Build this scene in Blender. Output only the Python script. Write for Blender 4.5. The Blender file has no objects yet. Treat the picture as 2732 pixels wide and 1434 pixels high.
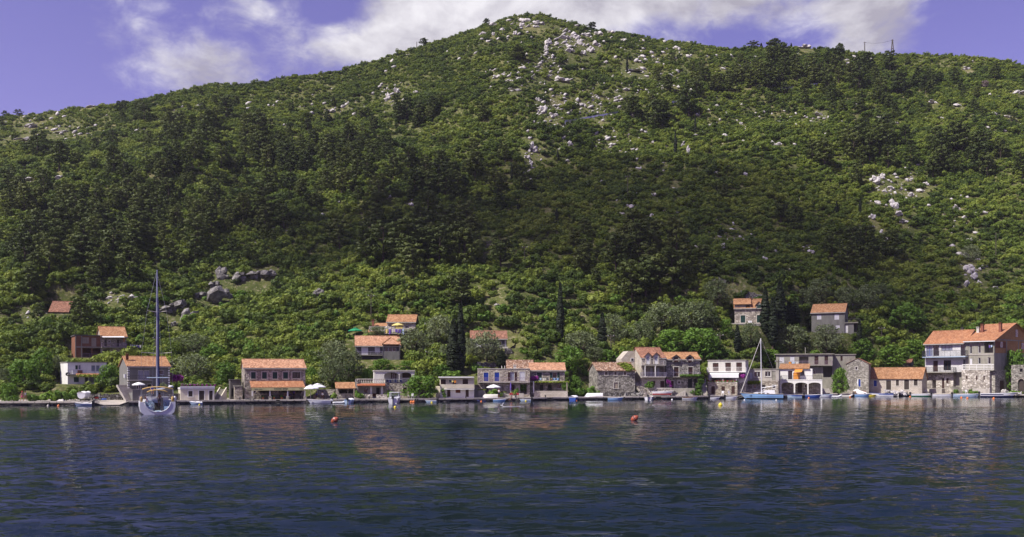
import bpy, bmesh, math, random
import numpy as np
from mathutils import Vector, Matrix
R = math.radians
rng = np.random.default_rng(7)
random.seed(7)
SC = bpy.context.scene
COL = SC.collection

# ------------------------------------------------------------------ camera
F = 2366.0            # focal length in photograph pixels (photograph 2732 x 1434)
CX, HOR = 1366.0, 1000.0   # principal column, horizon row
EYE = 5.0
cam = bpy.data.cameras.new('camera'); cam_o = bpy.data.objects.new('camera', cam); COL.objects.link(cam_o)
cam.sensor_width = 36.0; cam.lens = 36.0 * F / 2732.0
cam.shift_y = (HOR - 717.0) / 2732.0
cam.clip_start = 0.5; cam.clip_end = 20000
cam_o.location = (0, 0, EYE); cam_o.rotation_euler = (R(90), 0, 0)
SC.camera = cam_o
cy_ = SC.cycles; cy_.max_bounces = 5; cy_.diffuse_bounces = 2; cy_.glossy_bounces = 3; cy_.transmission_bounces = 3; cy_.transparent_max_bounces = 6
cy_.use_adaptive_sampling = True; cy_.adaptive_threshold = 0.02; cy_.caustics_reflective = False; cy_.caustics_refractive = False

# ------------------------------------------------------------------ sun + sky
SUN_EL = R(50); SUN_H = Vector((-0.84, -0.54, 0)).normalized()
sund = Vector((SUN_H.x * math.cos(SUN_EL), SUN_H.y * math.cos(SUN_EL), math.sin(SUN_EL)))
sl = bpy.data.lights.new('sun', 'SUN'); sl.energy = 5.0; sl.angle = R(0.53); sl.color = (1.0, 0.95, 0.86)
so = bpy.data.objects.new('sun', sl); COL.objects.link(so)
so.rotation_euler = (-sund).to_track_quat('-Z', 'Y').to_euler(); so.location = (0, 0, 300)
SC.view_settings.view_transform = 'Standard'; SC.view_settings.look = 'None'
SC.view_settings.exposure = 0.55; SC.view_settings.gamma = 1.0; SC.view_settings.use_curve_mapping = False

class NT:
    """tiny helper to write node trees"""
    def __init__(s, tree): s.t = tree; s.n = tree.nodes; s.l = tree.links
    def new(s, typ, **kw):
        nd = s.n.new(typ)
        for k, v in kw.items():
            if k == 'ins':
                for i, val in v.items(): s.set(nd, i, val)
            else: setattr(nd, k, v)
        return nd
    def set(s, nd, i, val):
        sock = nd.inputs[i]
        if isinstance(val, bpy.types.NodeSocket): s.l.new(val, sock)
        else: sock.default_value = val
    def math(s, op, a, b=None, c=None, clamp=False):
        nd = s.n.new('ShaderNodeMath'); nd.operation = op; nd.use_clamp = clamp
        for i, v in enumerate((a, b, c)):
            if v is not None: s.set(nd, i, v)
        return nd.outputs[0]
    def vmath(s, op, a, b=None):
        nd = s.n.new('ShaderNodeVectorMath'); nd.operation = op
        s.set(nd, 0, a)
        if b is not None: s.set(nd, 1, b)
        return nd.outputs[0]
    def ramp(s, fac, stops, interp='LINEAR'):
        nd = s.n.new('ShaderNodeValToRGB'); nd.color_ramp.interpolation = interp
        e = nd.color_ramp.elements
        while len(e) < len(stops): e.new(0.5)
        for el, (p, c) in zip(e, stops):
            el.position = p; el.color = (c[0], c[1], c[2], 1)
        s.set(nd, 0, fac); return nd.outputs[0]
    def mix(s, fac, a, b, mode='MIX'):
        nd = s.n.new('ShaderNodeMix'); nd.data_type = 'RGBA'; nd.blend_type = mode
        s.set(nd, 0, fac); s.set(nd, 6, c4(a)); s.set(nd, 7, c4(b)); return nd.outputs[2]
    def maprange(s, v, a, b, c=0.0, d=1.0, smooth=False):
        nd = s.n.new('ShaderNodeMapRange')
        if smooth: nd.interpolation_type = 'SMOOTHSTEP'
        for i, x in enumerate((v, a, b, c, d)): s.set(nd, i, x)
        return nd.outputs[0]
    def noise(s, vec, scale, detail=4, rough=0.55, dist=0.0):
        nd = s.n.new('ShaderNodeTexNoise')
        s.set(nd, 'Vector', vec); s.set(nd, 'Scale', scale); s.set(nd, 'Detail', detail)
        s.set(nd, 'Roughness', rough); s.set(nd, 'Distortion', dist); return nd
def c4(c):
    if isinstance(c, (tuple, list)) and len(c) == 3: return (c[0], c[1], c[2], 1)
    return c

world = bpy.data.worlds.new('World'); SC.world = world; world.use_nodes = True
wt = NT(world.node_tree); wt.n.clear()
sky = wt.new('ShaderNodeTexSky', sky_type='NISHITA')
sky.sun_disc = False; sky.sun_elevation = SUN_EL; sky.sun_rotation = math.atan2(SUN_H.x, SUN_H.y) % (2 * math.pi)
sky.altitude = 5; sky.air_density = 1.0; sky.dust_density = 0.6; sky.ozone_density = 4.0
tc = wt.new('ShaderNodeTexCoord')
sep = wt.new('ShaderNodeSeparateXYZ', ins={0: tc.outputs['Generated']})
AZ = wt.math('ARCTAN2', sep.outputs[0], sep.outputs[1]); EL = wt.math('ARCSINE', sep.outputs[2])
skyc = wt.mix(1.0, sky.outputs[0], (1.26, 0.71, 1.08), 'MULTIPLY')
# cumulus drifting over the ridge: (azimuth, elevation, half widths, weight)
def azel(px, py):
    x, z = (px - CX) / F, (HOR - py) / F
    return math.atan2(x, 1), math.atan(z / math.hypot(x, 1))
acc = None
def blob(px, py, wx, wy, wgt):
    global acc
    a, e = azel(px, py)
    da = wt.math('DIVIDE', wt.math('SUBTRACT', AZ, a), wx / F); de = wt.math('DIVIDE', wt.math('SUBTRACT', EL, e), wy / F)
    q = wt.math('ADD', wt.math('MULTIPLY', da, da), wt.math('MULTIPLY', de, de))
    g = wt.math('MULTIPLY', wt.math('EXPONENT', wt.math('MULTIPLY', q, -1.0)), wgt)
    acc = g if acc is None else wt.math('ADD', acc, g)
for b in [(560, 165, 190, 75, .30), (520, 60, 60, 50, .16), (690, 40, 120, 55, .26), (830, 130, 110, 45, .20), (1000, 130, 130, 45, .34),
          (1180, 20, 190, 120, .62), (1410, -20, 270, 130, .75), (1690, -15, 190, 62, .55),
          (1985, 5, 120, 48, .40), (2330, 15, 170, 55, .46), (2320, 120, 110, 50, .42)]:
    blob(*b)
vec = wt.new('ShaderNodeMapping', ins={0: tc.outputs['Generated'], 3: (1.0, 1.0, 1.7)}).outputs[0]
n1 = wt.noise(vec, 7.0, 9, 0.60, 0.35).outputs[0]
n2 = wt.noise(vec, 2.3, 3, 0.5).outputs[0]
n3 = wt.noise(vec, 26.0, 6, 0.62, 0.6).outputs[0]
general = wt.math('MULTIPLY', wt.maprange(n2, 0.52, 0.72, 0, 1, True), wt.maprange(EL, 0.42, 0.75, 0, 0.25, True))   # more of the same cumulus overhead
den = wt.math('ADD', wt.math('ADD', acc, general), wt.math('ADD', wt.math('MULTIPLY', n1, 1.15), wt.math('MULTIPLY', n3, 0.42)))
alpha = wt.maprange(den, 0.90, 1.32, 0, 1, True)
shade = wt.maprange(wt.noise(vec, 9.0, 7, 0.6, .3).outputs[0], 0.36, 0.64, 0, 1)
cloudc = wt.mix(shade, (3.6, 3.4, 3.9), (7.6, 7.4, 7.6))
finalsky = wt.mix(wt.math('MULTIPLY', alpha, 0.94), skyc, cloudc)
bg = wt.new('ShaderNodeBackground', ins={0: finalsky, 1: 0.088})
wo = wt.new('ShaderNodeOutputWorld', ins={0: bg.outputs[0]})

# ------------------------------------------------------------------ materials
MATS = {}
def mat(name):
    m = bpy.data.materials.new(name); m.use_nodes = True
    t = NT(m.node_tree); b = t.n['Principled BSDF']
    MATS[name] = m
    return m, t, b
def plain(name, col, rough=0.7, metal=0.0, noise=0.12, scale=1.2, spec=0.3):
    """painted / plastered surface with weathering stains"""
    m, t, b = mat(name)
    tcn = t.new('ShaderNodeTexCoord')
    mp = t.new('ShaderNodeMapping', ins={0: tcn.outputs['Object'], 3: (1, 1, 0.35)}).outputs[0]
    nz = t.noise(mp, scale, 6, 0.6).outputs[0]
    fz = t.noise(tcn.outputs['Object'], scale * 14, 3, 0.6).outputs[0]
    dark = tuple(c * (1 - noise * 2.4) for c in col); lite = tuple(min(1, c * (1 + noise)) for c in col)
    c = t.ramp(nz, [(0.28, dark), (0.55, col), (0.8, lite)])
    c = t.mix(t.math('MULTIPLY', fz, noise), c, (0.05, 0.045, 0.04))
    t.set(b, 'Base Color', c); t.set(b, 'Roughness', rough); t.set(b, 'Metallic', metal)
    t.set(b, 'Specular IOR Level', spec)
    return m
def stone(name, lo, mid, hi, sx=0.42, sz=0.26, mortar=(0.20, 0.18, 0.16), edge=0.07):
    """rubble masonry: cells with their own grey, recessed joints"""
    m, t, b = mat(name)
    tcn = t.new('ShaderNodeTexCoord')
    wob = t.noise(tcn.outputs['Object'], 1.6, 2).outputs[1]
    v = t.vmath('ADD', tcn.outputs['Object'], t.vmath('MULTIPLY', t.vmath('SUBTRACT', wob, (.5, .5, .5)), (.25, .25, .25)))
    mp = t.new('ShaderNodeMapping', ins={0: v, 3: (1 / sx, 1 / sx, 1 / sz)}).outputs[0]
    vo = t.new('ShaderNodeTexVoronoi', feature='F1', ins={'Vector': mp, 'Scale': 1.0, 'Randomness': 0.75})
    ve = t.new('ShaderNodeTexVoronoi', feature='DISTANCE_TO_EDGE', ins={'Vector': mp, 'Scale': 1.0, 'Randomness': 0.75})
    sp = t.new('ShaderNodeSeparateColor', ins={0: vo.outputs['Color']})
    c = t.ramp(sp.outputs[0], [(0.1, lo), (0.5, mid), (0.95, hi)])
    st = t.noise(tcn.outputs['Object'], 0.45, 5, 0.6).outputs[0]
    c = t.mix(t.maprange(st, 0.45, 0.75, 0, 0.45), c, tuple(x * 0.45 for x in lo))
    jm = t.maprange(ve.outputs['Distance'], edge * 0.4, edge, 1, 0)
    c = t.mix(jm, c, mortar)
    t.set(b, 'Base Color', c); t.set(b, 'Roughness', 0.9); t.set(b, 'Specular IOR Level', 0.15)
    bp = t.new('ShaderNodeBump', ins={'Height': t.maprange(ve.outputs['Distance'], 0, 0.25), 'Strength': 0.8, 'Distance': 0.06})
    t.set(b, 'Normal', bp.outputs[0]); return m
def blockwork(name, c1, c2, mortar, bw=0.5, bh=0.25, msize=0.014):
    m, t, b = mat(name)
    tcn = t.new('ShaderNodeTexCoord'); s = t.new('ShaderNodeSeparateXYZ', ins={0: tcn.outputs['Object']})
    v = t.new('ShaderNodeCombineXYZ', ins={0: t.math('ADD', s.outputs[0], s.outputs[1]), 1: s.outputs[2]}).outputs[0]
    br = t.new('ShaderNodeTexBrick', ins={'Vector': v, 'Color1': c4(c1), 'Color2': c4(c2), 'Mortar': c4(mortar), 'Scale': 1.0,
        'Mortar Size': msize, 'Brick Width': bw, 'Row Height': bh})
    nz = t.noise(tcn.outputs['Object'], 0.7, 5).outputs[0]
    c = t.mix(t.maprange(nz, 0.4, 0.75, 0, 0.4), br.outputs[0], tuple(x * 0.4 for x in c1))
    t.set(b, 'Base Color', c); t.set(b, 'Roughness', 0.88); t.set(b, 'Specular IOR Level', 0.15)
    bp = t.new('ShaderNodeBump', ins={'Height': br.outputs[1], 'Strength': 0.6, 'Distance': -0.03}); t.set(b, 'Normal', bp.outputs[0])
    return m
def tile(name, c1, c2, c3, row=0.33):
    m, t, b = mat(name)
    tcn = t.new('ShaderNodeTexCoord'); s = t.new('ShaderNodeSeparateXYZ', ins={0: tcn.outputs['Object']})
    d = t.math('ADD', t.math('MULTIPLY', s.outputs[2], 1.8), 0.0)
    v = t.new('ShaderNodeCombineXYZ', ins={0: t.math('ADD', s.outputs[0], t.math('MULTIPLY', s.outputs[1], .03)), 1: d}).outputs[0]
    br = t.new('ShaderNodeTexBrick', ins={'Vector': v, 'Color1': (0, 0, 0, 1), 'Color2': (1, 1, 1, 1), 'Mortar': (0.5, .5, .5, 1), 'Scale': 1.0,
        'Mortar Size': 0.0, 'Brick Width': 0.24, 'Row Height': row, 'Bias': 0.0}); br.offset = 0.0
    c = t.ramp(br.outputs[0], [(0.0, c1), (0.5, c2), (1.0, c3)])
    nz = t.noise(tcn.outputs['Object'], 0.8, 6, 0.65).outputs[0]
    c = t.mix(t.maprange(nz, 0.42, 0.72, 0, 0.55), c, tuple(x * 0.5 + 0.02 for x in c1))
    gap = t.math('FRACT', t.math('DIVIDE', d, row))
    c = t.mix(t.maprange(gap, 0.0, 0.2, 0.65, 0), c, (0.06, 0.035, 0.025))
    t.set(b, 'Base Color', c); t.set(b, 'Roughness', 0.85); t.set(b, 'Specular IOR Level', 0.2); return m
def foliage(name, lo, mid, hi, trans=0.22, var=0.5):
    m, t, b = mat(name)
    oi = t.new('ShaderNodeObjectInfo'); tcn = t.new('ShaderNodeTexCoord')
    nz = t.noise(tcn.outputs['Object'], 0.9, 2).outputs[0]
    pn = t.noise(oi.outputs['Location'], 0.035, 4, 0.6).outputs[0]      # stands of one species keep together
    f = t.math('ADD', t.math('MULTIPLY', oi.outputs['Random'], var), t.math('MULTIPLY', nz, 1 - var))
    f = t.math('ADD', f, t.math('MULTIPLY', t.math('SUBTRACT', pn, 0.5), 1.5))
    c = t.ramp(f, [(0.12, lo), (0.5, mid), (0.9, hi)])
    t.set(b, 'Base Color', c); t.set(b, 'Roughness', 0.62); t.set(b, 'Specular IOR Level', 0.25)
    tr = t.new('ShaderNodeBsdfTranslucent', ins={0: t.mix(1.0, c, (1.25, 1.2, 0.6), 'MULTIPLY')})
    mx = t.new('ShaderNodeMixShader', ins={0: trans, 1: b.outputs[0], 2: tr.outputs[0]})
    t.l.new(mx.outputs[0], t.n['Material Output'].inputs[0]); return m

plain('white_paint', (0.68, 0.67, 0.64), 0.6, noise=.07)
plain('cream', (0.62, 0.57, 0.45), 0.75, noise=.07)
plain('offwhite', (0.56, 0.54, 0.49), 0.8, noise=.10)
plain('grey_plaster', (0.165, 0.162, 0.150), 0.85, noise=.14)
plain('dark_plaster', (0.085, 0.08, 0.088), 0.85, noise=.12)
plain('concrete', (0.28, 0.265, 0.22), 0.9, noise=.16)
plain('dark_concrete', (0.10, 0.09, 0.085), 0.9, noise=.2)
plain('light_concrete', (0.40, 0.37, 0.33), 0.9, noise=.14)
plain('quay_top', (0.43, 0.39, 0.34), 0.9, noise=.16, scale=.5)
plain('trim', (0.50, 0.475, 0.41), 0.8, noise=.08)
plain('white_shutter', (0.58, 0.58, 0.60), 0.6, noise=.05)
plain('green_shutter', (0.010, 0.040, 0.032), 0.5, noise=.1)
plain('blue_shutter', (0.012, 0.045, 0.30), 0.5, noise=.1)
plain('brown_shutter', (0.045, 0.018, 0.014), 0.6, noise=.12)
plain('dark_wood', (0.05, 0.038, 0.032), 0.8, noise=.2)
plain('red_wood', (0.16, 0.045, 0.02), 0.7, noise=.15)
plain('wood', (0.22, 0.13, 0.06), 0.7, noise=.2)
plain('pale_wood', (0.34, 0.29, 0.23), 0.8, noise=.15)
plain('chimney_brick', (0.20, 0.075, 0.05), 0.85, noise=.15)
plain('black', (0.012, 0.012, 0.013), 0.5, noise=.0)
plain('rubber', (0.02, 0.02, 0.022), 0.6, noise=.0)
plain('dark_metal', (0.06, 0.06, 0.065), 0.5, 0.4, noise=.05)
plain('metal', (0.45, 0.46, 0.5), 0.35, 0.8, noise=.05)
plain('mast_grey', (0.34, 0.37, 0.46), 0.4, 0.3, noise=.02)
plain('navy', (0.012, 0.016, 0.075), 0.8, noise=.06)
plain('blue', (0.03, 0.06, 0.32), 0.7, noise=.06)
plain('mid_blue', (0.03, 0.075, 0.30), 0.6, noise=.05)
plain('pale_blue', (0.36, 0.47, 0.60), 0.4, noise=.05, spec=.5)
plain('sky_blue', (0.20, 0.36, 0.60), 0.4, noise=.04, spec=.5)
plain('gel_white', (0.66, 0.67, 0.69), 0.3, noise=.04, spec=.5)
plain('hull_grey', (0.58, 0.60, 0.65), 0.3, noise=.04, spec=.5)
plain('canvas_white', (0.70, 0.70, 0.70), 0.85, noise=.04)
plain('canvas_tan', (0.40, 0.27, 0.10), 0.85, noise=.06)
plain('canvas_yellow', (0.62, 0.52, 0.18), 0.85, noise=.06)
plain('canvas_green', (0.02, 0.24, 0.10), 0.8, noise=.05)
plain('canvas_orange', (0.62, 0.25, 0.04), 0.85, noise=.06)
plain('banner', (0.52, 0.48, 0.24), 0.85, noise=.10)
plain('purple_cloth', (0.13, 0.08, 0.34), 0.9, noise=.08)
plain('lilac_rail', (0.24, 0.17, 0.22), 0.6, noise=.05)
plain('yellow', (0.60, 0.50, 0.04), 0.5, noise=.05)
plain('orange', (0.62, 0.18, 0.05), 0.5, noise=.05)
plain('drogue_red', (0.34, 0.075, 0.035), 0.45, noise=.18, spec=.5)
plain('red', (0.40, 0.03, 0.03), 0.6, noise=.05)
plain('skin', (0.42, 0.22, 0.14), 0.6, noise=.05)
plain('skin_tan', (0.26, 0.13, 0.08), 0.6, noise=.05)
plain('hair', (0.02, 0.014, 0.010), 0.6, noise=.05)
plain('terracotta', (0.32, 0.11, 0.05), 0.85, noise=.1)
plain('pink', (0.55, 0.10, 0.20), 0.7, noise=.1)
plain('bark', (0.075, 0.055, 0.042), 0.95, noise=.2)
plain('pole_wood', (0.085, 0.07, 0.058), 0.9, noise=.15)
m, t, b = mat('glass')
t.set(b, 'Base Color', (0.012, 0.014, 0.018, 1)); t.set(b, 'Roughness', 0.06); t.set(b, 'Specular IOR Level', 0.6)
m, t, b = mat('clear_glass')
t.set(b, 'Base Color', (0.25, 0.3, 0.34, 1)); t.set(b, 'Roughness', 0.1); t.set(b, 'Alpha', 0.35)
m, t, b = mat('curtain_glass')
t.set(b, 'Base Color', (0.16, 0.18, 0.24, 1)); t.set(b, 'Roughness', 0.12); t.set(b, 'Specular IOR Level', 0.6)
stone('stone_grey', (0.18, 0.168, 0.14), (0.31, 0.29, 0.24), (0.48, 0.455, 0.39))
stone('stone_rose', (0.19, 0.165, 0.138), (0.33, 0.29, 0.24), (0.50, 0.455, 0.385), 0.46, 0.30)
stone('stone_dark', (0.105, 0.100, 0.086), (0.215, 0.205, 0.175), (0.41, 0.395, 0.345), 0.42, 0.28)
stone('stone_warm', (0.22, 0.185, 0.145), (0.37, 0.32, 0.255), (0.52, 0.47, 0.39), 0.42, 0.24)
stone('stone_pale', (0.24, 0.21, 0.18), (0.42, 0.38, 0.32), (0.60, 0.56, 0.50), 0.5, 0.36)
stone('dry_wall', (0.10, 0.095, 0.09), (0.20, 0.19, 0.175), (0.36, 0.35, 0.33), 0.40, 0.24, (0.05, 0.045, 0.04), 0.12)
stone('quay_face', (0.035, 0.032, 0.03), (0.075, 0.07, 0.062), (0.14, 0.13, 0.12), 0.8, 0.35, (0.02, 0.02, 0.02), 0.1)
blockwork('ashlar', (0.42, 0.375, 0.31), (0.53, 0.485, 0.415), (0.25, 0.22, 0.19), 0.55, 0.27, 0.02)
blockwork('hollow_brick', (0.20, 0.09, 0.055), (0.25, 0.115, 0.07), (0.16, 0.10, 0.07), 0.33, 0.22)
blockwork('orange_block', (0.36, 0.19, 0.075), (0.42, 0.235, 0.10), (0.26, 0.19, 0.12), 0.40, 0.24)
blockwork('white_block', (0.50, 0.49, 0.48), (0.60, 0.59, 0.58), (0.30, 0.29, 0.28), 0.6, 0.3, 0.018)
tile('tile_orange', (0.26, 0.125, 0.058), (0.35, 0.185, 0.09), (0.44, 0.25, 0.135))
tile('tile_red', (0.29, 0.12, 0.058), (0.36, 0.17, 0.085), (0.43, 0.22, 0.12))
tile('tile_pale', (0.31, 0.16, 0.09), (0.44, 0.235, 0.14), (0.54, 0.32, 0.20))
tile('tile_old', (0.13, 0.075, 0.05), (0.25, 0.145, 0.09), (0.44, 0.33, 0.25))
tile('tile_brown', (0.17, 0.08, 0.05), (0.26, 0.125, 0.08), (0.34, 0.18, 0.12))
foliage('leaf_pine', (0.0393, 0.0595, 0.0125), (0.0673, 0.0916, 0.0189), (0.1064, 0.1282, 0.0287), 0.18)
foliage('leaf_macchia', (0.0473, 0.0799, 0.0125), (0.1112, 0.1642, 0.0208), (0.2084, 0.257, 0.0394), 0.25, 0.75)
foliage('leaf_broad', (0.06, 0.1215, 0.0152), (0.1019, 0.1919, 0.0247), (0.162, 0.2622, 0.0361), 0.28)
foliage('leaf_olive', (0.0808, 0.1071, 0.0425), (0.1187, 0.151, 0.0663), (0.171, 0.204, 0.102), 0.18)
foliage('leaf_cypress', (0.0105, 0.018, 0.0074), (0.0161, 0.0254, 0.0093), (0.0248, 0.0353, 0.013), 0.08)
foliage('leaf_vine', (0.09, 0.14, 0.012), (0.15, 0.21, 0.02), (0.22, 0.27, 0.03), 0.28)
foliage('leaf_palm', (0.08, 0.12, 0.03), (0.12, 0.17, 0.05), (0.16, 0.21, 0.06), 0.2)
foliage('petals_magenta', (0.20, 0.02, 0.20), (0.34, 0.035, 0.32), (0.46, 0.06, 0.42), 0.25)
foliage('petals_red', (0.42, 0.02, 0.05), (0.52, 0.06, 0.12), (0.60, 0.2, 0.25), 0.25)
foliage('leaf_dead', (0.10, 0.075, 0.065), (0.14, 0.105, 0.095), (0.18, 0.14, 0.13), 0.1)
m, t, b = mat('limestone')
tcn = t.new('ShaderNodeTexCoord'); gm = t.new('ShaderNodeNewGeometry')
nz = t.noise(gm.outputs['Position'], 0.9, 6, 0.62).outputs[0]
nf = t.noise(gm.outputs['Position'], 5.0, 4, 0.6).outputs[0]
c = t.ramp(nz, [(0.3, (0.22, 0.205, 0.19)), (0.46, (0.50, 0.475, 0.455)), (0.7, (0.68, 0.655, 0.635))])
t.set(b, 'Base Color', c); t.set(b, 'Roughness', 0.9); t.set(b, 'Specular IOR Level', 0.15)
bp = t.new('ShaderNodeBump', ins={'Height': t.math('ADD', nz, t.math('MULTIPLY', nf, 0.4)), 'Strength': 1.0, 'Distance': 0.7}); t.set(b, 'Normal', bp.outputs[0])
m, t, b = mat('boulder')
gm = t.new('ShaderNodeNewGeometry')
nz = t.noise(gm.outputs['Position'], 0.8, 6, 0.62).outputs[0]
c = t.ramp(nz, [(0.3, (0.07, 0.065, 0.06)), (0.5, (0.19, 0.18, 0.17)), (0.72, (0.36, 0.345, 0.33))])
t.set(b, 'Base Color', c); t.set(b, 'Roughness', 0.9); t.set(b, 'Specular IOR Level', 0.15)
bp = t.new('ShaderNodeBump', ins={'Height': nz, 'Strength': 1.0, 'Distance': 0.8}); t.set(b, 'Normal', bp.outputs[0])
m, t, b = mat('hill_ground')
gm = t.new('ShaderNodeNewGeometry')
p = gm.outputs['Position']
a = t.noise(p, 0.055, 6, 0.6).outputs[0]; d = t.noise(p, 0.5, 5, 0.65).outputs[0]; e = t.noise(p, 2.2, 3, 0.6).outputs[0]
c = t.ramp(t.math('ADD', t.math('MULTIPLY', a, .6), t.math('MULTIPLY', d, .4)), [(0.36, (0.035, 0.050, 0.012)), (0.50, (0.075, 0.090, 0.022)), (0.60, (0.15, 0.14, 0.055)), (0.70, (0.28, 0.24, 0.16))])
c = t.mix(t.maprange(e, 0.42, 0.62, 0, 0.75), c, (0.045, 0.055, 0.016))
e2 = t.noise(p, 1.1, 4, 0.7).outputs[0]; c = t.mix(t.maprange(e2, 0.52, 0.66, 0, 0.8), c, (0.24, 0.21, 0.13))
t.set(b, 'Base Color', c); t.set(b, 'Roughness', 0.95); t.set(b, 'Specular IOR Level', 0.1)
bp = t.new('ShaderNodeBump', ins={'Height': d, 'Strength': 0.8, 'Distance': 0.6}); t.set(b, 'Normal', bp.outputs[0])
# sea: dark body, mirror skin, wind ripples that die away in the lee of the quay
m, t, b = mat('sea')
gm = t.new('ShaderNodeNewGeometry'); p = gm.outputs['Position']
mp1 = t.new('ShaderNodeMapping', ins={0: p, 3: (0.42, 1.0, 1.0), 2: (0, 0, R(7))}).outputs[0]
mp2 = t.new('ShaderNodeMapping', ins={0: p, 3: (0.50, 1.0, 1.0), 2: (0, 0, R(-12))}).outputs[0]
w2 = t.noise(mp2, 4.6, 2, 0.5, 0.3).outputs[1]
big = t.noise(t.new('ShaderNodeMapping', ins={0: p, 3: (0.35, 1.0, 1.0)}).outputs[0], 0.05, 3, 0.5).outputs[0]
sp = t.new('ShaderNodeSeparateXYZ', ins={0: p})
lee = t.maprange(t.math('ADD', t.math('SUBTRACT', sp.outputs[1], t.math('MULTIPLY', sp.outputs[0], 0.22)), t.math('MULTIPLY', big, 50)), 124, 152, 1.0, 0.22, True)
paw = t.noise(t.new('ShaderNodeMapping', ins={0: p, 3: (0.30, 1.0, 1.0), 2: (0, 0, R(5))}).outputs[0], 0.42, 4, 0.65, 0.6).outputs[0]
gust = t.math('MULTIPLY', t.math('MULTIPLY', t.maprange(big, 0.36, 0.62, 0.75, 1.15, True), t.maprange(paw, 0.36, 0.64, 0.55, 1.5)), lee)
def slope(c, ax, ay): return t.vmath('MULTIPLY', t.vmath('SUBTRACT', c, (.5, .5, .5)), (ax, ay, 0))
wf = t.noise(t.new('ShaderNodeMapping', ins={0: p, 3: (0.62, 1.0, 1.0), 2: (0, 0, R(6))}).outputs[0], 1.05, 5, 0.85, 0.35).outputs[1]   # chop of every size
sl_ = t.vmath('ADD', slope(wf, .8, 2.6), slope(w2, .5, .9))
sx_ = t.new('ShaderNodeSeparateXYZ', ins={0: sl_})
# the breeze blows onshore: steep wave faces are turned to the open bay, the backs are long and flat
sy_ = t.math('MULTIPLY', t.math('ADD', t.math('MULTIPLY', t.maprange(sx_.outputs[1], -0.07, 0.10, 0, 1, True), 0.21), 0.012), -1.0)
sc3 = t.new('ShaderNodeVectorMath', operation='SCALE', ins={0: t.new('ShaderNodeCombineXYZ', ins={0: sx_.outputs[0], 1: sy_}).outputs[0], 3: gust}).outputs[0]
nrm = t.vmath('NORMALIZE', t.vmath('ADD', sc3, (0, 0, 1)))
t.set(b, 'Base Color', (0.004, 0.011, 0.017, 1)); t.set(b, 'Roughness', 0.05); t.set(b, 'IOR', 1.33); t.set(b, 'Normal', nrm)

# ------------------------------------------------------------------ mesh helpers
def tag(o, label=None, cat=None, group=None, kind=None):
    if label: o['label'] = label
    if cat: o['category'] = cat
    if group: o['group'] = group
    if kind: o['kind'] = kind
    return o
def empty(name, loc=(0, 0, 0), rz=0.0):
    o = bpy.data.objects.new(name, None); COL.objects.link(o); o.location = loc; o.rotation_euler = (0, 0, rz)
    o.empty_display_size = 0.3; return o
def link_mesh(name, me, material=None, parent=None, smooth=False):
    if material: me.materials.append(MATS[material])
    if smooth: me.polygons.foreach_set('use_smooth', np.ones(len(me.polygons), dtype=bool))
    o = bpy.data.objects.new(name, me); COL.objects.link(o)
    if parent: o.parent = parent
    return o
class MB:
    def __init__(s): s.v = []; s.f = []
    def add(s, vs, fs):
        n = len(s.v); s.v += [tuple(map(float, v)) for v in vs]; s.f += [tuple(i + n for i in f) for f in fs]; return s
    def box(s, x0, x1, y0, y1, z0, z1):
        return s.add([(x0,y0,z0),(x1,y0,z0),(x1,y1,z0),(x0,y1,z0),(x0,y0,z1),(x1,y0,z1),(x1,y1,z1),(x0,y1,z1)],
              [(0,3,2,1),(4,5,6,7),(0,1,5,4),(1,2,6,5),(2,3,7,6),(3,0,4,7)])
    def tube(s, pts, rad, n=6, cap=True):
        pts = [Vector(p) for p in pts]; rr = rad if isinstance(rad, (list, tuple)) else [rad] * len(pts)
        vs = []; fs = []
        for i, p in enumerate(pts):
            d = (pts[min(i + 1, len(pts) - 1)] - pts[max(i - 1, 0)]).normalized()
            a = d.cross(Vector((0, 0, 1)));
            if a.length < 1e-3: a = d.cross(Vector((1, 0, 0)))
            a.normalize(); c = d.cross(a)
            for k in range(n):
                t_ = 2 * math.pi * k / n; vs.append(p + a * (math.cos(t_) * rr[i]) + c * (math.sin(t_) * rr[i]))
        for i in range(len(pts) - 1):
            for k in range(n):
                fs.append((i*n+k, i*n+(k+1) % n, (i+1)*n+(k+1) % n, (i+1)*n+k))
        if cap: fs.append(tuple(range(n))[::-1]); fs.append(tuple(range((len(pts)-1)*n, len(pts)*n)))
        return s.add(vs, fs)
    def prism(s, poly, axis, a, b):
        """extrude a 2-D polygon: axis 'y' takes (x,z), 'x' takes (y,z), 'z' takes (x,y)"""
        n = len(poly)
        def P(q, w): return {'y': (q[0], w, q[1]), 'x': (w, q[0], q[1]), 'z': (q[0], q[1], w)}[axis]
        vs = [P(q, a) for q in poly] + [P(q, b) for q in poly]
        fs = [tuple(range(n)), tuple(range(n, 2*n))[::-1]] + [(i, i+n, (i+1) % n + n, (i+1) % n) for i in range(n)]
        return s.add(vs, fs)
    def lathe(s, prof, n=12, c=(0, 0, 0)):
        vs = []; fs = []
        for r, z in prof:
            for k in range(n):
                a = 2*math.pi*k/n; vs.append((c[0]+r*math.cos(a), c[1]+r*math.sin(a), c[2]+z))
        for i in range(len(prof)-1):
            for k in range(n): fs.append((i*n+k, i*n+(k+1) % n, (i+1)*n+(k+1) % n, (i+1)*n+k))
        return s.add(vs, fs)
    def mesh(s, name):
        me = bpy.data.meshes.new(name); me.from_pydata(s.v, [], s.f); me.update(); return me
    def build(s, name, material, parent=None, smooth=False, fix=True):
        me = s.mesh(name)
        if fix:
            bm = bmesh.new(); bm.from_mesh(me); bmesh.ops.recalc_face_normals(bm, faces=bm.faces); bm.to_mesh(me); bm.free()
        return link_mesh(name, me, material, parent, smooth)
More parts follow.
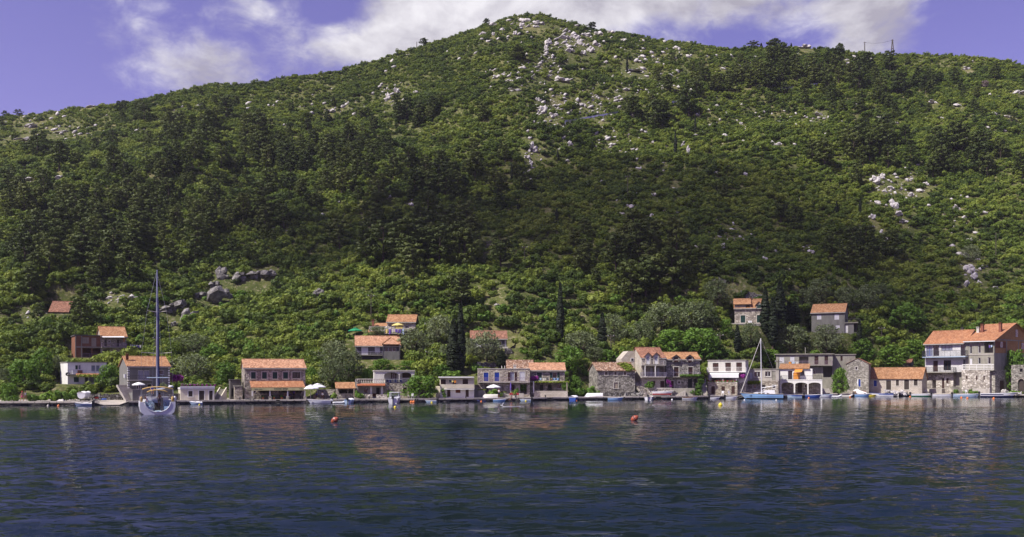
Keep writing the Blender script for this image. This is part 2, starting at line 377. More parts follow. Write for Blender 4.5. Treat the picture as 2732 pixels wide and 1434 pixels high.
def copy_tree(o, parent=None):
    c = o.copy(); COL.objects.link(c); c.parent = parent
    for ch in o.children: copy_tree(ch, c)
    return c

# ------------------------------------------------------------------ the lie of the land
def vnoise(x, y, seed=0):
    xi = np.floor(x).astype(np.int64); yi = np.floor(y).astype(np.int64); xf = x - xi; yf = y - yi
    def h(a, b):
        n = (a * 374761393 + b * 668265263 + seed * 974634777) & 0x7fffffff
        n = ((n ^ (n >> 13)) * 1274126177) & 0x7fffffff
        return ((n ^ (n >> 16)) & 0xffff) / 65535.0
    u = xf * xf * (3 - 2 * xf); v = yf * yf * (3 - 2 * yf)
    return (h(xi, yi) * (1-u) + h(xi+1, yi) * u) * (1-v) + (h(xi, yi+1) * (1-u) + h(xi+1, yi+1) * u) * v
def fbm(x, y, oct=4, seed=0):
    a = 0.5; r = 0
    for i in range(oct):
        r = r + a * (vnoise(x, y, seed + i) - 0.5); x = x * 2.03; y = y * 2.03; a *= 0.5
    return r
SHX = [-900, -300, 0, 200, 300, 480, 600, 760, 900, 1000, 1100, 1300, 1400, 1500, 1700, 1850, 2000, 2150, 2300, 2450, 2600, 2732, 3100, 3700]
SHY = [1088, 1085, 1083.5, 1083, 1082.3, 1080, 1078.5, 1077, 1076, 1075, 1074.5, 1072, 1071, 1069.5, 1067.5, 1066, 1064, 1061.3, 1058.8, 1058.5, 1060, 1061, 1064, 1066]
def shore(px): return EYE * F / (np.interp(px, SHX, SHY) - HOR)
QZ = 0.65      # quay level above the water
RX = [-900,-400,0,97,175,295,388,485,583,637,707,777,854,913,951,1000,1075,1141,1211,1288,1366,1416,1451,1521,1580,1677,1754,1832,1900,1949,2004,2066,2140,2198,2276,2373,2431,2509,2606,2703,2732,3100,3700]
RY = [430,380,305,297,287,274,260,235,217,223,212,196,190,184,167,155,132,111,91,64,37,30,34,54,72,83,101,107,118,126,124,122,122,124,132,143,140,140,146,159,171,230,330]
def ridgeY(px): return 430 + 70 * np.exp(-((px - 1430) / 520.0) ** 2) + 20 * np.exp(-((px - 2300) / 350.0) ** 2)
PADS = []     # levelled plots: (cx, cy, angle, half along, half across, z)
def ground0(X, Y):
    X = np.asarray(X, float); Y = np.asarray(Y, float)
    px = CX + F * X / Y
    Ys = shore(px) + 9.0; Yr = ridgeY(px)
    Er = (HOR - (np.interp(px, RX, RY) + 7)) / F
    zr = EYE + Er * Yr
    s = (Y - Ys) / (Yr - Ys); sc = np.clip(s, 0, 1)
    z = QZ - 0.05 + (zr - QZ) * np.power(sc, 1.13)
    env = np.clip(sc * 6, 0, 1) * np.clip((1 - sc) * 7, 0.0, 1)
    z = z + env * (34 * fbm(X / 80, Y / 80, 4, 3) + 8 * fbm(X / 19, Y / 19, 3, 11))
    over = np.clip(s - 1, 0, None); z = z - over * (Yr - Ys) * 0.75
    z = np.where(s < 0, QZ - 0.05 - np.clip(-s * (Yr - Ys) / 1.5, 0, 1) * 1.0, z)
    return z
def ground(X, Y):
    X = np.asarray(X, float); Y = np.asarray(Y, float); z = ground0(X, Y)
    for cx, cy, an, ha, hb, pz in PADS:
        dx = X - cx; dy = Y - cy
        a = np.abs(dx * math.cos(an) + dy * math.sin(an)) - ha; b_ = np.abs(-dx * math.sin(an) + dy * math.cos(an)) - hb
        d = np.maximum(np.maximum(a, b_), 0)
        w = np.clip(1 - d / 4.0, 0, 1); w = w * w * (3 - 2 * w)
        z = z * (1 - w) + pz * w
    return z
def hit(px, py, padded=False):
    """where the sight line of photograph pixel (px, py) meets the hillside"""
    Ys = float(shore(px)) + 9; Yr = float(ridgeY(px)); Yg = np.linspace(Ys, Yr, 900); Xg = (px - CX) / F * Yg
    z = (ground if padded else ground0)(Xg, Yg); row = HOR - F * (z - EYE) / Yg
    i = np.nonzero(row <= py)[0]
    k = int(i[0]) if len(i) else 899
    return float(Xg[k]), float(Yg[k]), float(z[k])
def at(px, py, Y): return ((px - CX) / F * Y, Y, EYE + (HOR - py) / F * Y)
def on_quay(px, back): Y = float(shore(px)) + back; return ((px - CX) / F * Y, Y)
# ------------------------------------------------------------------ buildings
class Sheet:
    """an enlarged survey sheet of the photograph: sheet units -> photograph pixels"""
    def __init__(s, x0, y0, k): s.x0, s.y0, s.k = x0, y0, k
    def x(s, v): return s.x0 + v / s.k
    def y(s, v): return s.y0 + v / s.k
C0 = Sheet(0, 0, 1.0)
C1 = Sheet(0, 840, 5.0075); C2 = Sheet(300, 840, 5.0075); C3 = Sheet(600, 840, 5.0075); C4 = Sheet(900, 820, 5.0075)
C5 = Sheet(1150, 840, 5.0075); C6 = Sheet(1500, 840, 5.0075); C7 = Sheet(1830, 780, 4.096); C8 = Sheet(2232, 840, 5.008)

def sheet_roof(mb, x0, x1, ye, ze, yr, zr, pitch=0.25, amp=0.045):
    """one slope of barrel tiles: ribs run from eave (ye, ze) to ridge (yr, zr)"""
    n = max(2, int(round((x1 - x0) / pitch))); L = math.hypot(yr - ye, zr - ze)
    ny, nz = -(zr - ze) / L, (yr - ye) / L
    if nz < 0: ny, nz = -ny, -nz
    vs = []; fs = []
    for i in range(2 * n + 1):
        x = x0 + (x1 - x0) * i / (2 * n); o = amp if i % 2 else 0.0
        vs += [(x, ye + ny * o, ze + nz * o), (x, yr + ny * o, zr + nz * o)]
    for i in range(2 * n): fs.append((2*i, 2*i+2, 2*i+3, 2*i+1))
    mb.add(vs, fs)
    t = 0.11
    a = [(x0, ye, ze), (x1, ye, ze), (x1, yr, zr), (x0, yr, zr)]; b = [(x, y - ny * t, z - nz * t) for x, y, z in a]
    mb.add(a + b, [(4, 5, 6, 7), (0, 1, 5, 4), (1, 2, 6, 5), (2, 3, 7, 6), (3, 0, 4, 7)])

class House:
    def __init__(s, name, label, cr, xl, xr, base=None, back=None, dl=6, depth=8, cat='house', group=None, pad=True, zb=None):
        s.cr = cr; pl, pr = cr.x(xl), cr.x(xr); pc = (pl + pr) / 2
        if back is not None: X, Y = on_quay(pc, back); z = QZ
        else: X, Y, z = hit(pc, cr.y(base))
        if zb is not None: z = zb
        s.psi = -math.atan2(X, Y) + R(dl); s.c = (X, Y); s.zb = z
        s.r = (math.cos(s.psi), math.sin(s.psi)); s.d = (-math.sin(s.psi), math.cos(s.psi)); s.depth = depth
        s.O = (0, 0); s.O = s._ray(pl, 0)[:2]; s.W = s.pt(xr, 0, 0)[0]
        s.root = empty(name, (s.O[0], s.O[1], z), s.psi); tag(s.root, label, cat, group)
        if pad:
            cx = s.O[0] + s.r[0]*s.W/2 + s.d[0]*depth/2; cy = s.O[1] + s.r[1]*s.W/2 + s.d[1]*depth/2
            PADS.append((cx, cy, s.psi, s.W/2 + .6, depth/2 + .6, z - 0.06))
    def _ray(s, px, ly):
        u = (px - CX) / F; dx, dy = s.d
        t = (s.c[0]*dx + s.c[1]*dy + ly) / (u*dx + dy); return u*t, t, t
    def pt(s, x, y, ly=0.0):
        X, Y, t = s._ray(s.cr.x(x), ly)
        return (X - s.O[0])*s.r[0] + (Y - s.O[1])*s.r[1], EYE + (HOR - s.cr.y(y)) / F * t - s.zb
    def world(s, lx, ly, lz=0): return (s.O[0] + s.r[0]*lx + s.d[0]*ly, s.O[1] + s.r[1]*lx + s.d[1]*ly, s.zb + lz)
    def rect(s, x0, y0, x1, y1, ly=0.0):
        a = s.pt(x0, y1, ly); b = s.pt(x1, y0, ly); return a[0], b[0], a[1], b[1]
    # ---- walls with real openings
    def body(s, mat_, ops=(), xl=None, xr=None, top=None, y0=0.0, y1=None, H=None, gable=None, foot=-1.6, x0=None, x1=None, name='wall'):
        y1 = s.depth if y1 is None else y1
        if x0 is None: x0 = 0.0 if xl is None else s.pt(xl, 0, y0)[0]
        if x1 is None: x1 = s.W if xr is None else s.pt(xr, 0, y0)[0]
        if H is None: H = s.pt(xl or 0, top, y0)[1]
        mb = MB(); holes = []
        for o in ops:
            k = o[0]; a, b, zA, zB = s.rect(o[1], o[2], o[3], o[4], y0)
            zA = max(zA, 0.02 if o[0][:2] in ('do', 'gd') and zA < 0.6 else zA)
            a = max(a, x0 + .05); b = min(b, x1 - .05); zB = min(zB, H - .05)
            if b - a < .1 or zB - zA < .1: continue
            holes.append((a, b, zA, zB, k, o[5] if len(o) > 5 else {}))
        xs = sorted({x0, x1} | {h[0] for h in holes} | {h[1] for h in holes}); zs = sorted({foot, H} | {h[2] for h in holes} | {h[3] for h in holes})
        for i in range(len(xs)-1):
            for j in range(len(zs)-1):
                mx, mz = (xs[i]+xs[i+1])/2, (zs[j]+zs[j+1])/2
                if any(h[0] < mx < h[1] and h[2] < mz < h[3] for h in holes): continue
                mb.add([(xs[i], y0, zs[j]), (xs[i+1], y0, zs[j]), (xs[i+1], y0, zs[j+1]), (xs[i], y0, zs[j+1])], [(0, 1, 2, 3)])
        for a, b, zA, zB, k, op in holes:
            dp = op.get('deep', 1.6 if k.startswith('dk') else 0.22)
            mb.add([(a,y0,zA),(b,y0,zA),(b,y0,zB),(a,y0,zB),(a,y0+dp,zA),(b,y0+dp,zA),(b,y0+dp,zB),(a,y0+dp,zB)],
                   [(0,1,5,4),(1,2,6,5),(2,3,7,6),(3,0,4,7)] + ([(4,5,6,7)] if k.startswith('dk') else []))
        if gable is None or gable == 'front':
            side = [(y0, foot), (y1, foot), (y1, H), (y0, H)]
        else: side = [(y0, foot), (y1, foot), (y1, H), ((y0+y1)/2, gable), (y0, H)]
        for xx in (x0, x1):
            mb.add([(xx, q[0], q[1]) for q in side], [tuple(range(len(side)))])
        mb.add([(x0, y1, foot), (x1, y1, foot), (x1, y1, H), (x0, y1, H)], [(3, 2, 1, 0)])
        if gable is None: mb.add([(x0, y0, H), (x1, y0, H), (x1, y1, H), (x0, y1, H)], [(0, 1, 2, 3)])
        w = mb.build(name, mat_, s.root, fix=False)
        for h in holes: s.opening(y0, *h)
        return x0, x1, H
    def opening(s, y0, a, b, zA, zB, k, op):
        kind, _, colr = k.partition(':'); P = s.root; w, h = b - a, zB - zA
        trim = op.get('trim')
        if trim:
            tm = MB(); q = 0.14; e = 0.035
            tm.box(a-q, a, y0-e, y0+.05, zA, zB); tm.box(b, b+q, y0-e, y0+.05, zA, zB)
            tm.box(a-q, b+q, y0-e, y0+.05, zB+.002, zB+q); tm.box(a-q-.04, b+q+.04, y0-e-.05, y0+.05, zA-.12, zA-.002)
        if kind == 'dk': return
        if kind == 'do':
            mb = MB(); mb.box(a, b, y0+.12, y0+.18, zA, zB); d = mb.build('door', colr or 'dark_wood', P)
            m2 = MB(); n = 2 if w > .8 else 1
            for i in range(n):
                xa = a + w*i/n + .07; xb = a + w*(i+1)/n - .07
                m2.box(xa, xb, y0+.095, y0+.118, zA+.12, zA+h*.45); m2.box(xa, xb, y0+.095, y0+.118, zA+h*.52, zB-.1)
            m2.build('panel', colr or 'dark_wood', d)
            MB().box(b-.16, b-.12, y0+.05, y0+.09, zA+h*.46, zA+h*.52).build('handle', 'dark_metal', d)
            if trim: tm.build('surround', trim, d)
            return
        # windows
        f = MB(); fw = 0.07; fr = op.get('frame', 'white_shutter')
        f.box(a, b, y0+.10, y0+.17, zA, zA+fw); f.box(a, b, y0+.10, y0+.17, zB-fw, zB)
        f.box(a, a+fw, y0+.10, y0+.17, zA+fw, zB-fw); f.box(b-fw, b, y0+.10, y0+.17, zA+fw, zB-fw)
        nm = max(1, int(round(w / .75)))
        for i in range(1, nm): xm = a + w*i/nm; f.box(xm-.04, xm+.04, y0+.10, y0+.17, zA+fw, zB-fw)
        if kind in ('sh',): fr = colr
        win = f.build('window', fr, P)
        MB().box(a+fw, b-fw, y0+.135, y0+.145, zA+fw, zB-fw).build('pane', op.get('glass', 'glass'), win)
        if trim: tm.build('surround', trim, win)
        def leaf(xa, xb, yy, m_):
            lm = MB(); lm.box(xa, xb, yy, yy+.025, zA+.01, zB-.01)
            for q in range(max(3, int(h / .16))):
                zz = zA + .05 + (h-.1) * q / max(3, int(h / .16)); lm.box(xa+.05, xb-.05, yy-.018, yy, zz, zz+.07)
            lm.build('shutter', m_, win)
        if kind == 'sh':
            leaf(a+.01, (a+b)/2-.008, y0+.05, colr); leaf((a+b)/2+.008, b-.01, y0+.05, colr)
        if kind == 'os':
            leaf(a-w/2-.02, a-.02, y0-.05, colr); leaf(b+.02, b+w/2+.02, y0-.05, colr)
    # ---- roofs
    def gable_roof(s, mat_, x0, x1, H, ridge, y0=0.0, y1=None, oh=0.32, so=0.22, trim=True, name='roof'):
        y1 = s.depth if y1 is None else y1; ym = (y0+y1)/2; k = (ridge-H)/(ym-y0)
        mb = MB(); sheet_roof(mb, x0-so, x1+so, y0-oh, H-k*oh+.12, ym, ridge+.12); sheet_roof(mb, x0-so, x1+so, y1+oh, H-k*oh+.12, ym, ridge+.12)
        rf = mb.build(name, mat_, s.root, fix=False)
        cp = MB(); n = max(3, int((x1-x0)/.4))
        for i in range(n):
            xa = x0-so + (x1-x0+2*so)*i/n; xb = x0-so + (x1-x0+2*so)*(i+1)/n + .03
            cp.prism([(ym-.14, ridge+.10), (ym+.14, ridge+.10), (ym+.08, ridge+.22+.015*(i % 2)), (ym-.08, ridge+.22+.015*(i % 2))], 'x', xa, xb)
        tag(cp.build('ridge_tiles', mat_, rf), kind='stuff')
        if trim:
            MB().box(x0-so, x1+so, y0-oh-.07, y0-oh+.02, H-k*oh-.10, H-k*oh+.10).build('gutter', 'light_concrete', rf)
        return rf
    def flat_roof(s, mat_, x0, x1, H, y0=0.0, y1=None, oh=.3, th=.22):
        y1 = s.depth if y1 is None else y1
        return MB().box(x0-oh, x1+oh, y0-oh, y1+oh, H+.003, H+th).build('roof', mat_, s.root)
    def lean_to(s, mat_, x0, x1, ye, ze, yr, zr, name='porch_roof'):
        mb = MB(); sheet_roof(mb, x0, x1, ye, ze, yr, zr); return mb.build(name, mat_, s.root, fix=False)
    def chimney(s, x0, y0, x1, y1, ly, mat_='chimney_brick', parent=None, w=.6):
        a, b, zA, zB = s.rect(x0, y0, x1, y1, ly); c = (a+b)/2; hw = max((b-a)/2, .2)
        o = MB().box(c-hw, c+hw, ly-hw, ly+hw, zA-.5, zB-.18).build('chimney', mat_, s.root)
        cm = MB(); cm.box(c-hw-.08, c+hw+.08, ly-hw-.08, ly+hw+.08, zB-.178, zB-.10)
        for sx in (-1, 1):
            for sy in (-1, 1): cm.box(c+sx*hw*.7-.05, c+sx*hw*.7+.05, ly+sy*hw*.7-.05, ly+sy*hw*.7+.05, zB-.10, zB+.06)
        cm.box(c-hw-.05, c+hw+.05, ly-hw-.05, ly+hw+.05, zB+.062, zB+.12); cm.build('chimney_cap', mat_, o)
    def balcony(s, x0, x1, yslab, yrail, proj=1.1, slab='light_concrete', rail='dark_metal', y0=0.0, style='bars', th=.16):
        a = s.pt(x0, yslab, y0-proj)[0]; b = s.pt(x1, yslab, y0-proj)[0]; z = s.pt(x0, yslab, y0-proj)[1]; zt = s.pt(x0, yrail, y0-proj)[1]
        MB().box(a, b, y0-proj, y0-.003, z-th, z).build('balcony_slab', slab, s.root)
        s.rail(a, b, y0-proj+.05, z, zt, rail, style, y0)
        return a, b, z, zt
    def rail(s, a, b, y, z, zt, rail='dark_metal', style='bars', yback=None):
        mb = MB(); h = zt - z
        segs = [((a, y), (b, y))]
        if yback is not None: segs += [((a+.03, y), (a+.03, yback)), ((b-.03, y), (b-.03, yback))]
        for (xa, ya), (xb, yb) in segs:
            L = math.hypot(xb-xa, yb-ya); n = max(1, int(L / (0.16 if style == 'bars' else .5)))
            lo = lambda z0, z1, t=.02: mb.box(min(xa, xb)-t, max(xa, xb)+t, min(ya, yb)-t, max(ya, yb)+t, z0, z1)
            lo(zt-.05, zt, .025)
            if style == 'bars':
                lo(z+.08, z+.12)
                for i in range(n+1):
                    px_, py_ = xa+(xb-xa)*i/n, ya+(yb-ya)*i/n; q = .028 if i % 8 == 0 else .012
                    mb.box(px_-q, px_+q, py_-q, py_+q, z, zt-.05)
            elif style == 'boards':
                for zz in np.linspace(z+.1, zt-.2, 4): lo(zz, zz+.13, .02)
                for i in range(0, n+1, 3): px_, py_ = xa+(xb-xa)*i/n, ya+(yb-ya)*i/n; mb.box(px_-.05, px_+.05, py_+.021, py_+.1, z, zt-.052)
            elif style == 'wire':
                for zz in (z+h*.33, z+h*.66): lo(zz, zz+.02, .008)
                for i in range(0, n+1, 3): px_, py_ = xa+(xb-xa)*i/n, ya+(yb-ya)*i/n; mb.box(px_-.02, px_+.02, py_-.02, py_+.02, z, zt-.05)
            elif style == 'solid': lo(z, zt-.05, .06)
            elif style == 'baluster':
                lo(z, z+.1, .1); lo(zt-.12, zt-.051, .1)
                for i in range(int(L/.32)+1):
                    f = i/max(1, int(L/.32)); px_, py_ = xa+(xb-xa)*f, ya+(yb-ya)*f
                    mb.lathe([(.05, z+.1), (.09, z+.1+h*.25), (.05, z+.1+h*.55), (.07, zt-.12)], 6, (px_, py_, 0))
        return mb.build('railing', rail, s.root, fix=False)
    def post(s, x, y0, y1, ly, w=.12, mat_='white_paint', name='post'):
        a, zB = s.pt(x, y0, ly); _, zA = s.pt(x, y1, ly)
        return MB().box(a-w, a+w, ly-w, ly+w, max(zA, -.3), zB).build(name, mat_, s.root)
    def wallbox(s, x0, y0, x1, y1, ly, th, mat_, name, foot=True):
        a, b, zA, zB = s.rect(x0, y0, x1, y1, ly); return MB().box(a, b, ly, ly+th, -.8 if foot else zA, zB).build(name, mat_, s.root)
    def dormer(s, x0, y0, x1, y1, apex, mat_, shut, roof, y=-.40):
        a, b, zA, zB = s.rect(x0, y0, x1, y1, y-.02); zp = s.pt(x0, apex, y)[1]; q = .28
        mb = MB(); mb.box(a-q, a, y-.02, y+2.2, zA, zB); mb.box(b, b+q, y-.02, y+2.2, zA, zB)
        mb.prism([(a-q, zB), (b+q, zB), ((a+b)/2, zp)], 'y', y-.02, y+2.2)
        d = mb.build('dormer', mat_, s.root)
        rm = MB(); m_ = (a+b)/2
        for sx, xe in ((-1, a-q-.2), (1, b+q+.2)):
            rm.add([(xe, y-.25, zB-.05), (xe, y+2.4, zB-.05), (m_, y+2.4, zp+.12), (m_, y-.25, zp+.12), (xe, y-.25, zB-.15), (xe, y+2.4, zB-.15), (m_, y+2.4, zp+.02), (m_, y-.25, zp+.02)],
                   [(0,1,2,3),(4,5,6,7),(0,3,7,4),(0,1,5,4),(1,2,6,5)])
        rm.build('dormer_roof', roof, d)
        w = MB().box(a, b, y+.02, y+.08, zA, zB).build('dormer_window', shut, d)

def add_steps(name, label, p0, dirn, n, rise, run, width, mat_='light_concrete', cat='stairs', group=None, cheek=None):
    """a flight of single steps climbing from p0 along dirn"""
    ang = math.atan2(dirn[1], dirn[0]) - math.pi/2
    root = empty(name, p0, ang); tag(root, label, cat, group)
    for i in range(n):
        MB().box(-width/2, width/2, i*run, (i+1)*run+.3, -1.0 if i == 0 else (i-1)*rise+.02, (i+1)*rise).build('step', mat_, root)
    if cheek:
        for sx in (-1, 1):
            x = sx*(width/2+.08)
            MB().prism([(0, -1), (n*run, -1), (n*run, n*rise+.35), (0, .35)], 'x', x-.075, x+.075).build('side_wall', cheek, root)
    return root
def laundry(name, label, pts, items, cat='laundry', h=0.5):
    """a washing line with clothes"""
    root = empty(name, pts[0]); tag(root, label, cat)
    o = Vector(pts[0]); q = [Vector(p)-o for p in pts]
    MB().tube([q[0], (q[0]+q[1])/2-Vector((0, 0, .08)), q[1]], .012, 4).build('line', 'canvas_white', root)
    for i, m_ in enumerate(items):
        f0 = (i+.15)/len(items); f1 = (i+.85)/len(items); a = q[0].lerp(q[1], f0); b = q[0].lerp(q[1], f1); hh = h*random.uniform(.7, 1.15)
        mb = MB(); nx = 5; vs = []
        for j in range(nx):
            p = a.lerp(b, j/(nx-1)); off = .03*math.sin(j*2.1+i)
            vs += [(p.x, p.y+off, p.z-.05), (p.x+.02*math.sin(i), p.y+off*2, p.z-.05-hh*(1+.1*math.sin(j+i)))]
        mb.add(vs, [(2*j, 2*j+2, 2*j+3, 2*j+1) for j in range(nx-1)]).build('garment', m_, root)
    return root

TR = dict(trim='trim')
# 1 --- hillside house with a brick wing (far left, second row)
h = House('brick_wing_house', 'hillside house with bare red brick wing and orange tiled half, far left', C1, 1005, 1690, base=575, dl=7, depth=7.5)
zf = h.pt(1100, 433)[1]; za = h.pt(1100, 283)[1]
x0, x1, H = h.body('hollow_brick', [('sh:pale_wood', 1100, 305, 1187, 385), ('do:pale_wood', 1222, 310, 1287, 425), ('dk', 1108, 450, 1222, 560, {'deep': 2.2}), ('dk', 1238, 450, 1345, 560, {'deep': 2.2})], x0=0, x1=h.pt(1355, 0)[0], H=za)
h.flat_roof('dark_concrete', x0, x1, H, oh=.18, th=.2)
for x in (1010, 1090, 1350): h.post(x, 283, 600, -.03, .09, 'concrete', 'concrete_frame')
MB().box(x0-.05, x1, -.09, -.002, zf-.12, zf+.12).build('floor_band', 'concrete', h.root)
h.rail(h.pt(1105, 0)[0], x1-.05, -.06, h.pt(1100, 573)[1], h.pt(1100, 518)[1], 'lilac_rail')
x0, x1, H = h.body('stone_warm', [('do', 1395, 335, 1427, 425), ('do', 1565, 335, 1592, 425), ('gl', 1440, 345, 1480, 380), ('dk', 1375, 465, 1465, 520), ('dk', 1622, 445, 1680, 560)], x0=h.pt(1356, 0)[0], x1=h.W, H=h.pt(1500, 290)[1], gable=h.pt(1500, 172, 3.75)[1])
h.gable_roof('tile_orange', x0, x1, H, h.pt(1500, 170, 3.75)[1])
h.balcony(1362, 1697, 430, 378, 1.2, 'concrete', 'lilac_rail')
a = h.pt(1370, 300, -1.2); b = h.pt(1665, 300, -1.2)
MB().add([(a[0], -.02, a[1]+.25), (b[0], -.02, b[1]+.25), (b[0], -1.3, b[1]-.05), (a[0], -1.3, a[1]-.05)], [(0, 1, 2, 3)]).build('awning', 'canvas_white', h.root)
MB().box(b[0]-.05, b[0], -1.2, -.05, b[1]-1.0, b[1]-.05).build('side_blind', 'canvas_orange', h.root)
laundry('washing_line', 'white laundry on a line beside the brick wing house', [h.world(h.W+.8, 1, h.pt(1750, 395)[1]), h.world(h.W+3.1, .5, h.pt(1750, 405)[1])], ['white_paint', 'canvas_white', 'pale_blue', 'white_paint', 'purple_cloth', 'white_paint'], h=.55)
# 2 --- white flat-roofed house
h = House('white_flat_house', 'white two-storey flat roofed house with balcony below the brick wing house', C1, 905, 1425, base=925, dl=12, depth=7)
x0, x1, H = h.body('white_paint', [('sh:green_shutter', 1007, 677, 1040, 732), ('gd', 1047, 672, 1082, 735, {'glass': 'curtain_glass'}), ('gd', 1218, 675, 1275, 760, {'glass': 'curtain_glass'}), ('gd', 1283, 675, 1337, 760, {'glass': 'curtain_glass'}),
   ('sh:green_shutter', 987, 835, 1055, 903), ('do:dark_metal', 1132, 838, 1180, 922), ('dk', 1195, 838, 1290, 915)], top=640, H=h.pt(1000, 640)[1])
h.flat_roof('concrete', x0, x1, H, oh=.12, th=.14)
h.balcony(910, 1420, 795, 740, 1.1, 'light_concrete', 'metal', style='wire')
a, b, zA, zB = h.rect(1015, 795, 1320, 805, -1.1)
h.lean_to('tile_red', a, b, -1.75, zA-.12, -1.1, zB+.12, 'tiled_canopy')
for x in (985, 1060): MB().box(h.pt(x, 0)[0]-.4, h.pt(x, 0)[0]+.4, -.8, -.4, h.pt(x, 795)[1]+.02, h.pt(x, 795)[1]+.75).build('balcony_chest', 'red_wood' if x > 1000 else 'gel_white', h.root)
c = h.pt(880, 800); 
dm = MB().lathe([(.0, 0), (.25, .05), (.42, .16)], 14); ds = dm.build('satellite_dish', 'dark_metal', h.root, smooth=True); ds.location = (c[0]+.3, -.35, c[1]); ds.rotation_euler = (R(65), 0, R(-20))
# 3 --- grey house with orange roof behind the yacht
h = House('grey_house', 'grey rendered house with bright orange roof behind the yacht mast', C2, 205, 765, back=7.0, dl=11, depth=8)
PADS.pop()
zt = h.pt(300, 1000)[1]
x0, x1, H = h.body('grey_plaster', [('gd', 340, 745, 415, 868, {'glass': 'curtain_glass'}), ('gd', 420, 745, 495, 868, {'glass': 'curtain_glass'}), ('gl', 605, 742, 690, 800), ('gl', 318, 930, 380, 995, {'glass': 'glass'}), ('gd', 460, 922, 525, 995)], H=h.pt(400, 690)[1], gable=h.pt(400, 572, 4)[1])
h.gable_roof('tile_orange', x0, x1, H, h.pt(400, 568, 4)[1])
h.balcony(215, 530, 872, 812, 1.0, 'light_concrete', 'dark_metal', style='wire')
for xx in (x0, x1):
    for i in range(9):
        zz = zt + .2 + i*.42
        if zz < H-.4: MB().box(xx-.03, xx+(.28 if xx == x0 else .03), -.035, .3, zz, zz+.24) if False else MB().box(xx-.28*(xx == x1)-.03*(xx == x0), xx+.28*(xx == x0)+.03*(xx == x1), -.035, .28, zz, zz+.24+.0*i).build('quoin', 'white_paint', h.root)
h.chimney(180, 518, 212, 562, 2.2, 'red_wood')
MB().box(h.pt(150, 795)[0], h.pt(150, 795)[0]+.0, 0, 0, 0, 0)
ac = MB().box(-.32, -.002, 1.2, 2.0, h.pt(200, 845)[1], h.pt(200, 795)[1]).build('air_conditioner', 'gel_white', h.root)
hg = h
# its terrace
t3 = House('terrace_wall', 'grey rendered terrace wall below the orange roofed grey house', C2, 268, 815, back=2.2, dl=11, depth=5.0, cat='wall', pad=False)
a, b, zA, zB = t3.rect(268, 1000, 815, 1150)
MB().box(a, b, 0, 5.0, -.8, zB-.5).build('retaining_wall', 'grey_plaster', t3.root); MB().box(a, b, 0, .2, zB-.498, zB).build('parapet', 'grey_plaster', t3.root)
MB().box(a-.05, b+.05, -.05, .25, zB+.002, zB+.07).build('coping', 'light_concrete', t3.root)
terr_z = QZ + zB - .5
f3 = House('plank_fence', 'dark plank gate panel between terrace wall and white boathouse', C2, 817, 903, back=2.0, dl=8, depth=.2, cat='fence', pad=False)
for i in range(9):
    a, b, zA, zB = f3.rect(817, 1050, 903, 1150); w = (b-a)/9
    MB().box(a+i*w+.01, a+(i+1)*w-.01, .01*(i % 2), .05+.01*(i % 2), -.3, zB-.03*(i % 3)).build('plank', 'dark_concrete', f3.root)
# 4 --- white boathouse with flowers on its roof terrace
h = House('boathouse', 'low white boathouse with two dark plank doors and flower boxes above', C2, 908, 1365, back=1.6, dl=5, depth=5, cat='boathouse')
x0, x1, H = h.body('cream', [('sh:dark_wood', 1015, 1020, 1070, 1095, {'trim': 'white_paint'}), ('do:dark_wood', 1157, 1016, 1226, 1156, {'trim': 'white_paint'}), ('do:dark_wood', 1292, 1016, 1340, 1156, {'trim': 'white_paint'})], H=h.pt(1000, 1000)[1])
a, b, zA, zB = h.rect(903, 955, 1368, 1000, -.12)
MB().box(a, b, -.12, 5.1, zA+.003, zB-.25).build('roof', 'white_paint', h.root); MB().box(a, b, -.16, .1, zB-.248, zB).build('parapet', 'white_paint', h.root)
MB().box(a+.2, b-.2, .102, .6, zB-.25, zB-.02).build('planter', 'terracotta', h.root)
hboat = h; boat_z = QZ + zB
# 5 --- dark shed and stone hut left of the tavern
h = House('dark_shed', 'dark blank concrete shed beside the stone tavern', C2, 1575, 1715, back=6, dl=4, depth=4, cat='shed')
x0, x1, H = h.body('dark_concrete', [('do:black', 1590, 985, 1628, 1092)], H=h.pt(1600, 875)[1]); h.flat_roof('dark_concrete', x0, x1, H, oh=.1, th=.12)
h = House('stone_hut', 'little square stone hut against the tavern gable', C2, 1632, 1738, back=3.6, dl=4, depth=2.2, cat='hut')
x0, x1, H = h.body('stone_warm', [], H=h.pt(1700, 960)[1]); h.flat_roof('concrete', x0, x1, H, oh=.1, th=.12)
# 6 --- stone tavern
h = House('stone_tavern', 'long rosy stone tavern with green shutters and tiled porch over a lettered banner', C3, 262, 1075, back=4.4, dl=5.5, depth=8, cat='tavern')
htav = h
G = 'sh:green_shutter'
x0, x1, H = h.body('stone_rose', [(G, 350, 768, 412, 857, TR), (G, 497, 768, 560, 857, TR), (G, 637, 768, 700, 857, TR), (G, 778, 768, 843, 857, TR), ('gl', 900, 768, 1008, 852, {'frame': 'green_shutter', 'trim': 'trim'}),
   ('gl', 380, 1012, 415, 1050), ('dk', 465, 1012, 592, 1050), ('gl', 640, 1012, 712, 1050), ('dk', 755, 1012, 832, 1050), ('dk', 888, 1012, 1022, 1050), ('do:dark_wood', 585, 1075, 640, 1143)], H=h.pt(600, 712)[1], gable=h.pt(600, 612, 4)[1])
h.gable_roof('tile_pale', x0, x1, H, h.pt(600, 607, 4)[1])
MB().box(x0-.05, x1+.05, -.1, -.002, H-.30, H-.02).build('cornice', 'trim', h.root)
pr = -3.2
a = h.pt(365, 975, pr); b = h.pt(1075, 975, pr); c = h.pt(330, 888, 0)[1]
rf = h.lean_to('tile_red', a[0]-.2, b[0], pr-.25, a[1]+.02, -.003, c)
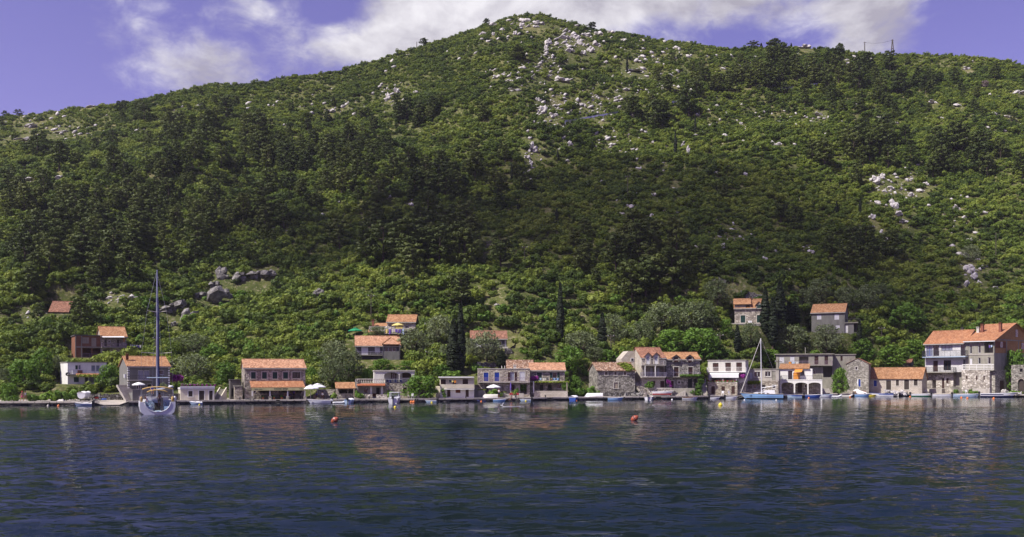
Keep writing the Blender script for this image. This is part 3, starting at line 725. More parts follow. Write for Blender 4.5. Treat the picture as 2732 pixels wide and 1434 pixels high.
ban = MB().box(a[0]-.1, b[0]-.1, pr-.30, pr-.26, h.pt(600, 1014, pr)[1], a[1]-.03).build('banner', 'banner', h.root)
for x in (367, 602, 838, 1067):
    h.post(x, 1012, 1088, pr+.1, .11, 'white_paint'); h.post(x, 1088, 1150, pr+.1, .24, 'stone_grey', 'pedestal')
for i in range(13): xx = a[0] + (b[0]-a[0])*(i+.3)/13; MB().box(xx-.05, xx+.05, pr-.2, 0, a[1]-.20, a[1]-.085).build('rafter', 'dark_wood', h.root)
def letters(txt, px0, px1, pyc, hgt, m_):
    cu = bpy.data.curves.new('banner_text', 'FONT'); cu.body = txt; cu.size = 1.0; cu.align_x = 'CENTER'; cu.align_y = 'CENTER'; cu.extrude = 0.004
    o = bpy.data.objects.new('t', cu); COL.objects.link(o); bpy.context.view_layer.update()
    dg = bpy.context.evaluated_depsgraph_get(); me = bpy.data.meshes.new_from_object(o.evaluated_get(dg)); bpy.data.objects.remove(o); bpy.data.curves.remove(cu)
    co = np.array([v.co for v in me.vertices]); w = np.ptp(co[:, 0]) or 1; hh = np.ptp(co[:, 1]) or 1
    p0 = h.pt(px0, pyc, pr-.31); p1 = h.pt(px1, pyc, pr-.31); sx = (p1[0]-p0[0])/w; sz = hgt/hh
    me.transform(Matrix(((sx, 0, 0, 0), (0, 0, 1, 0), (0, sz, 0, 0), (0, 0, 0, 1))))
    me.materials.clear(); ob = link_mesh('lettering', me, m_, None); ob.parent = ban; tag(ob, kind='stuff')
    ob.location = ((p0[0]+p1[0])/2, pr-.306, p0[1])
letters('KONOBA  BARBA', 655, 845, 993, .30, 'green_shutter')
def script_mark(px0, px1, pyc, hgt, n):
    # handwriting on the banner that stays a scribble at this distance
    p0 = h.pt(px0, pyc, pr-.31); p1 = h.pt(px1, pyc, pr-.31)
    pts = [(p0[0]+(p1[0]-p0[0])*i/(n*4), pr-.308, p0[1]+hgt*math.sin(i*1.6)*(.5+.5*math.sin(i*.7+1))) for i in range(n*4+1)]
    MB().tube(pts, .018, 4).build('lettering', 'green_shutter', ban)
script_mark(392, 445, 995, .10, 6); script_mark(455, 500, 994, .05, 4); script_mark(992, 1048, 990, .11, 5)
# 8 --- kiosk with old tile roof
h = House('tile_kiosk', 'small open stone kiosk with low orange tile roof by the palm pots', C3, 1490, 1730, back=5.2, dl=3, depth=3.4, cat='kiosk')
x0, x1, H = h.body('stone_grey', [('dk', 1525, 995, 1640, 1052, {'deep': 2.6}), ('dk', 1648, 995, 1715, 1052, {'deep': 2.6})], H=h.pt(1600, 985)[1])
h.lean_to('tile_orange', h.pt(1488, 0, -.8)[0]-.1, h.pt(1745, 0, -.8)[0]+.1, -.8, h.pt(1600, 985, -.8)[1], 3.0, h.pt(1600, 902, 3.0)[1], 'roof')
h.post(1500, 985, 1100, -.7, .09, 'pale_wood'); h.post(1725, 985, 1100, -.7, .09, 'pale_wood')
# 9 --- white house with two arches
h = House('arcade_house', 'white house with two wide arches upstairs and balustraded porch below', C4, 250, 1185, back=6.0, dl=3, depth=7)
zs = h.pt(600, 1020)[1]
x0, x1, H = h.body('stone_warm', [('do', 880, 1075, 930, 1190), ('gl', 975, 1080, 1050, 1115)], x0=h.pt(642, 0)[0], x1=h.W, H=zs)
h.body('offwhite', [('gl', 350, 1078, 410, 1150), ('do:dark_wood', 520, 1075, 566, 1168), ('do:red_wood', 470, 1152, 520, 1200)], x0=0, x1=x0-.003, y0=1.2, H=zs-.003, name='porch_wall')
MB().box(-.1, x0, -1.4, 1.2, zs-.25, zs).build('terrace_slab', 'light_concrete', h.root)
h.rail(0, x0-.1, -1.3, zs, h.pt(400, 957, -1.3)[1], 'trim', 'baluster', 1.2)
a, b, zA, zB = h.rect(262, 1025, 640, 1045, -1.9); h.lean_to('terracotta', a, b, -2.2, zA-.05, -1.4, zB+.05, 'awning')
for x in (450, 597): h.post(x, 1045, 1170, -1.5, .1, 'white_paint', 'column')
h.post(258, 965, 1210, -1.35, .25, 'stone_grey', 'pillar')
for q in ((272, 470), (520, 690), (940, 1180)): h.wallbox(q[0], 1165, q[1], 1215, -2.6, .3, 'stone_pale', 'garden_wall')
# upper arches: a wall whose openings are arch heads
ux0, uH = h.pt(495, 845, .4); ux1 = h.pt(1030, 845, .4)[0]
h.body('offwhite', [('do:brown_shutter', 570, 875, 607, 950), ('os:brown_shutter', 735, 875, 770, 955), ('sh:brown_shutter', 868, 880, 985, 945)], x0=ux0, x1=ux1, y0=1.9, y1=7, H=uH, foot=zs, name='upper_wall')
mb = MB(); zsp = h.pt(700, 915, .4)[1]; ztop = h.pt(700, 872, .4)[1]
pts_arch = []
for cxa, cxb in ((625, 822), (835, 992)):
    pts_arch.append((h.pt(cxa, 0, .4)[0], h.pt(cxb, 0, .4)[0]))
edges = [h.pt(608, 0, .4)[0]] ; 
xa = h.pt(610, 0, .4)[0]; xb = ux1
def arch_wall(mb, x0, x1, y0, y1, zfoot, ztop, arches, zs_, zc):
    """slab with semi-elliptic openings; arches = [(xa, xb)], springing at zs_, crown zc"""
    cuts = [x0]
    for a, b in arches: cuts += [a, b]
    cuts.append(x1)
    for i in range(0, len(cuts), 2):
        if cuts[i+1]-cuts[i] > .02: mb.box(cuts[i], cuts[i+1], y0, y1, zfoot, ztop)
    for a, b in arches:
        n = 14; m_, rx = (a+b)/2, (b-a)/2; prev = (a, zs_)
        for k in range(1, n+1):
            tt = math.pi*(1-k/n); cur = (m_+rx*math.cos(tt), zs_+(zc-zs_)*math.sin(tt))
            mb.add([(prev[0], y0, prev[1]), (cur[0], y0, cur[1]), (cur[0], y0, ztop), (prev[0], y0, ztop), (prev[0], y1, prev[1]), (cur[0], y1, cur[1]), (cur[0], y1, ztop), (prev[0], y1, ztop)],
                   [(0,1,2,3),(7,6,5,4),(0,4,5,1),(3,2,6,7)]); prev = cur
arch_wall(mb, xa, xb, .4, .62, zs, uH-.2, pts_arch, zsp, ztop); mb.build('arcade', 'offwhite', h.root)
MB().box(ux0-.1, ux1+.1, .25, 7.1, uH-.198, uH+.05).build('roof', 'light_concrete', h.root)
MB().box(ux0, xa-.003, .4, .62, zs, uH-.2).build('end_wall', 'offwhite', h.root)
h.rail(x0, h.pt(990, 0)[0], .2, zs, h.pt(700, 965, .2)[1], 'dark_metal')
laundry('towel_line', 'dark blue towels hanging on the arcade house balcony', [h.world(x0+.1, .1, h.pt(700, 965)[1]), h.world(h.pt(870, 0)[0], .1, h.pt(700, 965)[1])], ['navy', 'navy', 'dark_plaster', 'navy', 'grey_plaster', 'navy'], h=.6)
harc = h
# 10 --- dark grey house with gablet
h = House('gablet_house', 'dark grey house with pale roof and small front gablet over a glazed bay', C4, 248, 838, base=700, dl=2, depth=8)
x0, x1, H = h.body('dark_plaster', [('sh:white_shutter', 320, 530, 411, 637), ('sh:white_shutter', 500, 530, 569, 606), ('gl', 630, 540, 787, 592), ('dk', 345, 690, 440, 760)], H=h.pt(500, 515)[1], gable=h.pt(500, 398, 4)[1])
h.gable_roof('tile_pale', x0, x1, H, h.pt(500, 395, 4)[1])
a = h.pt(597, 495, -1.0); b = h.pt(842, 495, -1.0); ap = h.pt(712, 405, .8); m_ = (a[0]+b[0])/2; zE = a[1]
g = MB()
g.add([(a[0], -1.1, zE), (b[0], -1.1, zE), (m_, .9, ap[1]), (m_, 3.2, ap[1]), (a[0], 2.8, zE), (b[0], 2.8, zE)], [(0, 1, 2), (0, 2, 3, 4), (1, 5, 3, 2)])
gb = g.build('gablet_roof', 'tile_pale', h.root)
MB().tube([(a[0], -1.1, zE+.05), (m_, .9, ap[1]+.05)], .09, 5).build('hip_tiles', 'tile_orange', gb); MB().tube([(b[0], -1.1, zE+.05), (m_, .9, ap[1]+.05)], .09, 5).build('hip_tiles', 'tile_orange', gb)
for x in (612, 832): h.post(x, 500, 700, -.95, .1, 'dark_plaster', 'bay_post')
h.wallbox(612, 590, 835, 700, -1.0, .12, 'grey_plaster', 'bay_parapet')
h.rail(0, h.pt(600, 0)[0], -.9, h.pt(400, 637, -.9)[1], h.pt(400, 590, -.9)[1], 'metal', 'wire', 0)
MB().box(0, h.pt(600, 0)[0], -1.0, -.003, h.pt(400, 637, -.9)[1]-.15, h.pt(400, 637, -.9)[1]).build('balcony_slab', 'concrete', h.root)
h.chimney(800, 372, 820, 440, 4, 'chimney_brick')
# 11 --- upper house with yellow parasol
h = House('upper_cottage', 'small pale stone cottage with orange roof above the gablet house', C4, 665, 1040, base=320, dl=-7, depth=6)
x0, x1, H = h.body('stone_pale', [('sh:canvas_yellow', 775, 240, 872, 292), ('gl', 905, 240, 957, 283)], H=h.pt(850, 195)[1], gable=h.pt(850, 113, 3)[1])
h.gable_roof('tile_orange', x0, x1, H, h.pt(850, 110, 3)[1])
w0 = h.pt(418, 0, 2)[0]
wz = h.pt(540, 255, 1)[1]
h.body('stone_pale', [], x0=w0+.3, x1=-.003, y0=.6, y1=5.5, H=wz, name='wing_wall'); h.lean_to('tile_orange', w0, -.03, .2, h.pt(540, 335, .2)[1], 5.6, h.pt(540, 213, 5.6)[1], 'wing_roof')
h.chimney(462, 170, 492, 225, 3.4, 'chimney_brick')
MB().box(-.2, h.pt(1050, 0)[0], -3.2, -.003, -.8, h.pt(850, 300, -2)[1]-.9).build('terrace', 'light_concrete', h.root)
h.rail(-.2, h.pt(1022, 0, -3.1)[0], -3.1, h.pt(850, 345, -3.1)[1], h.pt(850, 290, -3.1)[1], 'white_paint', 'wire')
laundry('purple_laundry', 'purple and yellow towels on the terrace rail of the upper cottage', [h.world(0, -3.25, h.pt(700, 290, -3.2)[1]), h.world(h.pt(900, 0, -3.2)[0], -3.25, h.pt(700, 290, -3.2)[1])], ['canvas_yellow', 'purple_cloth', 'offwhite', 'purple_cloth', 'purple_cloth', 'pale_blue'], h=1.0)
hup = h
# 12 --- cream two-storey holiday house
h = House('cream_house', 'cream two-storey house with white slab roof and brown shutters on the quay', C4, 1375, 1827, back=3.2, dl=2, depth=6)
B = 'sh:brown_shutter'
zm = h.pt(1600, 1090)[1]
x0, x1, H = h.body('cream', [(B, 1380, 965, 1448, 1031), ('gd', 1530, 970, 1592, 1082, {'glass': 'glass'}), (B, 1673, 963, 1746, 1029)], H=h.pt(1600, 945)[1], foot=zm)
h.body('white_paint', [('do:brown_shutter', 1467, 1105, 1511, 1200), ('sh:red_wood', 1580, 1100, 1645, 1146), ('do:brown_shutter', 1713, 1102, 1756, 1200)], H=zm-.003, name='ground_wall', x0=0, x1=h.W)
a, b, zA, zB = h.rect(1358, 920, 1828, 945, -1.0); MB().box(a, b, -1.0, 6.3, H+.003, H+.22).build('roof', 'white_paint', h.root)
h.balcony(1372, 1830, 1090, 1032, .95, 'white_paint', 'cream', style='boards')
MB().box(h.pt(1340, 0)[0]-.3, -.01, 1.0, 4.0, -.5, h.pt(1340, 1060)[1]).build('side_annex', 'cream', h.root)
laundry('orange_towels', 'orange and dark green towels drying over the cream house door', [h.world(h.pt(1490, 0, -.8)[0], -.8, h.pt(1500, 968, -.8)[1]), h.world(h.pt(1590, 0, -.8)[0], -.8, h.pt(1500, 972, -.8)[1])], ['green_shutter', 'canvas_yellow', 'canvas_orange'], h=.45)
# 13 --- brown roofed house in the olives
h = House('brown_roof_house', 'grey house with dull brown roof half hidden by an olive tree', C5, 535, 1012, base=455, dl=2, depth=7)
x0, x1, H = h.body('dark_plaster', [('sh:white_shutter', 600, 345, 680, 440), ('gd', 905, 350, 945, 420), ('do:white_paint', 985, 330, 1003, 430)], H=h.pt(800, 320)[1], gable=h.pt(800, 228, 3.5)[1])
h.gable_roof('tile_brown', x0, x1, H, h.pt(800, 225, 3.5)[1])
h.wallbox(930, 430, 1030, 450, -1.2, .12, 'trim', 'balcony_parapet', False); MB().box(h.pt(930, 0, -1.2)[0], h.pt(1030, 0, -1.2)[0], -1.2, 0, h.pt(980, 450, -1.2)[1]-.12, h.pt(980, 450, -1.2)[1]).build('balcony_slab', 'concrete', h.root)
tb = House('buttress_wall', 'dark stone buttress wall under the brown roofed house', C5, 985, 1080, base=575, dl=4, depth=3, cat='wall', pad=False)
a, b, zA, zB = tb.rect(985, 450, 1075, 580); MB().prism([(a, -1), (b+.9, -1), (b, zB), (a, zB)], 'y', 0, 3).build('buttress', 'dry_wall', tb.root)
# 14 --- long stone house with blue shutters, plus old roof behind and tiled neighbour
h = House('old_roof_house', 'old sunken tile roof of a house behind the blue shuttered stone house', C5, 1020, 1362, back=12.5, dl=2, depth=6, pad=False)
x0, x1, H = h.body('stone_grey', [], H=h.pt(1200, 722)[1], gable=h.pt(1200, 620, 3)[1]); h.gable_roof('tile_old', x0, x1, H, h.pt(1200, 617, 3)[1], trim=False)
h = House('blue_shutter_house', 'long flat roofed stone house with blue shutters on the quay', C5, 628, 1322, back=5.5, dl=2.5, depth=7)
x0, x1, H = h.body('stone_warm', [('sh:blue_shutter', 703, 773, 767, 890, TR), ('sh:blue_shutter', 847, 771, 911, 890, TR), ('os:brown_shutter', 1056, 767, 1114, 884, {'frame': 'white_shutter', 'glass': 'curtain_glass'}), ('sh:white_shutter', 1183, 762, 1253, 884, TR),
   ('do', 728, 940, 766, 1055), ('gl', 905, 940, 940, 995), ('gl', 1003, 950, 1026, 975), ('do:brown_shutter', 1075, 932, 1117, 1012), ('dk', 1190, 930, 1280, 1060)], H=h.pt(1000, 728)[1])
MB().box(-.06, h.W+.06, -.06, 7.05, H+.003, H+.14).build('roof', 'light_concrete', h.root)
h.balcony(628, 1318, 898, 842, .95, 'light_concrete', 'lilac_rail')
h.chimney(1102, 675, 1136, 720, 3, 'offwhite')
for x in (945, 985): q = h.pt(x, 683, 2); MB().tube([(q[0], 2, H), (q[0], 2, q[1])], .06, 6).build('vent_pipe', 'white_paint', h.root)
for q in ((632, 716, 1010), (776, 992, 1042)): h.wallbox(q[0], q[2], q[1], 1105, -2.6, .25, 'concrete', 'patio_wall')
for q in ((1060, 1170, 1075),): h.wallbox(q[0], q[2], q[1], 1105, -2.8, .5, 'stone_pale', 'flower_bed')
for i in range(4): MB().box(h.pt(1000, 0, -2.6)[0], h.pt(1055, 0, -2.6)[0], -2.6+i*.3, -2.3+i*.3, -.3+i*0, .17*(i+1)).build('step', 'light_concrete', h.root)
q = h.rect(1177, 1052, 1240, 1105, -2.9); MB().box(q[0], q[1], -2.9, -2.2, 0, q[3]).build('box_step', 'light_concrete', h.root)
hbl = h
h = House('green_shutter_cottage', 'stone cottage with green shutters, orange roof and vine pergola on the quay', C5, 1324, 1788, back=5.5, dl=2.5, depth=7)
x0, x1, H = h.body('stone_rose', [('sh:green_shutter', 1415, 773, 1481, 880, TR), ('os:green_shutter', 1622, 773, 1684, 880, TR), ('do', 1455, 935, 1498, 1020), ('gl', 1672, 930, 1740, 988), ('dk', 1560, 935, 1615, 1020)], H=h.pt(1550, 742)[1], gable=h.pt(1550, 657, 3.5)[1])
h.gable_roof('tile_pale', x0, x1, H, h.pt(1550, 654, 3.5)[1])
h.balcony(1330, 1790, 890, 840, 1.0, 'light_concrete', 'dark_metal', style='wire')
for x in (1300, 1370): h.post(x, 888, 1050, -2.4, .11, 'white_paint', 'pergola_post')
h.post(1815, 905, 1050, -2.4, .1, 'pale_wood', 'pergola_post')
for i in range(10): xx = h.pt(1385, 0, -2.4)[0] + i*(h.pt(1815, 0, -2.4)[0]-h.pt(1385, 0, -2.4)[0])/9; zz = h.pt(1500, 903, -2.4)[1]; MB().box(xx-.04, xx+.04, -2.6, -.01, zz-.08, zz).build('pergola_beam', 'pale_wood', h.root)
h.wallbox(1376, 1020, 1826, 1090, -2.8, .3, 'ashlar', 'garden_wall')
laundry('balcony_laundry', 'pale blue and brown laundry on the green shuttered cottage balcony', [h.world(h.pt(1440, 0)[0], -1.1, h.pt(1500, 845, -1.1)[1]), h.world(h.pt(1710, 0)[0], -1.1, h.pt(1500, 845, -1.1)[1])], ['pale_blue', 'offwhite', 'dark_plaster', 'wood', 'sky_blue', 'sky_blue'], h=.42)
hgc = h
# 15 --- old stone house with creeper on the roof
h = House('old_stone_house', 'old grey stone house with mottled tile roof and creeper', C6, 470, 972, back=7.5, dl=15, depth=7.5)
x0, x1, H = h.body('stone_dark', [('gl', 570, 763, 607, 808, {'trim': 'trim', 'frame': 'pale_wood'}), ('gl', 695, 760, 728, 808, {'trim': 'trim', 'frame': 'pale_wood'}), ('gl', 822, 762, 856, 808, {'trim': 'trim', 'frame': 'pale_wood'}), ('do:pale_wood', 690, 905, 746, 985, TR)], H=h.pt(700, 748)[1], gable=h.pt(600, 652, 3.75)[1])
h.gable_roof('tile_old', x0, x1, H, h.pt(600, 648, 3.75)[1], trim=False)
hold = h
# 16 --- tall stone house with balcony
h = House('tall_stone_house', 'tall pale stone house with two white dormer doors and roofed balcony', C6, 1060, 1372, back=7.0, dl=18, depth=8)
x0, x1, H = h.body('ashlar', [('dk', 1085, 700, 1240, 822, {'deep': 1.5}), ('dk', 1255, 700, 1368, 822, {'deep': 1.5}), ('sh:brown_shutter', 1190, 885, 1243, 948), ('do:brown_shutter', 1310, 885, 1368, 985)], H=h.pt(1200, 575)[1], gable=h.pt(1150, 452, 4)[1])
h.gable_roof('tile_brown', x0, x1, H, h.pt(1150, 448, 4)[1])
for q in ((1125, 1170), (1235, 1278)):
    h.dormer(q[0], 548, q[1], 660, 508, 'ashlar', 'white_shutter', 'tile_brown')
    a, b, zA, zB = h.rect(q[0]+9, 560, q[1]-9, 612, -.4); MB().box(a, b, -.40, -.382, zA, zB).build('pane', 'curtain_glass', h.root)
h.balcony(1063, 1388, 668, 615, 1.3, 'trim', 'white_paint', style='wire')
h.balcony(1063, 1388, 828, 772, 1.3, 'trim', 'metal', style='bars')
for x in (1107, 1243): h.post(x, 683, 828, -1.2, .08, 'white_paint', 'column')
for x in (1085, 1175, 1265): a, b, zA, zB = h.rect(x, 712, x+30, 822, 1.4); MB().box(a, b, 1.35, 1.42, zA, zB).build('inner_door', 'white_shutter', h.root)
ax0 = h.pt(842, 0, 4)[0]; az = h.pt(850, 600, 5)[1]
zt_ = h.pt(930, 487, 5)[1]; MB().prism([(-3.0, -1.5), (-.003, -1.5), (-.003, zt_), (-1.5, zt_), (-3.0, h.pt(845, 590, 5)[1])], 'y', 4.5, 8.5).build('annex', 'ashlar', h.root)
a, b, zA, zB = h.rect(915, 580, 955, 625, 4.45); w = MB().box(a, b, 4.42, 4.499, zA, zB).build('window', 'white_shutter', h.root); MB().box(a+.1, b-.1, 4.40, 4.419, zA+.1, zB-.1).build('pane', 'glass', w)
htall = h
tw = House('garden_terrace', 'pale stone garden terrace wall in front of the tall stone house', C6, 1140, 1465, back=3.6, dl=4, depth=3.2, cat='wall', pad=False)
a, b, zA, zB = tw.rect(1140, 978, 1465, 1060); MB().box(a, b, 0, 3.2, -.5, zB-.25).build('retaining_wall', 'stone_pale', tw.root); MB().box(a, b, -.04, .25, zB-.248, zB).build('coping', 'light_concrete', tw.root)
ter2 = (tw, a, b, QZ+zB)
# 17 --- stone house with two small dormers
h = House('dormer_house', 'dark grey stone house with two dormers and orange roof', C6, 1385, 1840, back=6.8, dl=12, depth=7.5)
x0, x1, H = h.body('stone_dark', [('do:brown_shutter', 1492, 700, 1556, 822, TR), ('do:brown_shutter', 1683, 700, 1744, 822, TR), ('do:brown_shutter', 1455, 885, 1490, 985, TR), ('gl', 1545, 885, 1580, 925, TR), ('do:black', 1680, 860, 1735, 985), ('dk', 1760, 860, 1800, 940)], H=h.pt(1600, 596)[1], gable=h.pt(1600, 516, 3.75)[1])
h.gable_roof('tile_orange', x0, x1, H, h.pt(1600, 512, 3.75)[1])
for q in ((1492, 1550), (1676, 1731)): h.dormer(q[0], 568, q[1], 630, 538, 'stone_grey', 'brown_shutter', 'tile_orange')
h.balcony(1392, 1850, 828, 768, 1.1, 'concrete', 'metal', style='wire')
hdor = h
t2 = House('concrete_terrace', 'grey concrete terrace with small steps below the dormer house', C6, 1470, 1770, back=3.8, dl=4, depth=3, cat='wall', pad=False)
a, b, zA, zB = t2.rect(1470, 985, 1770, 1055); MB().box(a, b, 0, 3, -.5, zB).build('retaining_wall', 'concrete', t2.root)
for i in range(6):
    xa = t2.pt(1510+i*22, 0, -.8)[0]; MB().box(xa, xa+.42, -.9, -.003, -.4, .16*(i+1)+.05).build('step', 'light_concrete', t2.root)
# 18 --- white flat house with brown shutters
h = House('white_terrace_house', 'white flat roofed house with three brown shuttered balcony doors', C7, 240, 650, back=6.5, dl=-6, depth=7.5)
x0, x1, H = h.body('offwhite', [('do:brown_shutter', 293, 774, 356, 866), ('do:brown_shutter', 430, 770, 491, 866), ('do:brown_shutter', 550, 768, 612, 866), ('dk', 285, 930, 345, 975), ('dk', 420, 930, 475, 975)], H=h.pt(450, 748)[1], foot=h.pt(450, 985)[1])
h.flat_roof('light_concrete', x0, x1, H, oh=.15, th=.14)
h.balcony(230, 655, 868, 820, 1.1, 'white_paint', 'white_paint', style='bars')
h.body('stone_warm', [('do:brown_shutter', 278, 1030, 316, 1112), ('sh:brown_shutter', 388, 1030, 426, 1078), ('do:brown_shutter', 497, 1026, 534, 1112)], x0=h.pt(237, 0, -2)[0], x1=h.pt(562, 0, -2)[0], y0=-2.0, y1=-.003, H=h.pt(400, 990, -2)[1], name='basement_wall')
MB().box(h.pt(562, 0, -2)[0]+.003, h.W, -.003, 7.4, -.8, h.pt(450, 985)[1]-.003).build('undercroft', 'stone_grey', h.root)
a, b, zA, zB = h.rect(258, 875, 577, 935, -2)
MB().add([(a, -.02, zB), (b, -.02, zB), (b, -2.2, zB-.35), (a, -2.2, zB-.35)], [(0, 1, 2, 3)]).add([(a, -2.2, zB-.35), (b, -2.2, zB-.35), (b, -2.2, zA+.0), (a, -2.2, zA)], [(0, 1, 2, 3)]).build('awning', 'canvas_white', h.root)
for x in (262, 405, 550): h.post(x, 890, 985, -1.95, .04, 'white_paint', 'awning_post')
h.wallbox(235, 980, 560, 992, -2.05, .3, 'stone_pale', 'planter_wall', False)
hwt = h
# 19 --- low grey house with vine
h = House('low_grey_house', 'low grey rendered house on a stone base behind the moored sailboat', C7, 662, 1015, back=6.5, dl=-4, depth=6)
x0, x1, H = h.body('light_concrete', [('gl', 745, 870, 813, 930, TR), ('gl', 865, 866, 926, 922, TR), ('do:concrete', 940, 862, 980, 965), ('sh:white_shutter', 700, 880, 726, 945)], H=h.pt(800, 845)[1], foot=h.pt(800, 970)[1])
h.flat_roof('concrete', x0, x1, H, oh=.12, th=.16)
h.body('stone_warm', [('dk', 570, 1010, 650, 1060), ('gl', 732, 1012, 770, 1052, TR), ('gl', 945, 1012, 982, 1052, TR), ('do:dark_wood', 835, 1015, 868, 1100)], x0=h.pt(565, 0, -1)[0], x1=h.pt(1010, 0, -1)[0], y0=-1.0, y1=5.9, H=h.pt(800, 972, -1)[1], name='basement_wall')
h.wallbox(555, 1062, 1000, 1110, -2.6, .3, 'stone_pale', 'garden_wall')
hlow = h
# 20 --- long unfinished concrete house
h = House('long_concrete_house', 'long unpainted concrete house with flat roof above the arched house', C7, 985, 1605, back=16, dl=-1, depth=7)
x0, x1, H = h.body('concrete', [('sh:white_shutter', 1022, 710, 1073, 772), ('sh:white_shutter', 1137, 705, 1186, 765), ('dk', 1237, 705, 1340, 792), ('do:brown_shutter', 1405, 697, 1448, 790), ('do:brown_shutter', 1515, 692, 1554, 790), ('gl', 1395, 858, 1418, 895), ('dk', 1500, 815, 1600, 930, {'deep': 3})], H=h.pt(1300, 682)[1])
h.flat_roof('concrete', x0, x1, H, oh=.35, th=.2)
h.balcony(1085, 1600, 798, 752, 1.2, 'concrete', 'lilac_rail')
h.body('concrete', [('do:brown_shutter', 1690, 700, 1712, 750)], x0=h.W+.003, x1=h.W+5.0, y0=2.6, y1=7, H=H-.1, name='wing_wall')
MB().box(h.W+.003, h.W+5.2, 2.4, 7.2, H-.097, H+.1).build('wing_roof', 'concrete', h.root)
MB().tube([(h.pt(1303, 660)[0], 2, H), (h.pt(1303, 600)[0], 2, h.pt(1303, 605, 2)[1])], .05).build('roof_mast', 'trim', h.root)
laundry('terrace_towels', 'orange and pale towels on the long concrete house balcony', [h.world(h.pt(1120, 0)[0], -1.3, h.pt(1150, 758, -1.3)[1]), h.world(h.pt(1235, 0)[0], -1.3, h.pt(1150, 758, -1.3)[1])], ['canvas_orange', 'pale_blue', 'offwhite'], h=.6)
# 21 --- white house on three arches
h = House('arched_house', 'white house with tiled roof standing on three white quay arches', C7, 1027, 1382, back=6.6, dl=-2, depth=6)
zb_ = h.pt(1200, 962)[1]
x0, x1, H = h.body('white_paint', [('gd', 1115, 858, 1166, 958), ('do:canvas_orange', 1172, 880, 1246, 958), ('dk', 1250, 858, 1295, 912)], H=h.pt(1200, 836)[1], foot=zb_)
h.lean_to('tile_orange', -.2, h.pt(1352, 0)[0], -.35, H+.02, 5.5, h.pt(1200, 797, 5.5)[1]+.3, 'roof')
a, b, zA, zB = h.rect(1180, 840, 1276, 880, -1.4)
MB().add([(a+.2, -.05, zB), (b, -.05, zB+.05), (b-.2, -1.6, zA+.15), (a, -1.6, zA)], [(0, 1, 2, 3)]).build('awning', 'canvas_orange', h.root)
ar = [tuple(h.pt(q, 0, -1.7)[0] for q in pr_) for pr_ in ((1043, 1178), (1194, 1326), (1340, 1473))]
xA = h.pt(1030, 0, -1.7)[0]; xB = h.pt(1490, 0, -1.7)[0]
mb = MB(); arch_wall(mb, xA, xB, -1.7, -1.4, -.2, h.pt(1200, 962, -1.7)[1], ar, h.pt(1100, 1010, -1.7)[1], h.pt(1100, 987, -1.7)[1]); mb.build('arcade', 'white_paint', h.root)
MB().box(xA, xB, -1.75, 2.5, h.pt(1200, 962, -1.7)[1]+.003, h.pt(1200, 962, -1.7)[1]+.16).build('terrace_slab', 'white_paint', h.root)
h.body('stone_warm', [('gl', 1140, 1012, 1163, 1045, TR), ('do:brown_shutter', 1222, 985, 1268, 1098), ('gl', 1295, 1008, 1322, 1040, TR)], x0=xA, x1=xB, y0=.8, y1=2.4, H=h.pt(1200, 962, -1.7)[1]-.003, name='undercroft_wall')
zr_ = h.pt(1200, 962, -1.7)[1]+.16
h.rail(xA+.1, xB-.1, -1.6, zr_, h.pt(1200, 912, -1.6)[1], 'dark_metal', 'bars', .5)
harch = h
# 22 --- stone gable house
h = House('gable_end_house', 'stone house showing its gable end with a bright blue door', C8, 135, 428, back=6.0, dl=-5, depth=7)
x0, x1, H = h.body('stone_grey', [('gl', 250, 698, 281, 738, TR), ('do:blue_shutter', 293, 862, 320, 962, TR)], H=h.pt(200, 660)[1], gable='front')
ap = h.pt(285, 588)[1]; m_ = (x0+x1)/2
MB().prism([(x0, H+.002), (x1, H+.002), (m_, ap)], 'y', 0, 7).build('gable', 'stone_grey', h.root)
for sx, xe in ((-1, x0-.25), (1, x1+.25)):
    mb = MB(); k = (ap-H)/(m_-x0); n = 30
    vs = []; 
    for i in range(2*n+1):
        yy = -.15 + 7.3*i/(2*n); o = .045 if i % 2 else 0
        vs += [(xe, yy, H-.25*k+.1+o), (m_, yy, ap+.1+o)]
    mb.add(vs, [(2*i, 2*i+2, 2*i+3, 2*i+1) for i in range(2*n)])
    mb.build('roof', 'tile_brown', h.root, fix=False)
# 23 --- long low stone boathouses
h = House('low_stone_row', 'long low stone cottage with weathered orange roof and plank doors', C8, 385, 1140, back=4.6, dl=-12, depth=6)
D = 'do:dark_wood'
x0, x1, H = h.body('ashlar', [('sh:blue_shutter', 497, 880, 537, 957, TR), (D, 663, 880, 728, 1005, TR), ('sh:dark_wood', 793, 873, 833, 950, TR), (D, 903, 873, 969, 1000, TR), ('sh:dark_wood', 1032, 863, 1083, 948, TR)], H=h.pt(750, 852)[1], gable=h.pt(800, 722, 3)[1])
h.gable_roof('tile_orange', x0, x1, H, h.pt(800, 716, 3)[1], trim=False)
# far little ruin roof
h = House('ruin_cottage', 'small stone ruin with brown roof peeking from bushes behind the low cottage', C8, 880, 988, base=690, dl=-8, depth=5)
x0, x1, H = h.body('stone_grey', [], H=h.pt(930, 650)[1], gable=h.pt(930, 605, 2.5)[1]); h.gable_roof('tile_brown', x0, x1, H, h.pt(930, 602, 2.5)[1], trim=False)
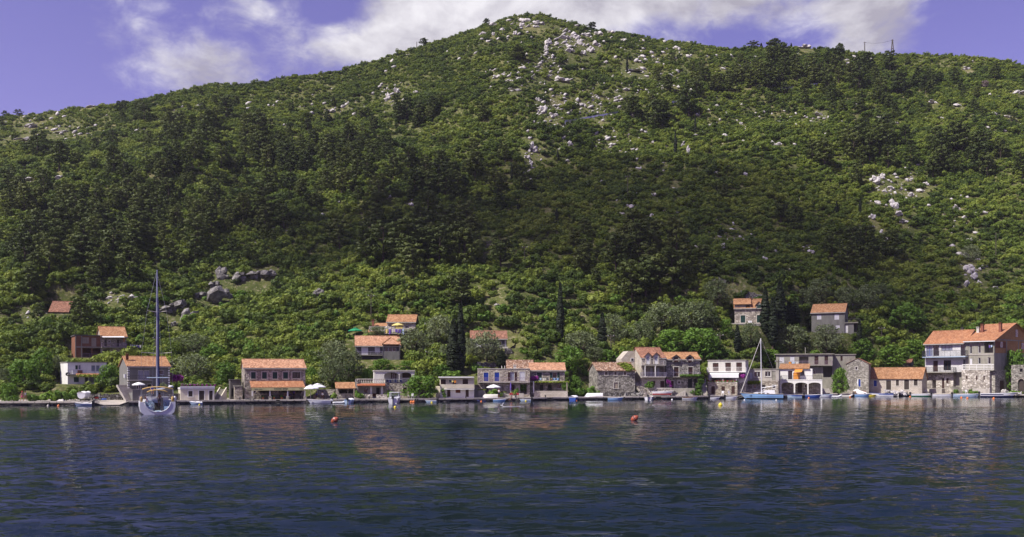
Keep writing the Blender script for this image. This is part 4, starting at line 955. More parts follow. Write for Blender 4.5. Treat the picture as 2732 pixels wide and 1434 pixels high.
# 24 --- big white block wing
h = House('white_block_house', 'three-storey white block house with red roof and two long balconies', C8, 1182, 1722, back=7.5, dl=-24, depth=9)
x0, x1, H = h.body('white_block', [('gd', 1200, 402, 1283, 552, {'glass': 'curtain_glass', 'frame': 'blue'}), ('gd', 1291, 400, 1366, 552, {'frame': 'dark_metal'}), ('gl', 1400, 407, 1549, 485, {'frame': 'dark_metal', 'glass': 'curtain_glass'}), ('gd', 1658, 398, 1718, 548, {'frame': 'dark_metal'}),
   ('do:brown_shutter', 1290, 615, 1353, 762), ('gd', 1430, 608, 1528, 745, {'frame': 'brown_shutter'}), ('do:dark_metal', 1690, 598, 1718, 735)], H=h.pt(1450, 375)[1], gable=h.pt(1500, 222, 4.5)[1], foot=h.pt(1400, 768)[1])
h.gable_roof('tile_red', x0, x1, H, h.pt(1500, 222, 4.5)[1], oh=.55)
h.balcony(1145, 1722, 566, 486, 1.5, 'pale_blue', 'dark_metal')
h.balcony(1160, 1560, 768, 705, 1.5, 'concrete', 'dark_metal')
h.body('stone_pale', [('dk', 1278, 870, 1329, 985), ('do:brown_shutter', 1408, 850, 1438, 985), ('sh:brown_shutter', 1465, 850, 1494, 915), ('dk', 1318, 805, 1335, 835)], x0=.1, x1=h.pt(1560, 0)[0], H=h.pt(1400, 768)[1]-.17, name='ground_wall')
h.body('concrete', [], x0=h.pt(1560, 0)[0]+.003, x1=h.W, y0=1.0, H=h.pt(1400, 768)[1]-.003, name='stair_wall')
MB().box(h.pt(1265, 0, -.6)[0], h.pt(1430, 0, -.6)[0], -1.6, -.003, -.3, h.pt(1340, 992, -1.6)[1]).build('door_platform', 'light_concrete', h.root)
for x0_, x1_, y0_, y1_ in ((1875, 1908, 168, 245), (1930, 1965, 130, 240)): h.chimney(x0_, y0_, x1_, y1_, 4.5, 'offwhite' if x0_ < 1900 else 'chimney_brick')
h.chimney(1665, 178, 1697, 205, 5.5, 'dark_concrete')
hwb = h
# 25 --- grey wing with brick gable
h = House('brick_gable_house', 'grey and raw orange brick house with big gable at the right edge', C8, 1728, 2105, back=4.2, dl=-25, depth=20)
zg = h.pt(1900, 738)[1]
x0, x1, H = h.body('concrete', [('gd', 1778, 380, 1810, 522), ('gd', 1893, 370, 1927, 515), ('dk', 1975, 358, 2092, 512, {'deep': 2.0}), ('sh:white_shutter', 1778, 585, 1812, 668), ('gl', 1893, 575, 1925, 660), ('gl', 2020, 570, 2060, 660)], H=h.pt(1900, 345)[1], foot=zg, name='wall')
# deep gable side wall of raw brick, with frame beams
ap = h.pt(2105, 300)[1]; D_ = 20.0
zap = H + 4.0
mb = MB(); mb.add([(x1+.02, 0, H-2.9), (x1+.02, D_, H-2.9), (x1+.02, D_, H), (x1+.02, D_/2, zap), (x1+.02, 0, H)], [(0, 1, 2, 3, 4)]); mb.build('brick_gable', 'orange_block', h.root)
for yy in (.15, 6.0, 12.0): MB().box(x1+.022, x1+.07, yy-.15, yy+.15, H-2.9, H-.002).build('concrete_frame', 'concrete', h.root)
MB().box(x1+.022, x1+.075, 0, D_, H, H+.25).build('ring_beam', 'concrete', h.root)
for yy, w_, z0_, z1_, nm in ((3.2, 3.0, H-2.0, H-.4, 'loggia_opening'),):
    MB().box(x1+.021, x1+.06, .6, 5.6, H-1.7, H-.3).build('loggia_opening', 'red_wood', h.root)
for yy, z0_, z1_ in ((14.0, H-1.8, H-.4), (11.0, H+1.0, H+2.6), (3.4, H-1.6, H-.35)):
    w = MB().box(x1+.0625, x1+.11, yy-.5, yy+.5, z0_, z1_).build('window', 'white_shutter', h.root); MB().box(x1+.1105, x1+.12, yy-.4, yy+.4, z0_+.1, z1_-.1).build('pane', 'glass', w)
k = (zap-H)/(D_/2)
rf = MB(); sheet_roof(rf, x0-.3, x1+.5, -.7, H-.7*k+.15, D_/2, zap+.15); sheet_roof(rf, x0-.3, x1+.5, D_+.5, H-.5*k+.15, D_/2, zap+.15); rf.build('roof', 'tile_red', h.root, fix=False)
MB().box(x0-.3, x1+.5, -.8, -.7, H-.7*k-.05, H-.7*k+.12).build('gutter', 'gel_white', h.root)
a = h.pt(2190, 130, 6); b = h.pt(2190, 205, 6)
h.chimney(2172, 110, 2206, 210, 4.5, 'chimney_brick')
MB().box(x0, x1+.02, -.1, -.003, h.pt(1900, 530)[1]-.15, h.pt(1900, 530)[1]+.05).build('floor_band', 'light_concrete', h.root)
h.body('stone_pale', [('sh:brown_shutter', 1730, 818, 1747, 860), ('sh:brown_shutter', 1863, 815, 1882, 875), ('sh:brown_shutter', 1962, 815, 1981, 870)], x0=h.pt(1672, 0, -1.5)[0], x1=h.pt(2045, 0, -1.5)[0], y0=-1.5, y1=2.5, H=h.pt(1850, 742, -1.5)[1], name='stone_base')
h.body('stone_grey', [], x0=h.pt(2045, 0, -1.5)[0]+.003, x1=x1+.5, y0=-.6, y1=D_, H=zg-.003, name='ground_wall')
h.body('concrete', [], x0=x0+.3, x1=x1+.01, y0=.5, y1=D_-.1, H=H-2.9, foot=zg, name='lower_wall')
h.rail(h.pt(1675, 0, -1.5)[0], h.pt(2100, 0, -1.4)[0], -1.4, h.pt(1850, 740, -1.5)[1], h.pt(1850, 662, -1.4)[1], 'white_paint', 'boards')
MB().box(h.pt(2045, 0, -1.5)[0], h.pt(2100, 0, -1.4)[0], -1.45, .5, h.pt(1850, 740, -1.5)[1]-.2, h.pt(1850, 740, -1.5)[1]-.003).build('balcony_slab', 'concrete', h.root)
laundry('lilac_towel_line', 'lilac towels drying in the open brick loggia at right', [h.world(h.pt(2035, 0)[0], -.15, h.pt(2060, 405)[1]), h.world(h.pt(2088, 0)[0], -.15, h.pt(2060, 405)[1])], ['purple_cloth', 'pale_blue'], h=.55)
h.wallbox(1815, 990, 2045, 1030, -3.2, .8, 'light_concrete', 'planter')
MB().box(x1+.503, x1+.56, 1.6, 3.4, .15, 3.0).build('side_door', 'brown_shutter', h.root)
hbg = h
# 26 --- ruined stone boathouse, right edge
h = House('ruined_boathouse', 'roofless dark stone boathouse with arched door at the right edge', C8, 2332, 2620, back=3.6, dl=-6, depth=6, cat='boathouse')
ax, bx = h.pt(2425, 0)[0], h.pt(2510, 0)[0]
mb = MB(); Ht = h.pt(2400, 670)[1]; zsp = h.pt(2450, 905)[1]; zcr = h.pt(2450, 858)[1]
wx0, wx1, wz0, wz1 = h.rect(2447, 722, 2485, 765)
arch_wall(mb, 0, h.W, 0, .5, -.6, wz0, [(ax, bx)], zsp, min(zcr, wz0-.1))
mb.box(0, wx0, 0, .5, wz0, Ht); mb.box(wx1, h.W, 0, .5, wz0, Ht); mb.box(wx0, wx1, 0, .5, wz1, Ht)
mb.box(0, .5, .5, 6, -.6, Ht-.4); mb.box(h.W-.5, h.W, .5, 6, -.6, Ht-.6); mb.box(.5, h.W-.5, 5.5, 6, -.6, Ht-.2)
mb.build('wall', 'stone_dark', h.root)
MB().box(ax, bx, .3, .36, -.2, zcr).build('door', 'dark_wood', h.root)
arc = MB(); n = 12
for i in range(n):
    t0, t1 = math.pi*(1-i/n), math.pi*(1-(i+1)/n); m_ = (ax+bx)/2; rx = (bx-ax)/2
    def q(tt, e): return (m_+(rx+e)*math.cos(tt), zsp+(min(zcr, wz0-.1)-zsp+e)*math.sin(tt))
    MB().prism([q(t0-.01, .01), q(t1+.01, .01), q(t1+.01, .28), q(t0-.01, .28)], 'y', -.06, -.002).build('arch_stone', 'stone_pale', h.root)
MB().box(wx0, wx1, .3, .35, wz0, wz1).build('window', 'black', h.root)
# 27 --- upper stone house with green shutters
h = House('upper_stone_house', 'upper grey stone house with green shutters beside the tall cypresses', C7, 532, 856, base=345, dl=1, depth=7)
x0, x1, H = h.body('stone_rose', [('sh:green_shutter', 597, 253, 649, 335, TR), ('sh:green_shutter', 775, 250, 828, 333, TR)], H=h.pt(700, 172)[1], gable=h.pt(700, 85, 3.5)[1])
h.gable_roof('tile_orange', x0, x1, H, h.pt(700, 82, 3.5)[1])
xm = h.pt(706, 0, -.1)[0]
h.body('stone_grey', [('sh:pale_wood', 550, 145, 645, 190), ('dk', 655, 143, 700, 188)], x0=0, x1=xm, y0=-.12, y1=3.0, H=h.pt(600, 135)[1], foot=H-.6, name='loft_wall')
h.lean_to('tile_orange', -.3, xm+.2, -.5, h.pt(600, 135)[1]+.02, 3.3, h.pt(600, 83, 3.5)[1]+.3, 'loft_roof')
h.dormer(778, 138, 818, 180, 103, 'stone_grey', 'green_shutter', 'tile_orange')
h.chimney(700, 65, 718, 115, 3.2, 'chimney_brick')
for x in (690, 712): q = h.rect(x-9, 312, x+9, 334, -.3); MB().box(q[0], q[1], -.35, -.01, q[2], q[3]).build('air_conditioner', 'gel_white', h.root)
h.wallbox(470, 345, 860, 362, -2.2, .3, 'dry_wall', 'terrace_wall'); MB().box(h.pt(470, 0, -2.2)[0], h.W, -1.898, -.003, -2.5, -.02).build('terrace_floor', 'light_concrete', h.root)
# 28 --- grey house upper right
h = House('upper_grey_house', 'upper dark grey house with white windows, orange roof and side balcony', C7, 1372, 1735, base=450, dl=-7, depth=8)
x0, x1, H = h.body('grey_plaster', [('sh:white_shutter', 1430, 248, 1480, 300), ('sh:white_shutter', 1622, 242, 1674, 302), ('sh:white_shutter', 1637, 362, 1680, 412)], H=h.pt(1600, 218)[1], gable=h.pt(1600, 138, 4)[1])
h.gable_roof('tile_orange', x0, x1, H, h.pt(1600, 135, 4)[1])
bz = h.pt(1800, 330)[1]; bx1 = h.pt(1890, 0)[0]
h.body('grey_plaster', [('do:white_paint', 1738, 362, 1772, 445), ('dk', 1835, 345, 1880, 440)], x0=h.W+.003, x1=bx1, y0=.3, y1=5, H=bz-.2, name='annex_wall')
MB().box(h.W+.003, bx1+.1, 0, 5.1, bz-.197, bz).build('balcony_slab', 'concrete', h.root)
h.rail(h.W+.1, bx1, .1, bz, h.pt(1800, 287)[1], 'dark_metal', 'bars', 5)
# tin-roofed barn far left, half hidden by pines
h = House('barn', 'brown roofed barn half hidden by pines on the left slope', C0, 132, 182, base=838, dl=-14, depth=7, cat='barn')
x0, x1, H = h.body('dark_concrete', [], H=h.pt(150, 832)[1], gable=h.pt(150, 808, 3.5)[1]); h.gable_roof('tile_brown', x0, x1, H, h.pt(150, 806, 3.5)[1], trim=False)
h = House('ridge_hut', 'tiny white hut among pines just below the ridge', C0, 2258, 2266, base=178, dl=0, depth=3, cat='hut')
x0, x1, H = h.body('white_paint', [], H=h.pt(2262, 166)[1]); h.flat_roof('concrete', x0, x1, H, oh=.1, th=.15)
# ------------------------------------------------------------------ terrain, quay, sea
us = np.linspace(-0.86, 0.86, 400); NT_ = 210
Yv = []
PXg = CX + F * us
tt = np.concatenate([np.linspace(0, 1, NT_) ** 1.25, np.linspace(1.02, 1.6, 14)])
Ysg = shore(PXg) + 1.2; Yrg = ridgeY(PXg)
Y2 = Ysg[None, :] + (Yrg - Ysg)[None, :] * tt[:, None]
X2 = us[None, :] * Y2
Z2 = ground(X2, Y2)
nr, nc = Y2.shape
vv = np.stack([X2, Y2, Z2], -1).reshape(-1, 3)
idx = np.arange(nr * nc).reshape(nr, nc)
ff = np.stack([idx[:-1, :-1], idx[:-1, 1:], idx[1:, 1:], idx[1:, :-1]], -1).reshape(-1, 4)
def np_mesh(name, v, f):
    me = bpy.data.meshes.new(name); me.vertices.add(len(v)); me.vertices.foreach_set('co', np.asarray(v, np.float32).ravel())
    k = f.shape[1]; me.loops.add(f.size); me.loops.foreach_set('vertex_index', f.astype(np.int32).ravel())
    me.polygons.add(len(f)); me.polygons.foreach_set('loop_start', np.arange(0, f.size, k, dtype=np.int32)); me.polygons.foreach_set('loop_total', np.full(len(f), k, np.int32))
    me.update(calc_edges=True); me.validate(); return me
hill = link_mesh('hillside', np_mesh('hillside', vv, ff), 'hill_ground', None, True); tag(hill, 'rocky green hillside rising behind the village', kind='structure')
sea = link_mesh('sea', np_mesh('sea', [(-6000, -300, 0), (6000, -300, 0), (6000, 6000, 0), (-6000, 6000, 0)], np.array([[0, 1, 2, 3]])), 'sea'); tag(sea, 'rippled dark blue bay water', kind='structure')
# quay: paving sheet with a real stone face towards the water
qs = np.linspace(-700, 3500, 170); mbq = []; mbf = []
ramp = lambda px: float(np.clip(1 - abs(px - 296) / 44.0, 0, 1) > .35)      # slipway beside the white house
top = []; 
vq = []; fq = []; vf = []; fface = []
for i, px in enumerate(qs):
    ys = float(shore(px)); u = (px - CX) / F
    j = .12 * math.sin(i * 1.7) + .08 * math.sin(i * 4.1)
    if ramp(px): za, zb_q = .12, QZ
    else: za = zb_q = QZ
    vq += [(u*(ys+j), ys+j, za), (u*(ys+4.5), ys+4.5, (za+zb_q)/2 if za < QZ else QZ), (u*(ys+9.5), ys+9.5, zb_q), (u*(ys+16), ys+16, QZ-.02)]
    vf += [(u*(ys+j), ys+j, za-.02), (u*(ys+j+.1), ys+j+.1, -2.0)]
for i in range(len(qs)-1):
    for k in range(3): fq.append((4*i+k, 4*(i+1)+k, 4*(i+1)+k+1, 4*i+k+1))
    fface.append((2*i, 2*i+1, 2*i+3, 2*i+2))
quay = link_mesh('quay', np_mesh('quay', vq, np.array(fq)), 'quay_top'); tag(quay, 'pale concrete quay running along the waterfront', kind='structure')
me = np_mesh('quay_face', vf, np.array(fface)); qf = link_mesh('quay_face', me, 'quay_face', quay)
# coping stones along the quay edge
cop = None
for i in range(0, 150):
    px = -60 + i * 19.2
    if ramp(px) or ramp(px+19): continue
    y0 = float(shore(px)); y1 = float(shore(px + 18.6)); u0 = (px - CX)/F; u1 = (px + 18.6 - CX)/F; dz = .02*math.sin(i*2.3); o = -.12 + .05*math.sin(i*1.3)
    vs = [(u0*(y0+o), y0+o, QZ-.22), (u1*(y1+o), y1+o, QZ-.22), (u1*(y1+.75), y1+.75, QZ-.22), (u0*(y0+.75), y0+.75, QZ-.22)]
    vs += [(x, y, QZ+.045+dz) for x, y, z in vs]
    mb = MB().add(vs, [(0,3,2,1),(4,5,6,7),(0,1,5,4),(1,2,6,5),(2,3,7,6),(3,0,4,7)])
    mb.build('coping_stone', 'quay_top', quay)

# ------------------------------------------------------------------ leaf geometry
def leaf_cards(centers, radii, n, size, seed=0, flat=1.0, out=0.75, shell=0.55, aspect=1.6):
    """n small leaf faces scattered through each clump, turned mostly outwards"""
    g = np.random.default_rng(seed); V = []; k = 0
    P = []; N = []
    for c, r in zip(centers, radii):
        m_ = n if np.isscalar(n) else n[k]; k += 1
        d = g.normal(size=(m_, 3)); d /= np.linalg.norm(d, axis=1)[:, None]
        rad = (shell + (1 - shell) * g.random(m_) ** 0.5)
        rr = np.asarray(r, float) if np.ndim(r) else np.array([r, r, r * flat])
        P.append(np.asarray(c) + d * rad[:, None] * rr); nn = d / np.maximum(rr, .01); nn /= np.linalg.norm(nn, axis=1)[:, None]
        q = g.normal(size=(m_, 3)); q /= np.linalg.norm(q, axis=1)[:, None]
        nn = nn * out + q * (1 - out); nn /= np.linalg.norm(nn, axis=1)[:, None] + 1e-6; N.append(nn)
    P = np.concatenate(P); N = np.concatenate(N); m_ = len(P)
    t_ = np.cross(N, g.normal(size=(m_, 3))); t_ /= np.linalg.norm(t_, axis=1)[:, None] + 1e-6; b_ = np.cross(N, t_)
    s = size * (0.6 + 0.8 * g.random(m_)); a = t_ * (s * aspect * .5)[:, None]; b2 = b_ * (s * .5)[:, None]
    v = np.stack([P - a, P - b2 * .9 , P + a, P + b2 * .9], 1).reshape(-1, 3)
    f = np.arange(m_ * 4).reshape(-1, 4); return v, f
def leaf_mesh(name, v, f, m_):
    me = np_mesh(name, v, f); me.materials.append(MATS[m_]); return me
def limb_mesh(name, limbs, m_='bark'):
    mb = MB()
    for pts, rr in limbs: mb.tube(pts, rr, 6)
    me = mb.mesh(name); me.materials.append(MATS[m_]); return me
def make_pine(seed):
    """Aleppo pine about 10 m tall: leaning bole, limbs, ragged stacked pads"""
    g = random.Random(seed); H = 10; lean = g.uniform(-.9, .9); ly = g.uniform(-.5, .5); C = []; Rr = []; limbs = []
    tip = lambda z: Vector((lean * (max(z, 0) / H) ** 1.5, ly * (max(z, 0) / H) ** 1.5, z))
    limbs.append(([tip(z) for z in (-1.5, 0, 2.5, 5, 7.5, 9.3)], [.30, .26, .20, .15, .10, .04]))
    lo = g.uniform(1.2, 3.0); wide = g.uniform(3.0, 4.3); n = g.randint(26, 34)
    for i in range(n):
        f = (i + g.random()) / n; z = lo + (H - lo) * f
        prof = math.sqrt(max(.03, 1 - ((f - .42) / .62) ** 2)); w = wide * prof * g.uniform(.75, 1.1)
        a = i * 2.4 + g.uniform(-.5, .5); rr = w * g.uniform(.35, 1.0)
        p = tip(z) + Vector((math.cos(a) * rr, math.sin(a) * rr, g.uniform(-.3, .4)))
        r = g.uniform(.85, 1.45) * (1 - .2 * f); C.append(tuple(p)); Rr.append((r, r, r * g.uniform(.45, .7)))
        if i % 2 == 0: limbs.append(([tip(z - .9), (tip(z - .9) + p) / 2 + Vector((0, 0, -.1)), p], [.09, .06, .025]))
    v, f = leaf_cards(C, Rr, 56, .38, seed, out=.72, shell=.55, aspect=1.9)
    return leaf_mesh('pine_crown', v, f, 'leaf_pine'), limb_mesh('pine_trunk', limbs)
def make_broad(seed, m_, H=6, W=5.5, leaf=.30, n=46, clumps=34, trunkh=.28):
    g = random.Random(seed); C = []; Rr = []; limbs = []; fork = Vector((g.uniform(-.3, .3), 0, H * trunkh))
    limbs.append(([(0, 0, -1.2), (0, 0, 0), tuple(fork)], [.26, .22, .18]))
    for i in range(clumps):
        a = i * 2.399 + g.uniform(-.4, .4); f = (i + .5) / clumps; z = H * (trunkh * .75 + (1 - trunkh * .75) * f)
        e = math.sqrt(max(.05, 1 - ((f - .42) / .60) ** 2)); rr = W / 2 * e * g.uniform(.35, .95)
        p = Vector((math.cos(a) * rr, math.sin(a) * rr, z + g.uniform(-.3, .3))); r = W * g.uniform(.11, .19)
        C.append(tuple(p)); Rr.append((r, r, r * g.uniform(.65, .95)))
        if i % 4 == 0: limbs.append(([fork, (fork + p) / 2 + Vector((0, 0, .2)), p], [.12, .08, .03]))
    v, f = leaf_cards(C, Rr, n, leaf, seed, out=.68, shell=.5)
    return leaf_mesh('crown', v, f, m_), limb_mesh('trunk', limbs)
def make_cypress(seed):
    """column 12 m tall, 1.7 m wide"""
    g = random.Random(seed); C = []; Rr = []
    for i in range(46):
        f = i / 45; z = .5 + 11.2 * f; w = .85 * min(1, .55 + f * 2.2) * (1 - max(0, f - .35) ** 1.6 * 1.75); w = max(w, .07)
        for k in range(2):
            a = g.uniform(0, 6.28); C.append((math.cos(a) * w * .32, math.sin(a) * w * .32, z)); Rr.append((w * .85, w * .85, .5))
    v, f = leaf_cards(C, Rr, 60, .30, seed, out=.85, shell=.85, aspect=2.0)
    return leaf_mesh('cypress_crown', v, f, 'leaf_cypress'), limb_mesh('cypress_trunk', [([(0, 0, -1), (0, 0, .4), (0, 0, 9)], [.2, .17, .05])])
def make_shrub(seed, m_='leaf_macchia', W=3.0, H=1.7, n=34, leaf=.23, clumps=9):
    g = random.Random(seed); C = [(0, 0, H * .45)]; Rr = [(W * .36, W * .36, H * .42)]
    for i in range(clumps):
        a = i * 2.4 + g.uniform(-.5, .5); rr = W * .5 * g.uniform(.3, .8); r = W * g.uniform(.14, .24)
        C.append((math.cos(a) * rr, math.sin(a) * rr, H * g.uniform(.25, .85))); Rr.append((r, r, r * .85))
    v, f = leaf_cards(C, Rr, n, leaf, seed, out=.72, shell=.6)
    return leaf_mesh('shrub_leaves', v, f, m_)
PINES = [make_pine(s) for s in range(11, 18)]
OLIVES = [make_broad(s, 'leaf_olive', 6, 7.5, .24, 58, 44, .22) for s in range(31, 35)]
BROADS = [make_broad(s, 'leaf_broad', 6, 6.5, .34, 48, 40, .12) for s in range(41, 46)]
CYPS = [make_cypress(s) for s in range(51, 54)]
SHRUBS = [make_shrub(s, n=52 + s % 3 * 6) for s in range(61, 69)]
BSHRUB = [make_shrub(s, 'leaf_broad', leaf=.30, n=42) for s in range(71, 74)]
def tree(name, label, cat, pair, loc, sx, sz, group=None, rz=None):
    root = empty(name, loc, random.uniform(0, 6.28) if rz is None else rz); root.scale = (sx, sx, sz); tag(root, label, cat, group)
    for nm, me in (('crown', pair[0]), ('trunk', pair[1])):
        o = bpy.data.objects.new(nm, me); COL.objects.link(o); o.parent = root
    return root
PLACED = []
def grow(kind, px, base, w, hgt, label, group=None, quay_back=None, zloc=None):
    """plant a tree so that it stands w x hgt photograph pixels large with its foot at row `base`"""
    if quay_back is not None: X, Y = on_quay(px, quay_back); z = QZ
    else: X, Y, z = hit(px, base, True)
    if zloc is not None: z = zloc
    m = Y / F; W, H_ = w * m, hgt * m
    pair, W0, H0, nm, cat = {'pine': (random.choice(PINES), 7.6, 10.2, 'pine_tree', 'tree'), 'olive': (random.choice(OLIVES), 7.4, 6.3, 'olive_tree', 'tree'),
        'broad': (random.choice(BROADS), 6.6, 6.4, 'leafy_tree', 'tree'), 'cypress': (random.choice(CYPS), 1.2, 12.0, 'cypress_tree', 'tree')}[kind]
    PLACED.append((X, Y, W / 2))
    return tree(nm, label, cat, pair, (X, Y, z - .1), W / W0, H_ / H0, group)

# ------------------------------------------------------------------ trees one can name
def cy(px, top, base, w, lab, grp=None, **k): return grow('cypress', px, base, w, base - top, lab, grp, **k)
cy(1209.5, 853, 1000, 24, 'broad shorter cypress of the dark pair behind the cream house')
cy(1228.5, 812, 998, 19, 'taller slim cypress of the dark pair behind the cream house')
cy(1494.5, 757, 921, 15, 'lone tall cypress on the slope left of the spreading olive')
cy(1607, 836, 942, 17, 'single cypress right of the spreading olive, behind the old stone house')
cy(2042, 777, 897, 19, 'left cypress of the tall trio beside the upper stone house')
cy(2061, 801, 926, 20, 'short front cypress of the tall trio beside the upper stone house')
cy(2081, 753, 881, 24, 'tallest cypress of the trio beside the upper stone house')
cy(2105, 808, 872, 20, 'squat dark cypress just right of the tall trio', None); cy(2122, 805, 872, 20, 'second squat dark cypress right of the tall trio')
cy(2292.6, 856, 951, 10, 'thin cypress below the side balcony of the upper grey house')
cy(1967, 869, 941, 13, 'little pointed cypress under the upper stone house terrace')
cy(1340, 938, 984, 22, 'young dark conifer behind the blue shuttered house roof')
for q in [(1365, 439, 487, 5), (1488, 400, 435, 5), (1802, 351, 415, 6), (1855, 315, 355, 5), (1831, 210, 241, 5), (1673, 153, 194, 5), (1092, 381, 400, 5), (1042, 375, 392, 5), (1193, 423, 449, 6),
          (1485, 557, 588, 7), (1384, 530, 569, 7), (95, 529, 551, 7), (321, 567, 590, 8), (2091, 270, 287, 4), (2355, 256, 280, 5), (2412, 210, 245, 5), (2295, 530, 579, 6), (2232, 537, 570, 6), (2031, 115, 132, 5), (2111, 115, 130, 4)]:
    cy(q[0], q[1], q[2], q[3], 'slim small cypress spiking out of the hillside scrub', 'small cypresses on the hillside')
OL = [(10, 1040, 42, 55, 'grey olive at the left edge above the quay'), (152, 1012, 34, 62, 'dark olive left of the white flat house'), (514, 952, 92, 62, 'grey olive above the bougainvillea, upper one'),
  (512, 1018, 112, 74, 'wide olive with pale trunk over the boathouse terrace'), (432, 1046, 38, 48, 'small olive in front of the orange roofed grey house'), (890, 985, 92, 74, 'silvery olive left of the gablet house'),
  (925, 1020, 96, 84, 'olive in front of the gablet house corner'), (886, 1036, 82, 76, 'large olive above the tavern parasols'), (1008, 905, 66, 28, 'low olive below the cottage wing roof'),
  (1104, 946, 95, 68, 'round olive right of the gablet house'), (1170, 918, 88, 76, 'tall olive between cottage and cypress pair'), (1184, 962, 34, 42, 'small olive left of the cypress pair'),
  (1298, 966, 92, 80, 'dark olive hiding the brown roofed house'), (1251, 962, 40, 58, 'slim olive right of the cypress pair'), (1550, 946, 92, 62, 'spreading pale olive between two lone cypresses'),
  (1640, 916, 74, 76, 'olive right of the cypress behind the old stone house'), (1714, 921, 76, 62, 'olive above the tall stone house'), (1588, 963, 60, 36, 'low olive behind the old stone house'),
  (1764, 882, 100, 72, 'silvery olive above the dormer house'), (1842, 884, 100, 76, 'big olive in the grove left of the upper stone house'), (1879, 888, 70, 80, 'olive nearest the upper stone house'),
  (1915, 815, 84, 68, 'dark olive behind the upper stone house roof'), (1998, 933, 66, 70, 'pale olive below the upper stone house'), (2108, 941, 94, 66, 'olive above the long concrete house, left one'),
  (2160, 880, 72, 42, 'olive in front of the upper grey house'), (2203, 941, 96, 72, 'olive above the long concrete house, right one'), (2183, 815, 72, 64, 'olive behind the upper grey house, middle'),
  (2148, 829, 62, 58, 'olive left behind the upper grey house'), (2253, 822, 62, 56, 'olive right behind the upper grey house'), (2313, 832, 76, 72, 'tall olive right of the upper grey house'), (2353, 800, 50, 42, 'small olive on the slope right of the upper grey house'),
  (2590, 700, 55, 45, 'grey olive beside the pale cliff on the right')]
QB = {432: 4.0, 25: 4.0, 1120: 3.8, 1532: 5.0, 2242: 5.5, 2711: 7.0}
for q in OL: grow('olive', *q, quay_back=QB.get(q[0]))
BR = [(290, 1038, 70, 64, 'rounded bright tree right of the white flat house'), (60, 1034, 88, 76, 'large green tree at left above the quay path'), (112, 1010, 60, 80, 'tall green tree left of the white flat house'),
  (25, 1068, 52, 50, 'bright bush tree behind the two walkers'), (128, 885, 30, 38, 'small round lollipop tree below the barn'), (568, 972, 78, 52, 'yellow green tree behind the boathouse olives'), (605, 1026, 66, 58, 'pale green tree left of the tavern'), (672, 962, 58, 48, 'light green tree above the tavern roof left'),
  (832, 1026, 30, 46, 'dark tree against the tavern right gable'), (1120, 1052, 100, 62, 'spreading fig tree between arcade house and cream house'), (1177, 1002, 48, 30, 'bright shrub tree left of the cypress pair foot'),
  (980, 1016, 32, 34, 'leafy tree left of the arcade'), (1532, 1050, 50, 58, 'dense tree right of the vine pergola'), (1522, 1002, 84, 72, 'big leafy tree left of the old stone house'), (1618, 968, 46, 36, 'leafy tree behind the old stone house ridge'),
  (1790, 946, 108, 66, 'broad bright fig behind the tall stone house'), (1862, 947, 108, 72, 'broad fig above the dormer house'), (1898, 962, 70, 64, 'leafy fig above the white terrace house'), (2052, 986, 76, 52, 'fig tree behind the low grey house'),
  (2075, 946, 50, 36, 'bright tree under the squat cypresses'), (2242, 1032, 46, 70, 'dense fig beside the stone gable house'), (1935, 890, 36, 38, 'bright bush tree left of the upper stone house'), (2711, 1045, 66, 118, 'green tree growing out of the ruined boathouse'),
  (2300, 968, 70, 60, 'leafy tree behind the gable end house'), (2380, 985, 90, 62, 'leafy thicket tree behind the low stone cottage'), (2440, 970, 70, 60, 'leafy tree left of the white block house'), (2420, 880, 90, 70, 'round leafy tree on the slope right of the thin cypress'),
  (1090, 992, 70, 30, 'low vine covered tree above the arcade roof'), (1020, 990, 62, 32, 'vine thicket left above the arcade roof')]
for q in BR: grow('broad', *q, quay_back=QB.get(q[0]))
# pines, in the stands the photograph shows: (centre, spread, count, height px, name of the stand)
STANDS = [((330, 560), (330, 95), 52, 62, 'pine in the wide dark belt across the left slope'), ((230, 660), (220, 70), 24, 78, 'tall pine low in the left forest'), ((560, 350), (220, 50), 22, 50, 'pine high on the left shoulder'),
  ((880, 430), (240, 70), 32, 58, 'pine in the middle belt left of centre'), ((1120, 300), (140, 35), 10, 46, 'lone looking pine below the summit, left side'), ((1190, 480), (150, 50), 16, 62, 'pine on the band crossing the centre slope'),
  ((1120, 655), (150, 60), 24, 92, 'pine of the dark grove left of centre'), ((1740, 720), (120, 65), 16, 100, 'pine of the dark grove above the right olives'), ((2290, 690), (70, 35), 6, 86, 'pine in the stand above the upper grey house'),
  ((2080, 205), (230, 42), 40, 46, 'pine in the ridge wood right of the summit'), ((2420, 215), (150, 35), 12, 52, 'pine scattered below the right ridge'), ((2300, 400), (170, 55), 18, 66, 'pine on the upper right slope'), ((2560, 420), (120, 65), 14, 66, 'pine near the right edge of the slope'),
  ((1800, 300), (90, 40), 6, 60, 'pine in the shaded patch right of the summit'), ((1560, 660), (50, 60), 4, 66, 'pine in the green scrub right of centre'), ((2050, 560), (150, 60), 5, 56, 'pine dotted over the right middle slope')]
pg = random.Random(5); npine = 0
for (cx_, cy_), (sx_, sy_), n_, hp, lab in STANDS:
    pts_ = []
    tries = 0
    while len(pts_) < n_ and tries < 4000:
        tries += 1
        px = cx_ + pg.gauss(0, .5) * sx_ * 1.1; py = cy_ + pg.gauss(0, .5) * sy_ * 1.1
        if px < -20 or px > 2752 or py < float(np.interp(px, RX, RY)) + 24: continue
        if any(abs(px - a) < hp * .30 and abs(py - b) < hp * .20 for a, b in pts_): continue
        if py > 800: continue
        pts_.append((px, py))
    for px, py in sorted(pts_, key=lambda q: q[1]):
        k = pg.uniform(.72, 1.2); grow('pine', px, py + hp * .4, hp * .92 * k, hp * 1.12 * k, lab, 'stand: ' + lab); npine += 1
